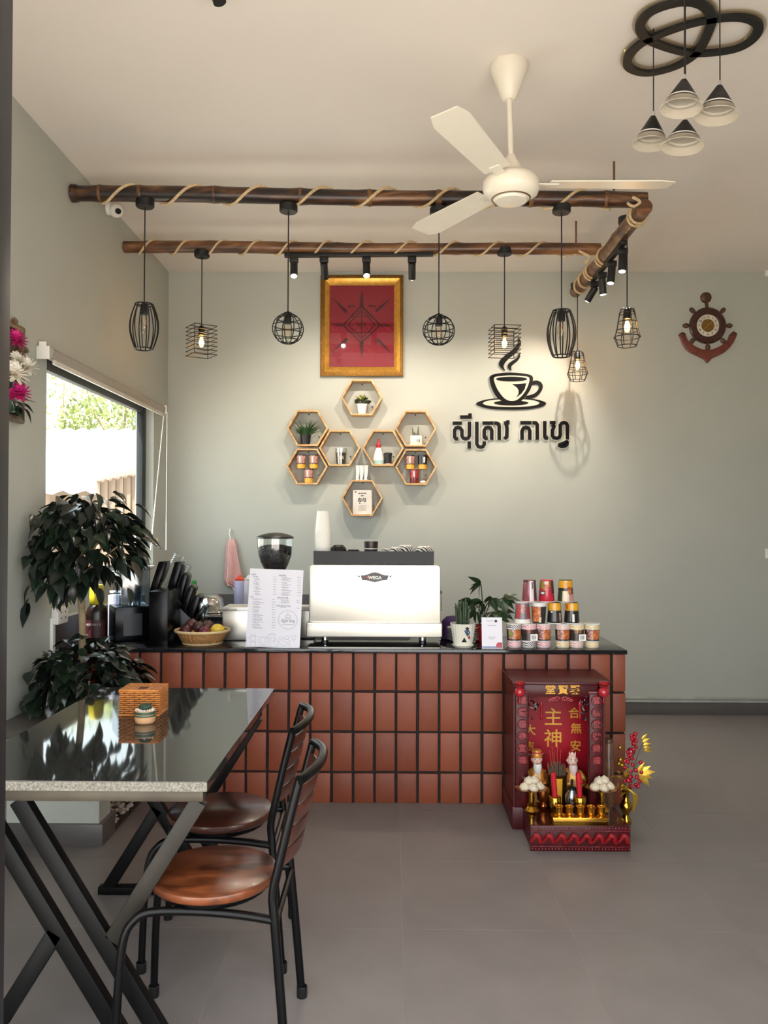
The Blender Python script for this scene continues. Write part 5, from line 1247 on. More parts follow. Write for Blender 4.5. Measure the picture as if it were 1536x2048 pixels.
# left upper: grass in black pot
c, z = hx['lu']; X = P(611, 860, Yi).x
t = thing('potted_plant', (X, Yi, z), 'spiky green artificial grass in a black pot on the left upper shelf', 'potted plant')
mk('pot', B().lathe([(0, z), (.034, z), (.042, z+.075), (.038, z+.075), (0, z+.068)], (X, Yi, 0), 28), M_['matte_black'], t)
gm = [leaf_mesh(.115, .007, d, .2, mat('grass blade %d' % i, cc_, .5, var=.2)) for i, (d, cc_) in enumerate(((.03, '#35582a'), (.06, '#2a4a26'), (.015, '#46692f')))]
for i in range(120):
    a = random.uniform(0, 6.28); tilt_ = random.uniform(.05, .95); d = V((math.cos(a)*tilt_, math.sin(a)*tilt_*.5, 1-.45*tilt_))
    q = V((X, Yi, z+.068)) + V((math.cos(a)*.02, math.sin(a)*.02, 0)); place('leaf', random.choice(gm), t, q, leafrot(d, random.uniform(-1, 1)), random.uniform(.8, 1.2))
# left inner: clear cup with dark drink and white print
c, z = hx['li']; X = P(682, 910, Yi).x
t = thing('coffee_cup', (X, Yi, z), 'small clear cup with dark drink and white round print on the shelf', 'cup')
mk('cup_wall', B().lathe([(.033, z), (.045, z+.125), (.047, z+.125), (.035, z)], (X, Yi, 0), 28), M_['glass'], t)
dr = mk('drink', B().lathe([(0, z+.002), (.0325, z+.002), (.0415, z+.090), (0, z+.090)], (X, Yi, 0), 28), mat('dark drink', '#2a1b14', .2), t)
mk('print', B().sector((X, Yi, 0), .0365, z+.040, .0388, z+.065, 235, 305, 8, .0010), zebra('white mark', '#2a1b14', '#d8d2c6', 60, 8), dr)
mk('straw', B().cyl((X+.004, Yi, z+.06), (X+.012, Yi+.01, z+.125), .003, n=8), M_['white'], t)
# right inner: bottle and dark cup
c, z = hx['ri']; X = P(757, 900, Yi).x
t = thing('squeeze_bottle', (X, Yi, z), 'white conical bottle with red nozzle and pale blue foot on the shelf', 'bottle')
mk('bottle_body', B().lathe([(0, z), (.040, z), (.043, z+.006), (.042, z+.045), (.030, z+.095), (.017, z+.128), (0, z+.128)], (X, Yi, 0), 28), M_['white'], t, sharp=60)
mk('blue_band', B().lathe([(.0434, z+.004), (.0428, z+.032)], (X, Yi, 0), 28), mat('pale blue', '#9dbcb6', .5), t)
mk('nozzle', B().lathe([(.017, z+.128), (.018, z+.150), (.010, z+.165), (.005, z+.195), (0, z+.197)], (X, Yi, 0), 20), M_['red'], t)
X2_ = P(776, 912, Yi-.01).x
t = thing('takeaway_cup', (X2_, Yi-.01, z), 'black ribbed takeaway cup beside the red-nozzle bottle', 'cup')
mk('cup_wall', B().lathe([(0, z), (.026, z), (.029, z+.072), (0, z+.072)], (X2_, Yi-.01, 0), 60, wob=lambda a, zz: 1+.01*math.cos(30*a)), M_['matte_black'], t, sharp=60)
mk('lid', B().lathe([(.032, z+.072), (.033, z+.08), (.030, z+.088), (.018, z+.092), (0, z+.092)], (X2_, Yi-.01, 0), 28), M_['black'], t)
mk('base_ring', B().lathe([(.0268, z), (.0275, z+.008)], (X2_, Yi-.01, 0), 24), mat('pinkish card', '#c9a796', .7), t)
# right upper: cactus in cream pot
c, z = hx['ru']; X = P(832, 875, Yi).x
t = thing('potted_cactus', (X, Yi, z), 'two-armed grey cactus in a cream pot on the right upper shelf', 'potted plant')
mk('pot', B().mm((X-.046, Yi-.035, z+.008), (X+.046, Yi+.035, z+.075)), M_['cream'], t, bevel=.014, seg=3)
mk('pot_tray', B().mm((X-.048, Yi-.037, z), (X+.048, Yi+.037, z+.010)), M_['cream'], t, bevel=.002)
for dx, hh in ((-.024, .055), (-.012, .02), (.016, .065)): mk('cactus_arm', B().tube([(X+.0, Yi, z+.07), (X+dx*.6, Yi, z+.078), (X+dx, Yi, z+.09), (X+dx*1.05, Yi, z+.08+hh)], [.007, .007, .007, .003], 8), mat('grey green cactus', '#5a5a48', .6), t)
mk('pot_decal', B().mm((X+.020, Yi-.0362, z+.02), (X+.027, Yi-.0352, z+.045)).mm((X+.006, Yi-.0362, z+.025), (X+.011, Yi-.0352, z+.042)), M_['matte_black'], t)
# snack cups: lower left and lower right
def snack(x, key, zoff, lab, dark=None, rim=True, red=False, Y=None):
    Y = Y or Yi-.01; X = P(x, 930, Y).x; z = zoff; r = .0365; h = .106
    t = thing('snack_cup', (X, Y, z), lab, 'snack cup', 'snack cups in the lower hexagon shelves')
    pr_ = meat if not red else mat('red print', '#7d1f22', .35, col2='#b0463e', scale=60, coat=.3)
    w_ = mk('cup_wall', B().lathe([(0, z), (r*.86, z), (r*.88, z+.002), (r, z+h-.003), (r*1.05, z+h-.003), (r*1.05, z+h), (0, z+h)], (X, Y, 0), 28), cm('#2a1d1c') if not red else cm('#6e1a20'), t)
    mk('print', B().sector((X, Y, 0), r*.930, z+.042, r*1.0, z+.100, 190, 350, 12, .0007), pr_ if dark is None else cm(dark), w_)
    if not red: mk('gold_band', B().lathe([(r*.890, z+.002), (r*.930, z+.036)], (X, Y, 0), 28), cm('#d9a02c'), w_)
    mk('highlight_label', B().sector((X, Y, 0), r*.94, z+.05, r*.993, z+.092, 278 if dark else 255, 300 if dark else 270, 4, .0011), cm('#e8ddd8'), w_)
    return z+h
c, z = hx['ll']
zt_ = snack(617, 'll', z, 'gold-banded snack cup at the bottom of the lower left hexagon')
snack(602, 'll', zt_+.001, 'gold-banded snack cup stacked on the left of the pair in the lower left hexagon'); snack(627, 'll', zt_+.001, 'gold-banded snack cup stacked on the right of the pair in the lower left hexagon')
c, z = hx['rl']
zt_ = snack(829, 'rl', z, 'plain red snack cup at the bottom of the lower right hexagon', red=True)
snack(820.5, 'rl', zt_+.001, 'gold-banded snack cup on the left of the pair in the lower right hexagon'); snack(845, 'rl', zt_+.001, 'black snack cup with white label in the lower right hexagon', dark='#1c1a1a')
q = P(846, 962, Yi)
mk('white_stone', B().sph((q.x, Yi-.01, z+.012), .025, 14, 8, (1, .7, .48)), M_['white'], label='smooth white stone lying in the lower right hexagon', cat='stone')
# bottom: booklet, three small boxes on top
c, z = hx['bot']
bk = thing('booklet', (c.x, Yi, z), 'white booklet with black lettering leaning in the lowest hexagon', 'booklet')
KM = T((P(706, 1030, Yi-.02).x, Yi-.025, z)) @ Matrix.Rotation(math.radians(-.8), 4, 'Y') @ Matrix.Rotation(math.radians(-6), 4, 'X')
bw, bh = 37*px(Yi), 49*px(Yi)
for i in range(3): mk('page', B().mm((.003*i, .003*i, 0), (bw+.003*i, .003*i+.0022, bh-.002*i)).xf(KM), mat('booklet paper %d' % i, ('#d3ccc4', '#c2bab0', '#b8b0a6')[i], .7), bk)
pb = B()
for u0, u1, v_, hh in ((.1, .2, .92, .02), (.30, .42, .86, .018), (.44, .58, .86, .018), (.60, .72, .86, .018), (.44, .58, .76, .02)):
    pb.mm((bw*u0, -.0006, bh*(v_-hh)), (bw*u1, 0, bh*(v_+hh)))
for ox in (.30, .54):
    pb.stroke([(bw*(ox+.0), bh*.52), (bw*(ox+.0), bh*.62), (bw*(ox+.07), bh*.66), (bw*(ox+.07), bh*.52), (bw*(ox+.14), bh*.52), (bw*(ox+.14), bh*.66)], .006, -.0006, 0)
pb.stroke([(bw*.36, bh*.49), (bw*.36, bh*.44), (bw*.42, bh*.45)], .005, -.0006, 0)
for v_ in (.34, .29, .22, .17): pb.mm((bw*.3, -.0006, bh*v_-.001), (bw*.72, 0, bh*v_+.001))
mk('lettering', pb.xf(KM), M_['ink_dark'], bk, kind='stuff')
ztop = P(724, 958.5, Yi).z
ztop = c.z + 41.5*px(Yh-HD)*math.cos(PI/6) + .0005
for i, (x, lab) in enumerate(((716, 'slim white box on the lowest hexagon, the one beside the coffee cup shelf'), (724, 'slim white box in the middle on top of the lowest hexagon'), (732.5, 'slim white box on the lowest hexagon, the one beside the bottle shelf'))):
    X = P(x, 945, Yi).x; t = thing('slim_box', (X, Yi, ztop), lab, 'box', 'slim white boxes on the lowest hexagon')
    mk('box_body', B().mm((X-.0145, Yi-.03, ztop), (X+.0145, Yi+.03, ztop+.112)), mat('box card %d' % i, '#dcd8d2', .6), t, bevel=.001)
    mk('side_print', B().prism([(X+.004, ztop+.004), (X+.0142, ztop+.004), (X+.0142, ztop+.06)], Yi-.0306, Yi-.030), mat('blue print %d' % i, '#4a5470', .5), t)

# ================================================================ cup logo and shop name on the wall
L7 = cr(880, 660, .1953, 6.31)
def pol(l): return [L7(*q) for q in l]
def ell(cx, cy, rx, ry, n=40): return [L7(cx+rx*math.cos(2*PI*i/n), cy+ry*math.sin(2*PI*i/n)) for i in range(n)]
def smooth(l, k=4): return [(p.x, p.y) for p in catmull([V((a, b_, 0)) for a, b_ in l], k, closed=True)]
cupo = smooth(pol([(518, 468), (600, 443), (720, 434), (860, 445), (945, 470), (948, 540), (915, 630), (850, 710), (800, 735), (660, 735), (590, 690), (540, 610), (515, 530)]))
lg = thing('cup_sign', tuple(P(1022, 800, 6.32)), 'black acrylic steaming coffee cup logo on the back wall', 'wall sign')
yF, yM, yBk = 6.310, 6.318, 6.3285
mk('saucer', B().prism(smooth(pol([(370, 752), (440, 718), (560, 700), (730, 694), (900, 700), (1020, 715), (1090, 748), (1040, 785), (900, 808), (730, 814), (540, 806), (430, 785)])), yM, yBk), M_['sign_bl'], lg)
mk('saucer_inlay', B().prism(smooth(pol([(440, 750), (520, 718), (730, 706), (940, 716), (1020, 748), (930, 778), (730, 786), (530, 778)])), yM-.001, yM), M_['acryl_wh'], lg)
mk('cup_foot', B().prism(ell(730, 746, 178, 26), yM-.002, yM-.001), M_['sign_bl'], lg)
mk('cup_outline', B().prism(cupo, yM-.004, yBk), M_['sign_bl'], lg)
mk('cup_inlay', B().prism(smooth(pol([(556, 486), (640, 470), (730, 464), (830, 470), (912, 486), (905, 560), (865, 640), (800, 708), (735, 726), (670, 706), (610, 640), (568, 560)])), yM-.005, yM-.004), M_['acryl_wh'], lg)
mk('coffee_surface', B().prism(ell(733, 502, 160, 25), yM-.006, yM-.005), M_['sign_bl'], lg)
mk('cup_shade', B().prism(pol([(738, 553), (800, 553), (885, 544), (868, 605), (835, 650), (800, 678), (778, 692), (803, 655), (806, 620), (790, 590)]), yM-.006, yM-.005), M_['sign_bl'], lg)
mk('handle', B().stroke([(p.x, p.y) for p in catmull([V((*L7(*q), 0)) for q in ((930, 545), (990, 533), (1030, 555), (1032, 600), (990, 655), (930, 682), (880, 690))], 5)], 36*.1953*px(6.31), yM-.003, yBk), M_['sign_bl'], lg)
mk('steam', B().prism(smooth(pol([(800, 75), (828, 110), (825, 160), (785, 225), (720, 280), (670, 330), (652, 375), (668, 412), (625, 382), (607, 345), (625, 300), (680, 248), (745, 200), (790, 150), (803, 110)]), 3), yM-.002, yBk), M_['sign_bl'], lg)
mk('steam', B().prism(smooth(pol([(810, 235), (823, 268), (800, 310), (760, 345), (730, 375), (733, 412), (705, 388), (698, 358), (720, 328), (770, 295), (803, 265)]), 3), yM-.002, yBk), M_['sign_bl'], lg)
nm_ = thing('shop_name_sign', tuple(P(1022, 870, 6.32)), 'black Khmer lettering on clear acrylic under the cup logo', 'wall sign')
A1 = cr(895, 820, .08464, 6.31); A2 = cr(1025, 820, .08464, 6.31); uu = .08464*px(6.31)
glyphs = [
 (A1, 82, [[(125, 310), (342, 310)], [(252, 680), (205, 682), (170, 640), (168, 480), (195, 428), (250, 408), (305, 428), (342, 480), (342, 610), (372, 662), (430, 680), (490, 662), (520, 605), (520, 275)], [(300, 165), (565, 165)], [(533, 80), (533, 180)], [(515, 742), (515, 910)]]),
 (A1, 82, [[(695, 275), (695, 800), (730, 862), (785, 876), (840, 862), (870, 812), (870, 740)]]),
 (A1, 82, [[(832, 308), (1086, 308)], [(950, 665), (905, 672), (872, 640), (870, 480), (900, 428), (960, 408), (1020, 428), (1048, 480), (1048, 706)]]),
 (A1, 82, [[(1108, 308), (1180, 312), (1214, 340), (1226, 400), (1226, 706)]]),
 (A1, 82, [[(1340, 308), (1456, 308)], [(1428, 240), (1428, 300)], [(1385, 340), (1405, 400), (1410, 460), (1402, 640), (1345, 672)]]),
 (A2, 82, [[(190, 300), (450, 300)], [(230, 702), (230, 490), (258, 428), (320, 408), (382, 428), (410, 490), (410, 702)]]),
 (A2, 82, [[(475, 300), (555, 304), (588, 345), (590, 702)]]),
 (A2, 82, [[(765, 262), (765, 630), (788, 660), (842, 664)]]),
 (A2, 80, [[(888, 298), (1018, 298)], [(935, 340), (985, 385), (975, 420), (945, 470), (945, 600), (978, 652), (1050, 668), (1108, 645), (1130, 585), (1130, 360), (1165, 308), (1220, 296), (1272, 312), (1300, 365), (1300, 690)]]),
 (A2, 62, [[(1310, 735), (1300, 815), (1240, 862), (1160, 868), (1105, 842), (1112, 806), (1180, 785), (1262, 745), (1310, 735)]]),
]
for fn_, wd, strokes in glyphs:
    b = B(); bk_ = B()
    for i, s in enumerate(strokes):
        pts = [fn_(*q) for q in s]
        b.stroke(pts, wd*uu, yF+.002-.0003*i, yF+.009); bk_.stroke(pts, (wd+62)*uu, yF+.010+.0003*i, yBk)
    l_ = mk('letter', b, M_['sign_bl'], nm_); mk('acrylic_outline', bk_, M_['acryl_wh'], nm_)

ml_ = B(); ks = .072/2775; mc_ = mu(1045, 1275)
for fn_, wd, strokes in glyphs:
    for s in strokes: ml_.stroke([(mc_[0]+(q[0]+(1536 if fn_ is A2 else 0)-1500)*ks, mc_[1]-(q[1]-500)*ks) for q in s], wd*ks, -.0005, 0)
mk('menu_logo_text', ml_.xf(MM), M_['ink'], pn, kind='stuff', flat=True)

# ================================================================ ship wheel clock
K = cr(1340, 570, .10417, 6.30); kc = K(740, 770); un = .10417*px(6.30)
ck = thing('ship_wheel_clock', (kc[0], 6.3, kc[1]), 'dark wooden anchor and ship wheel clock on the back wall', 'clock')
cw = wood('clock wood', '#2a120e', '#4a1f17', 6, .3, (3, 3, 3), coat=.3); cw2 = wood('anchor wood', '#5a2419', '#7a3526', 6, .3, (3, 3, 3), coat=.4); cw3 = wood('spoke wood', '#3a2416', '#5a3a22', 6, .4, (3, 3, 3))
RX90 = Matrix.Rotation(PI/2, 4, 'X')
def disc(prof, n=48): return B().lathe([(r*un, z) for r, z in prof], (0, 0, 0), n).xf(T((kc[0], 6.329, kc[1])) @ RX90)
mk('wheel_rim', disc([(350, 0), (350, .016), (330, .026), (240, .026), (215, .018), (215, 0)]), cw, ck)
fc = mk('clock_face', disc([(0, .015), (216, .015), (216, .010), (0, .010)]), mat('clock face', '#cfc8b8', .4), ck)
mk('brass_centre', disc([(0, .0165), (125, .0165), (125, .015), (0, .015)]), mat('brass face', '#8a6a34', .3, metal=.6, var=.5, scale=80), fc)
for i in range(1, 13):
    a = PI/2-i*PI/6; text(str(i), 62*un, M_['ink_dark'], 'numeral', fc, T((kc[0]+170*un*math.cos(a), 6.313, kc[1]+170*un*math.sin(a))), .0004, bold=.0003)
for a, l, wd in ((.75, 100, 16), (3.9, 125, 12)): mk('hand', B().stroke([(kc[0], kc[1]), (kc[0]+l*un*math.cos(a), kc[1]+l*un*math.sin(a))], wd*un, 6.3115, 6.3122), M_['gold'], fc)
for i in range(1, 8):
    a = PI/2+i*PI/4; d = V((math.cos(a), 0, math.sin(a))); p0 = V((kc[0], 6.318, kc[1]))+d*340*un
    mk('wheel_handle', B().tube([p0, p0+d*20*un, p0+d*50*un, p0+d*90*un, p0+d*125*un, p0+d*140*un], [30*un, 28*un, 42*un, 46*un, 30*un, 10*un], 12), cw3, ck, sharp=60)
anch = smooth([(190, 945), (245, 900), (305, 940), (345, 1040), (420, 1120), (550, 1200), (740, 1245), (930, 1190), (1060, 1110), (1130, 1030), (1160, 950), (1230, 890), (1293, 935), (1260, 1040), (1180, 1170), (1040, 1300), (850, 1390), (790, 1430), (725, 1498), (680, 1430), (540, 1360), (380, 1280), (280, 1170), (225, 1050)], 2)
anch = [K(x, y) for x, y in anch]
mk('anchor', B().prism(anch, 6.306, 6.329), cw2, ck, bevel=.004)
for l in ([(182, 948), (245, 895), (312, 938), (296, 968), (245, 930), (205, 970)], [(1150, 955), (1228, 882), (1300, 935), (1280, 968), (1228, 925), (1180, 975)]): mk('anchor_cap', B().prism([K(*q) for q in l], 6.303, 6.329), cw3, ck)
tk_ = K(715, 225)
mk('anchor_neck', B().stroke([K(715, 320), K(735, 440)], 50*un, 6.312, 6.329), cw3, ck)
mk('anchor_ring', B().lathe([(0, .018), (70*un, .018), (100*un, .012), (108*un, 0), (0, 0)], (0, 0, 0), 32).xf(T((tk_[0], 6.329, tk_[1])) @ RX90), cw3, ck, sharp=60)

# ================================================================ small white fittings at the right edge
q = P(1536, 545, 6.31); o = thing('alarm_sensor', tuple(q), 'small white sensor high on the back wall at the right edge', 'sensor')
mk('sensor_body', B().box((q.x+.01, 6.31, q.z), (.06, .035, .06)), M_['white'], o, bevel=.006); mk('sensor_lens', B().box((q.x+.01, 6.291, q.z-.01), (.03, .004, .02)), M_['clearp'], o)
q = P(1536, 1107, 6.31); o = thing('light_switch', tuple(q), 'white light switch on the back wall at the right edge', 'switch')
mk('switch_plate', B().box((q.x+.022, 6.324, q.z), (.075, .01, .075)), M_['white'], o, bevel=.003); mk('rocker', B().box((q.x+.022, 6.318, q.z), (.03, .006, .05)), M_['white'], o, bevel=.001)

# ================================================================ flower picture on the left wall
fw = thing('flower_picture', (WX+.02, 3.7, PX(45, 745, WX).z), 'brown picture frame with pink and white artificial flowers on the side wall', 'wall decoration')
fy1 = PX(47, 745, WX+.02).y; fz0, fz1 = PX(45, 848, WX+.02).z, PX(45, 655, WX+.02).z; fy0 = fy1-.42
frm = wood('bronze frame', '#3a281e', '#7a5a44', 10, .35, (3, 3, 3)); 
for a, b_ in (((fy0, fz0), (fy1, fz0+.03)), ((fy0, fz1-.03), (fy1, fz1)), ((fy1-.03, fz0+.03), (fy1, fz1-.03)), ((fy0, fz0+.03), (fy0+.03, fz1-.03))):
    mk('frame_bar', B().mm((WX+.001, a[0], a[1]), (WX+.03, b_[0], b_[1])), frm, fw, bevel=.006)
mk('frame_back', B().mm((WX+.001, fy0+.03, fz0+.03), (WX+.008, fy1-.03, fz1-.03)), mat('dark mount', '#4a372c', .7, var=.2), fw)
mk('vase_print', B().lathe([(0, 0), (.03, 0), (.045, .05), (.02, .12), (.025, .14)], (WX+.012, fy1-.08, fz0+.04), 16), mat('glass vase', '#3d5a50', .3), fw)
pink = mat('magenta petal', '#b81a6a', .6, var=.2, scale=40); wht = mat('white petal', '#e6e0d2', .6, var=.06); yel = mat('flower centre', '#b8862c', .7)
def petal(L, W, m):
    n = 6; vs = []; fs = []
    for i in range(n+1):
        t = i/n; wd = W*(.35+.65*math.sin(PI*min(1, .08+.62*t)))*(1 if i < n else .45); z = L*.28*t*t
        vs += [(t*L, -wd/2, z+.22*wd), (t*L, 0, z), (t*L, wd/2, z+.22*wd)]
    for i in range(n):
        a = i*3; fs += [(a, a+3, a+4, a+1), (a+1, a+4, a+5, a+2)]
    return mesh(B().add(vs, fs), m, sharp=80, name='petal')
pmesh = {('p', i): petal(.042-.007*i, .015, pink) for i in range(3)}; pmesh.update({('w', i): petal(.050-.007*i, .019, wht) for i in range(3)})
for (x, y, kind, s, out) in ((33, 680, 'p', 1.15, .07), (30, 748, 'w', 1.25, .08), (55, 735, 'w', 1.0, .09), (40, 786, 'p', 1.2, .08), (34, 720, 'w', .8, .06), (22, 790, 'p', .8, .05), (36, 804, 'w', .6, .05)):
    c_ = PX(x, y, WX+out); fl_ = mk('flower', B().sph(c_, .011*s, 10, 6), yel if kind == 'w' else pink, fw)
    nrm = V((.75, -.6, .15)).normalized(); R_ = leafrot(nrm)
    for ringi, (n_, tilt_) in enumerate(((16, .25), (13, .65), (9, 1.1))):
        for k in range(n_):
            a = 2*PI*k/n_+ringi*.3; d = R_ @ V((math.sin(tilt_), math.cos(a)*math.cos(tilt_), math.sin(a)*math.cos(tilt_)))
            place('petal', pmesh[(kind, ringi)], fl_, c_, leafrot(d, random.uniform(-.3, .3)), s)
    mk('stalk', B().tube(catmull([tuple(c_), (WX+.03, c_.y-.01, c_.z-.04), (WX+.012, fy1-.08, fz0+.16)], 4), .0025, 6), M_['leaf2'][0], fw)
for k in range(9):
    c_ = PX(24+k*3, 800+(k % 3)*8, WX+.035); place('leaf', lv2[k % 4], fw, c_, leafrot(V((.4, random.uniform(-.6, .6), random.uniform(-.8, .3)))), .9)
for (x, y) in ((30, 642), (48, 720), (52, 700)):
    c_ = PX(x, y, WX+.03); mk('dried_leaf', B().sph(c_, .03, 8, 6, (.3, 1, .5)), frm, fw)
# ================================================================ red spirit shrine on the floor
Ys = 3.94; us = px(Ys)
sX = lambda x, Y=Ys: P(x, 1500, Y).x
sx0, sx1 = sX(1030), sX(1209); DK = .105          # deck height
sh_ = thing('spirit_shrine', ((sx0+sx1)/2, 4.1, 0), 'carved dark red household spirit shrine on the floor before the counter', 'shrine')
ytop = P(1120, 1364, Ys).z
mk('shrine_base', B().mm((sx0-.012, Ys, 0), (sx1+.012, 4.285, DK)), M_['lacq'], sh_, bevel=.004)
mk('side_panel', B().mm((sx0-.006, Ys+.01, DK), (sx0+.008, 4.28, ytop-.012)), M_['lacq'], sh_)
mk('side_panel', B().mm((sx1-.008, Ys+.01, DK), (sx1+.006, 4.28, ytop-.012)), M_['lacq'], sh_)
redp = mat('red altar panel', '#a30a20', .4, var=.2, scale=3, spec=.3)
bp_ = mk('back_panel', B().mm((sx0+.008, 4.20, DK), (sx1-.008, 4.275, ytop-.012)), redp, sh_)
rf0, rf1 = sX(1024), sX(1224)
roofp = [(rf0, 4.284), (rf1, 4.284)] + [(rf1+(rf0-rf1)*i/16, Ys-.006-.014*math.sin(PI*i/16)) for i in range(17)]
rb = B().prism([(x, y) for x, y in roofp], ytop-.012, ytop+.002); rb.v = [V((q.x, q.z, q.y)) for q in rb.v]
mk('roof_board', rb, M_['lacq'], sh_, bevel=.003)
hz0, hz1 = P(1120, 1412, Ys).z, ytop-.012
hd = mk('header', B().mm((sx0+.03, Ys-.004, hz0+.045), (sx1-.03, Ys+.012, hz1)), M_['lacq'], sh_, bevel=.003)
for s, x in (('堂', 1101), ('寶', 1126), ('聚', 1150)):
    q = P(x, 1380, Ys-.006); text(s, .050, M_['goldp'], 'gold_character', hd, T((q.x, Ys-.006, q.z)), .0012, bold=.0012)
for s, x, y, sz in (('主', 1107, 1437, .095), ('神', 1107, 1480, .095), ('合', 1149, 1428, .058), ('無', 1153, 1459, .058), ('安', 1152, 1494, .058), ('大', 1061, 1462, .058), ('吉', 1060, 1494, .05)):
    q = P(x, y, 4.19); text(s, sz, M_['goldp'], 'gold_character', bp_, T((q.x, 4.198, q.z)), .001, bold=.0006 if sz < .1 else .002)
carv = mat('carved lacquer', '#6a1218', .35, var=.35, scale=60, coat=.1, bump=.4, bscale=70)
relief = mat('carved relief', '#9c3034', .4, var=.3, scale=70, coat=.1)
for xa, xb, chars in ((1031, 1057, '瑞燈福神宣福'), (1178, 1206, '富德世財錦福')):
    a, b_ = sX(xa), sX(xb); z0 = P(1100, 1560, Ys).z; z1 = P(1100, 1392, Ys).z
    pl_ = mk('pillar', B().mm((a, Ys-.006, DK), (b_, Ys+.03, z1+.012)), M_['lacq'], sh_, bevel=.006)
    cxp = (a+b_)/2; step = (z1-z0)/7
    for i, s in enumerate(chars):
        zc = z1-.02-i*step
        mk('medallion', B().tube([(cxp+.023*math.cos(t_), Ys-.008, zc+.023*math.sin(t_)) for t_ in [2*PI*k/24 for k in range(24)]], .0028, 6, closed=True), carv, pl_)
        text(s, .036, relief, 'carved_character', pl_, T((cxp, Ys-.009, zc)), .002, bold=.0008)
    mk('pillar_cap', B().mm((a-.004, Ys-.010, z1+.012), (b_+.004, Ys+.03, z1+.024)), carv, pl_, bevel=.003)
for x in (1039.5, 1207.5):
    q = P(x, 1384, Ys-.03); t_ = mk('lantern', B().lathe([(.020, .030), (.022, .026), (.014, .024), (.012, .018), (.021, .010), (.0245, 0), (.021, -.012), (.010, -.021), (.004, -.024), (.006, -.032), (.003, -.040), (.007, -.048), (.004, -.056), (0, -.058)], (q.x, Ys-.03, q.z), 24), M_['lacq2'], sh_, sharp=60)
    mk('lantern_globe', B().sph(q, .0255, 20, 14), mat('red lantern', '#a8202c', .25, var=.25, scale=90, coat=.4), t_)
    mk('lantern_cap', B().lathe([(0, .034), (.022, .034), (.025, .044), (.022, .05), (0, .05)], (q.x, Ys-.03, q.z), 20), M_['lacq2'], t_)
for x in (1083, 1160):
    q = P(x, 1425, Ys-.002); mk('finial', B().lathe([(.006, .05), (.009, .035), (.005, .025), (.008, .01), (.0045, 0), (.0085, -.02), (.006, -.032), (0, -.038)], (q.x, Ys+.002, q.z), 16), M_['lacq2'], sh_, sharp=60)
# dragons and cloud carvings under the roof
for s, xs in ((-1, (1057, 1075)), (1, (1160, 1178))):
    cb_ = B(); random.seed(5 + s)
    for k in range(7):
        p = P(random.uniform(*xs), random.uniform(1378, 1432), Ys+.012); pts = [p]
        for j in range(5):
            a = random.uniform(0, 6.28); p = p+V((.011*math.cos(a), random.uniform(-.004, .004), .011*math.sin(a))); pts.append(p)
        cb_.tube(catmull(pts, 3), .0042, 6)
    for k in range(12): cb_.sph(P(random.uniform(*xs), random.uniform(1378, 1438), Ys+.008), random.uniform(.003, .0065), 8, 6)
    mk('dragon_carving', cb_, mat('lacquer carving %d' % s, '#2c0d10', .18, var=.4, scale=60, coat=.6), sh_, kind='stuff')
for s in (-1, 1):
    cb_ = B()
    for k, (rr, ox) in enumerate(((.014, .018), (.010, .036), (.007, .050))):
        q = P(1121, 1398, Ys+.004); pts = [(q.x+s*ox+rr*(1-t_*.12)*math.cos(s*t_), Ys+.004, q.z-.004*k+rr*(1-t_*.12)*math.sin(t_)) for t_ in [i*.5 for i in range(13)]]
        cb_.tube(pts, .004, 7)
    mk('cloud_scroll', cb_, relief, sh_, kind='stuff')
random.seed(21)
# pull-out tray with carved front
ty0 = 3.685; tx0, tx1 = P(1061, 1690, ty0).x, P(1261, 1690, ty0).x; th_ = P(1160, 1652, ty0).z
mk('tray', B().mm((tx0+.006, ty0+.012, 0), (tx1-.006, Ys, th_-.006)), M_['lacq'], sh_)
mk('tray_top', B().mm((tx0+.002, ty0+.006, th_-.010), (tx1-.002, Ys+.001, DK if DK > th_-.004 else th_-.004)), mat('gloss tray top', '#3a1210', .08, var=.1, coat=.6), sh_)
tf = mk('tray_front', B().mm((tx0, ty0, 0), (tx1, ty0+.014, th_)), M_['lacq'], sh_, bevel=.002)
tw_ = tx1-tx0
for i in range(8):
    cx = tx0 + tw_*(i+.5)/8; zc = th_*.52
    q = catmull([V((cx-.026, ty0-.002, zc-.016)), V((cx-.012, ty0-.008, zc+.004)), V((cx-.002, ty0-.011, zc+.016)), V((cx+.010, ty0-.010, zc+.004)), V((cx+.012, ty0-.006, zc-.014)), V((cx+.024, ty0-.004, zc-.018))], 4)
    mk('wave_carving', B().tube(q, [.006+.006*math.sin(PI*j/(len(q)-1)) for j in range(len(q))], 8), M_['lacq2'], tf)
bdz = B()
for zz in (.010, th_-.010):
    for i in range(30): bdz.sph((tx0+tw_*(i+.5)/30, ty0-.001, zz), .0048, 6, 4)
mk('bead_border', bdz, carv, tf, kind='stuff')
for zz in (.021, th_-.021): mk('border_strip', B().mm((tx0, ty0-.003, zz-.002), (tx1, ty0, zz+.002)), carv, tf)

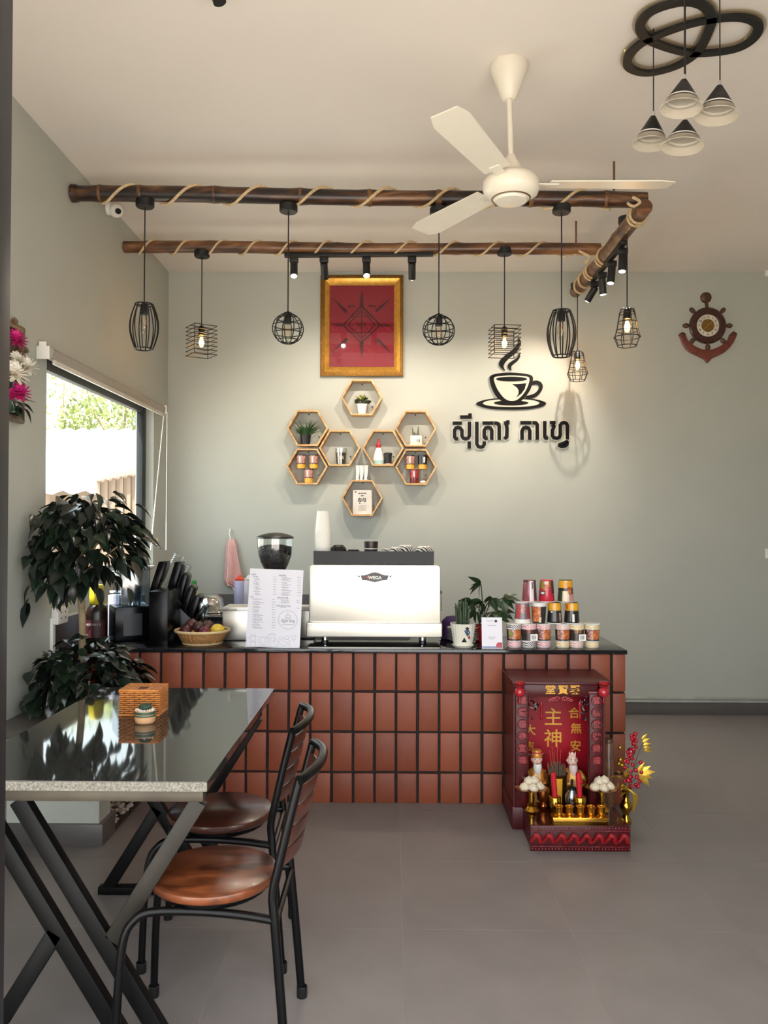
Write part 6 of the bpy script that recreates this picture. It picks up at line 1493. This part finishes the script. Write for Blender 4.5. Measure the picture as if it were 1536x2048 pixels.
# ---- statues
def statue(x, ytopp, Y, label, hat, beard, robe, lean=0.0, s=1.0):
    X = P(x, 1560, Y).x; zt_ = P(x, ytopp, Y).z; H = zt_-DK; t = thing('deity_figurine', (X, Y, DK), label, 'figurine')
    z = lambda f: DK+H*f
    rm = mat('robe '+label[:12], robe, .35, col2='#e0a24a', scale=70, metal=.2, coat=.3)
    mk('robe_body', B().lathe([(0, DK), (.036*s, DK), (.038*s, z(.06)), (.034*s, z(.25)), (.036*s, z(.42)), (.030*s, z(.54)), (.018*s, z(.60)), (.011*s, z(.64)), (0, z(.64))], (X, Y, 0), 24, wob=lambda a, zz: 1+.05*math.cos(6*a)), rm, t, sharp=70)
    skin = mat('porcelain skin '+label[:8], '#e8c4b0', .35, sss=.1); hc = V((X, Y-.004, z(.75)))
    hd_ = mk('head', B().sph(hc, .0215*s, 16, 12, (.88, .92, 1.12)).sph(hc+V((0, -.0195*s, -.001)), .0042*s, 8, 6, (.8, 1, 1)).sph(hc+V((-.019*s, .002, 0)), .005*s, 8, 6, (.5, .8, 1.3)).sph(hc+V((.019*s, .002, 0)), .005*s, 8, 6, (.5, .8, 1.3)), skin, t, sharp=70)
    for sx_ in (-1, 1):
        mk('eye', B().sph(hc+V((sx_*.0072*s, -.0178*s, .0045*s)), .0022*s, 6, 5, (1.4, .5, .6)), M_['black'], hd_)
        mk('eyebrow', B().tube([hc+V((sx_*.004*s, -.0185*s, .0095*s)), hc+V((sx_*.011*s, -.016*s, .010*s))], .0010*s, 5), M_['black'] if not beard == 'w' else M_['white'], hd_)
        # sleeve and hand
        mk('sleeve', B().tube(catmull([(X+sx_*.026*s, Y, z(.53)), (X+sx_*.042*s, Y-.006, z(.40)), (X+sx_*.030*s, Y-.030*s, z(.34)), (X+sx_*.014*s, Y-.036*s, z(.36))], 4), [.010*s]*5+[.012*s]*5+[.010*s]*3, 10), rm, t)
        ha = V((X+sx_*.009*s, Y-.039*s, z(.365)))
        hb = B().sph(ha, .0055*s, 8, 6, (1, .8, .8))
        for f in range(4): hb.tube([ha+V((-sx_*.002, -.003, .003-.002*f)), ha+V((-sx_*.007*s, -.005, .003-.002*f))], .0012*s, 5)
        hb.tube([ha+V((0, -.003, .003)), ha+V((-sx_*.002*s, -.006, .007*s))], .0013*s, 5)
        mk('hand', hb, skin, t)
    mk('mouth', B().tube([hc+V((-.005*s, -.0195*s, -.0095*s)), hc+V((0, -.021*s, -.011*s)), hc+V((.005*s, -.0195*s, -.0095*s))], .0012*s, 5), M_['red'], hd_)
    if beard:
        mk('beard', B().lathe([(.015*s, 0), (.017*s, -.012*s), (.013*s, -.04*s), (.006*s, -.062*s), (0, -.068*s)], tuple(hc+V((0, -.012*s, -.010*s))), 16, wob=lambda a, zz: 1+.08*math.cos(9*a)).xf(T((0, -.004, 0))), mat('beard '+label[:8], '#ece6dc' if beard == 'w' else '#e6c9c4', .5), t, sharp=70)
    if hat == 'cap':
        mk('hat', B().lathe([(.021*s, .010*s), (.023*s, .014*s), (.021*s, .030*s), (.016*s, .038*s), (0, .040*s)], tuple(hc), 20), rm, hd_)
        mk('hat_wing', B().mm((hc.x-.034*s, hc.y-.003, hc.z+.014*s), (hc.x+.034*s, hc.y+.003, hc.z+.021*s)), M_['black'], hd_, bevel=.002)
        mk('hat_brim', B().mm((hc.x-.022*s, hc.y-.022*s, hc.z+.026*s), (hc.x+.022*s, hc.y+.01, hc.z+.031*s)), M_['red'], hd_)
    else:
        mk('topknot', B().sph(hc+V((0, .002, .024*s)), .008*s, 10, 8), skin, hd_)
        for k in (-1, 0, 1): mk('crown_point', B().tube([hc+V((k*.009*s, -.004, .020*s)), hc+V((k*.012*s, -.004, .034*s))], [.0042*s, .001], 6), skin, hd_)
        mk('ingot', B().sph((X+.022*s, Y-.045*s, z(.40)), .013*s, 12, 8, (1.2, .8, .7)), M_['red'], t)
    return t
statue(1073, 1492, 4.06, 'white-bearded figurine with black winged hat at the left inside the shrine', 'cap', 'w', '#d07a2e', s=1.3)
statue(1144, 1495, 4.07, 'laughing pink-bearded figurine with crown at the right inside the shrine', 'crown', 'p', '#c98a2e', s=1.3)
# ---- incense pot
q = P(1113, 1580, 4.00); X, Y = q.x, 4.0; zt_ = P(1113, 1546, 4.0).z
ip = thing('incense_pot', (X, Y, DK), 'brass incense pot packed with burnt sticks in the middle of the shrine', 'incense pot')
mk('pot_wall', B().lathe([(0, DK), (.040, DK), (.046, DK+.01), (.052, zt_-.01), (.056, zt_), (.05, zt_), (.048, zt_-.006), (0, zt_-.006)], (X, Y, 0), 32), mat('dark brass', '#6b4a1c', .3, metal=.8, var=.2), ip)
mk('pot_plaque', B().sector((X, Y, 0), .0455, DK+.012, .0525, zt_-.012, 250, 290, 8, .0015), M_['goldp'], ip)
stb = B()
for i in range(150):
    a = random.uniform(0, 6.28); r_ = .044*math.sqrt(random.random()); p = V((X+r_*math.cos(a), Y+r_*math.sin(a), zt_-.008))
    stb.tube([p, p+V((random.uniform(-.012, .012), random.uniform(-.012, .012), random.uniform(.03, .07)*(1.1-r_*8)))], .0011, 4)
mk('burnt_sticks', stb, mat('burnt incense', '#6e5a48', .9, var=.3), ip, kind='stuff')
for x, y in ((1099, 1500), (1104, 1492), (1115, 1493), (1122, 1500), (1108, 1505)):
    e = P(x, y, 4.0); mk('incense_stick', B().cyl((X+(e.x-X)*.5, Y, zt_-.005), tuple(e), .0012, n=5), mat('red stick', '#b5523a', .7), ip)
# ---- silver jar
q = P(1147, 1600, 3.90); X, Y = q.x, 3.93; zt_ = P(1147, 1558, 3.93).z
sj = thing('silver_jar', (X, Y, DK), 'small silver lidded jar between the two red candles', 'jar')
mk('jar_body', B().lathe([(0, DK), (.020, DK), (.024, DK+.006), (.034, DK+.045), (.033, DK+.065), (.020, DK+.082), (.018, DK+.09), (0, DK+.09)], (X, Y, 0), 28), mat('silver', '#b0b4b8', .2, metal=.9), sj, sharp=60)
mk('jar_lid', B().lathe([(.021, DK+.09), (.018, DK+.10), (.006, DK+.104), (.007, zt_-.004), (0, zt_)], (X, Y, 0), 20), M_['black'], sj, sharp=60)
# ---- candles in holders
for x, lab in ((1110, 'red candle in a gold holder, the one next to the left garlic dish'), (1160, 'red candle in a gold holder in front of the silver jar')):
    q = P(x, 1605, 3.83); X, Y = q.x, 3.83; zt_ = P(x-4, 1545, 3.83).z; zb_ = P(x, 1592, 3.83).z
    cd2 = thing('red_candle', (X, Y, DK), lab, 'candle', 'pair of red candles before the shrine')
    mk('candle_holder', B().lathe([(0, DK), (.022, DK), (.020, DK+.006), (.010, DK+.014), (.010, DK+.020), (.024, DK+.030), (.028, zb_-.004), (.022, zb_), (.012, zb_-.004), (0, zb_-.006)], (X, Y, 0), 24, wob=lambda a, z: 1+.04*math.cos(12*a)), M_['brass'], cd2, sharp=60)
    mk('wax', B().tube([(X, Y, zb_-.012), (X-.008, Y, zt_-.004), (X-.0085, Y, zt_)], [.0125, .0120, .009], 18), mat('red wax', '#b81422', .35, sss=.1), cd2)
    mk('wick', B().cyl((X-.0085, Y, zt_), (X-.009, Y, zt_+.006), .0008, n=5), M_['black'], cd2)
# ---- garlic on pedestal dishes
garm = mat('garlic skin', '#d6c8b0', .5, var=.08, scale=30)
garl = mesh(B().lathe([(0, 0), (.010, .001), (.019, .007), (.021, .015), (.0175, .023), (.010, .028), (.004, .031), (.003, .034), (0, .034)], (0, 0, 0), 32, wob=lambda a, z: 1+.09*abs(math.cos(4*a))-.04), garm, name='garlic', sharp=80)
for (x, lab, gl_) in ((1063, 'gold pedestal dish heaped with garlic at the left of the tray', 'left'), (1203, 'gold pedestal dish heaped with garlic at the right of the tray', 'right')):
    q = P(x, 1612, 3.90); X, Y = q.x, 3.90; zr = P(x, 1578, 3.90).z
    pd = thing('pedestal_dish', (X, Y, DK), lab, 'dish', 'pair of gold offering dishes')
    mk('pedestal', B().lathe([(0, DK), (.036, DK), (.038, DK+.004), (.030, DK+.012), (.022, DK+.022), (.024, DK+.028), (.012, DK+.038), (.014, DK+.046), (.012, zr-.012), (0, zr-.012)], (X, Y, 0), 28), M_['brass'], pd, sharp=50)
    mk('dish', B().lathe([(0, zr-.013), (.02, zr-.012), (.045, zr-.004), (.072, zr+.006), (.074, zr+.008), (.045, zr), (0, zr-.006)], (X, Y, 0), 48, wob=lambda a, z: 1+.05*math.cos(8*a)), mat('amber dish '+gl_, '#c98a3c', .25, metal=.5), pd, sharp=60)
    for i, (dx, dy, dz_) in enumerate(((-.034, -.01, 0), (0, -.028, 0), (.034, -.008, 0), (-.016, .018, 0), (.018, .020, 0), (-.012, -.006, .026), (.012, -.002, .028))):
        o = place('garlic_bulb', garl, None, (X+dx, Y+dy, zr-.002+dz_), Matrix.Rotation(i*1.1, 3, 'Z') @ Matrix.Rotation(.25 if i < 5 else 0, 3, 'X'), 1.15)
        tag(o, 'white garlic bulb heaped on the %s gold pedestal dish' % gl_, 'garlic', 'garlic on the %s dish' % gl_)
# copper bowl behind the left dish
q = P(1090, 1612, 3.93); X, Y = q.x, 3.97
cbw = thing('copper_bowl', (X, Y, DK), 'small copper footed bowl behind the left garlic dish', 'bowl')
zt_ = P(1090, 1572, 3.97).z
mk('bowl_wall', B().lathe([(0, DK+.014), (.012, DK+.014), (.030, DK+.03), (.034, zt_-.01), (.030, zt_), (.027, zt_), (.028, DK+.035), (0, DK+.03)], (X, Y, 0), 28), mat('copper', '#b86a34', .25, metal=.9), cbw, sharp=60)
mk('bowl_foot', B().lathe([(0, DK), (.02, DK), (.018, DK+.006), (.011, DK+.015), (0, DK+.015)], (X, Y, 0), 24), mat('copper foot', '#b86a34', .25, metal=.9), cbw)
# ---- gold cup rack with five cups
ct0 = P(1106, 1647, 3.715); ct1 = P(1217, 1632, 3.715); za = th_-.004 + .0; zr_ = max(DK, th_-.004)
rk = thing('cup_rack', ((ct0.x+ct1.x)/2, 3.74, zr_), 'long gold tray carrying a row of small cups at the shrine front', 'cup tray')
mk('rack_body', B().prism([(ct0.x, zr_), (ct1.x, zr_), (ct1.x-.003, zr_+.012), (ct1.x+.002, zr_+.030), (ct0.x-.002, zr_+.030), (ct0.x+.003, zr_+.012)], 3.712, 3.775), M_['gold'], rk, bevel=.002)
mk('rack_line', B().mm((ct0.x+.01, 3.7105, zr_+.013), (ct1.x-.01, 3.712, zr_+.016)), mat('dull gold', '#8a6428', .4, metal=.8), rk)
for i, x in enumerate((1118, 1139, 1161, 1182, 1203)):
    c = P(x, 1620, 3.745); Xc = c.x; zc = zr_+.0305
    o = thing('gold_cup', (Xc, 3.745, zc), ('leftmost', 'second', 'middle', 'fourth', 'rightmost')[i]+' small gold cup in the row on the gold tray', 'cup', 'row of gold offering cups')
    mk('cup_wall', B().lathe([(0, zc), (.012, zc), (.0135, zc+.004), (.0165, zc+.014), (.0165, zc+.034), (.0195, zc+.040), (.0165, zc+.040), (.0145, zc+.03), (.012, zc+.006), (0, zc+.005)], (Xc, 3.745, 0), 28), M_['gold'], o, sharp=60)
    mk('cup_lip', B().tube([(Xc+.019*math.cos(a), 3.745+.019*math.sin(a), zc+.0405) for a in [2*PI*k/24 for k in range(24)]], .0016, 6, closed=True), M_['gold'], o)
# silver flower on left dish
q = P(1047, 1560, 3.94)
sf = thing('silver_flower', tuple(q), 'crinkled silver foil flower behind the left garlic dish', 'foil flower')
sfm = leaf_mesh(.035, .012, -.01, .3, mat('silver foil', '#c9cdd4', .25, metal=.9))
mk('stalk', B().cyl((q.x, q.y, DK), tuple(q), .002, n=6), M_['chrome'], sf)
for k in range(16):
    a = k*2.4; place('petal', sfm, sf, q, leafrot(V((math.cos(a), math.sin(a)*.6, .3+.06*k))), .9)

# ================================================================ gold vase with artificial flowers on the floor
q = P(1252, 1641, 4.03); X, Y = q.x, 4.03; zt_ = P(1252, 1577, Y).z
gv = thing('gold_vase', (X, Y, 0), 'tall gold vase with red berries and gold leaves beside the shrine', 'vase')
mk('vase_body', B().lathe([(0, 0), (.024, 0), (.026, .006), (.024, .024), (.014, .042), (.015, .050), (.030, .075), (.031, .088), (.020, .108), (.013, .118), (.015, zt_-.02), (.028, zt_), (.024, zt_), (.011, zt_-.02), (0, zt_-.02)], (X, Y, 0), 32), M_['brass'], gv, sharp=60)
berm = mat('red berry', '#a81228', .2, var=.15, coat=.5); goldl = mat('gold glitter leaf', '#c9a23a', .35, metal=.7, var=.2, scale=120)
def branch(pts, r=.0016, m=None): mk('stem', B().tube(catmull([P(x, y, Y-.02) for x, y in pts], 4), r, 5), m or mat('brown stem', '#5a3a22', .7), gv)
branch([(1252, 1582), (1256, 1540), (1262, 1500), (1270, 1466)]); branch([(1252, 1582), (1246, 1540), (1240, 1510), (1240, 1497)]); branch([(1254, 1582), (1272, 1520), (1286, 1484)]); branch([(1254, 1582), (1268, 1560), (1284, 1548)]); branch([(1252, 1582), (1250, 1560), (1262, 1545), (1278, 1522)])
bs_ = mesh(B().sph((0, 0, 0), 1, 10, 8), berm, name='berry')
for i in range(46):
    t_ = i/46
    if i < 18: x, y = 1264+(t_*46/18)*4+random.uniform(-10, 10)*(1-t_*1.6), 1512-(46*t_)*2.6+random.uniform(-3, 3)
    else: x, y = 1262+random.uniform(-14, 22), random.uniform(1512, 1575)
    place('berry', bs_, gv, P(x, y, Y-.03+random.uniform(-.02, .02)), None, random.uniform(.008, .011))
place('berry', mesh(B().sph((0, 0, 0), 1, 16, 12), mat('dark red bauble', '#7a0f1a', .12, coat=.6), name='berry'), gv, P(1262, 1503, Y-.03), None, .0195)
gbl = mesh(B().sph((0, 0, 0), 1, 12, 8), mat('gold bauble', '#b8922e', .2, metal=.8), name='bauble')
for x, y, r in ((1240, 1495, .010), (1241, 1519, .012), (1238, 1527, .010), (1244, 1530, .011)): place('bauble', gbl, gv, P(x, y, Y-.03), None, r)
gl1 = leaf_mesh(.085, .036, .01, .12, goldl); gl2 = leaf_mesh(.05, .022, .012, .15, goldl)
c_ = P(1277, 1546, Y-.03)
for k, a in enumerate((-.9, -.35, .15, .65, 1.2)): place('leaf', gl1, gv, c_, leafrot(V((math.cos(a), -.15, math.sin(a)*.9)), 1.3), (.95, .85, .95, .8, .7)[k])
for k in range(16):
    x, y = random.uniform(1226, 1262), random.uniform(1535, 1590); a = random.uniform(1.2, 5.5)
    place('leaf', gl2, gv, P(x, y, Y-.02+random.uniform(-.02, .02)), leafrot(V((math.cos(a), random.uniform(-.3, .3), math.sin(a))), random.uniform(.8, 1.6)), random.uniform(.6, .9))
for k in range(5): place('leaf', gl2, gv, P(1284+k, 1480+k*5, Y-.02), leafrot(V((.5+.2*k, -.2, .8-.25*k)), 1.2), .8)
for k in range(8):
    mk('gold_fringe', B().tube(catmull([P(1256, 1578, Y-.03), P(1266+k, 1590, Y-.04), P(1266+k*1.2, 1625-k*3, Y-.04)], 4), .003, 5), goldl, gv)
# wooden tube behind the vase
q = P(1217, 1560, 4.16); zt_ = P(1217, 1478, 4.16).z
wt = thing('wooden_tube', (q.x, 4.16, 0), 'brown wooden incense tube standing between the shrine and gold vase', 'tube')
mk('tube_body', B().lathe([(0, 0), (.026, 0), (.028, .004), (.028, zt_-.03), (.022, zt_-.02), (.022, zt_-.006), (.018, zt_), (0, zt_)], (q.x, 4.16, 0), 24), wood('tube wood', '#5a3a26', '#8a6040', 6, .35, (8, 8, 1), coat=.3), wt, sharp=50)
mk('tube_lid', B().lathe([(.0225, zt_-.018), (.0235, zt_-.008), (.0195, zt_+.001), (0, zt_+.002)], (q.x, 4.16, 0), 24), wood('tube lid', '#4a3020', '#6a4a30', 6, .35, (8, 8, 1)), wt)

# ================================================================ on the table
Yt = 2.995; t0 = PH(238, 1433, TH); t1 = PH(318, 1433, TH); tw0, tw1 = t0.x, t1.x; tz1 = P(278, 1381, t0.y).z; td = .118
tbx = thing('tissue_box', ((tw0+tw1)/2, t0.y+td/2, TH), 'woven rattan tissue box with slot on the granite table', 'tissue box')
rat = mat('rattan', '#b0662a', .5, col2='#d08a44', scale=40, coat=.15); ratd = mat('dark rattan', '#4a2814', .7)
mk('box_core', B().mm((tw0+.003, t0.y+.003, TH+.0005), (tw1-.003, t0.y+td-.003, tz1-.004)), ratd, tbx)
nr = 12; H_ = tz1-TH; wv = B(); ws = B()
for r in range(nr):
    z = TH+.004+(H_-.008)*(r+.5)/nr; hh = (H_-.008)/nr*.40
    n_ = 4; L_ = (tw1-tw0)/n_; o_ = (r % 2)*L_*.5
    for k in range(-1, n_+1):
        a, b_ = max(tw0, tw0+o_+k*L_+.002), min(tw1, tw0+o_+(k+1)*L_-.002)
        if b_-a > .004: wv.tube([(a, t0.y+.003, z), (a+.004, t0.y-.0008, z), ((a+b_)/2, t0.y-.0022, z), (b_-.004, t0.y-.0008, z), (b_, t0.y+.003, z)], hh, 6)
    n_ = 4; L_ = td/n_; o_ = (r % 2)*L_*.5
    for k in range(-1, n_+1):
        a, b_ = max(t0.y, t0.y+o_+k*L_+.002), min(t0.y+td, t0.y+o_+(k+1)*L_-.002)
        if b_-a > .004: ws.tube([(tw1-.003, a, z), (tw1+.0008, a+.004, z), (tw1+.0022, (a+b_)/2, z), (tw1+.0008, b_-.004, z), (tw1-.003, b_, z)], hh, 6).tube([(tw0+.003, a, z), (tw0-.0022, (a+b_)/2, z), (tw0+.003, b_, z)], hh, 6)
mk('front_weave', wv, rat, tbx, kind='stuff'); mk('side_weave', ws, rat, tbx, kind='stuff')
n_ = 16
for k in range(n_):
    x = tw0+.004+(tw1-tw0-.008)*(k+.5)/n_
    if 6 <= k <= 9: segs = ((t0.y, t0.y+.025), (t0.y+td-.03, t0.y+td))
    else: segs = ((t0.y, t0.y+td),)
    for a, b_ in segs: mk('top_cane', B().cyl((x, a, tz1-.002), (x, b_, tz1-.002), .0038, n=7), rat, tbx)
mk('rim_cord', B().tube([(tw0, t0.y, tz1-.001), (tw1, t0.y, tz1-.001), (tw1, t0.y+td, tz1-.001), (tw0, t0.y+td, tz1-.001)], .004, 6, closed=True).tube([(tw0, t0.y, TH+.004), (tw1, t0.y, TH+.004), (tw1, t0.y+td, TH+.004), (tw0, t0.y+td, TH+.004)], .004, 6, closed=True), rat, tbx)
cq_ = PH(285, 1450, TH); cx_, cy_ = cq_.x, cq_.y+.032
cc2 = thing('mini_cactus', (cx_, cy_, TH), 'tiny round cactus in a peach and green striped pot on the table', 'potted plant')
R = .0355; pz = TH+.046
mk('pot', B().lathe([(0, TH), (R*.82, TH), (R*.95, TH+.005), (R, TH+.014), (R, pz), (R*.92, pz), (R*.9, pz-.006), (0, pz-.006)], (cx_, cy_, 0), 36), mat('peach glaze', '#dba878', .45, var=.06), cc2, sharp=60)
mk('green_band', B().lathe([(R+.0006, TH+.025), (R+.0008, TH+.030), (R+.0006, TH+.031)], (cx_, cy_, 0), 36), mat('green glaze', '#3f5a44', .4), cc2)
mk('green_band', B().lathe([(R+.0006, TH+.033), (R+.0008, TH+.041), (R+.0004, TH+.043)], (cx_, cy_, 0), 36), mat('green glaze2', '#3a5440', .4), cc2)
gv_ = B()
for i in range(60):
    a = random.uniform(0, 6.28); r_ = R*.85*math.sqrt(random.random()); gv_.sph((cx_+r_*math.cos(a), cy_+r_*math.sin(a), pz-.003+random.uniform(0, .004)), random.uniform(.003, .0055), 6, 4)
mk('white_gravel', gv_, mat('white gravel', '#d8cfc6', .8), cc2, kind='stuff')
mk('cactus_body', B().lathe([(0, pz-.002), (.016, pz), (.021, pz+.008), (.019, pz+.017), (.010, pz+.022), (0, pz+.022)], (cx_, cy_, 0), 48, wob=lambda a, z: 1+.10*math.cos(12*a)), mat('cactus green', '#2c3f2e', .6, var=.3, scale=90), cc2, sharp=80)
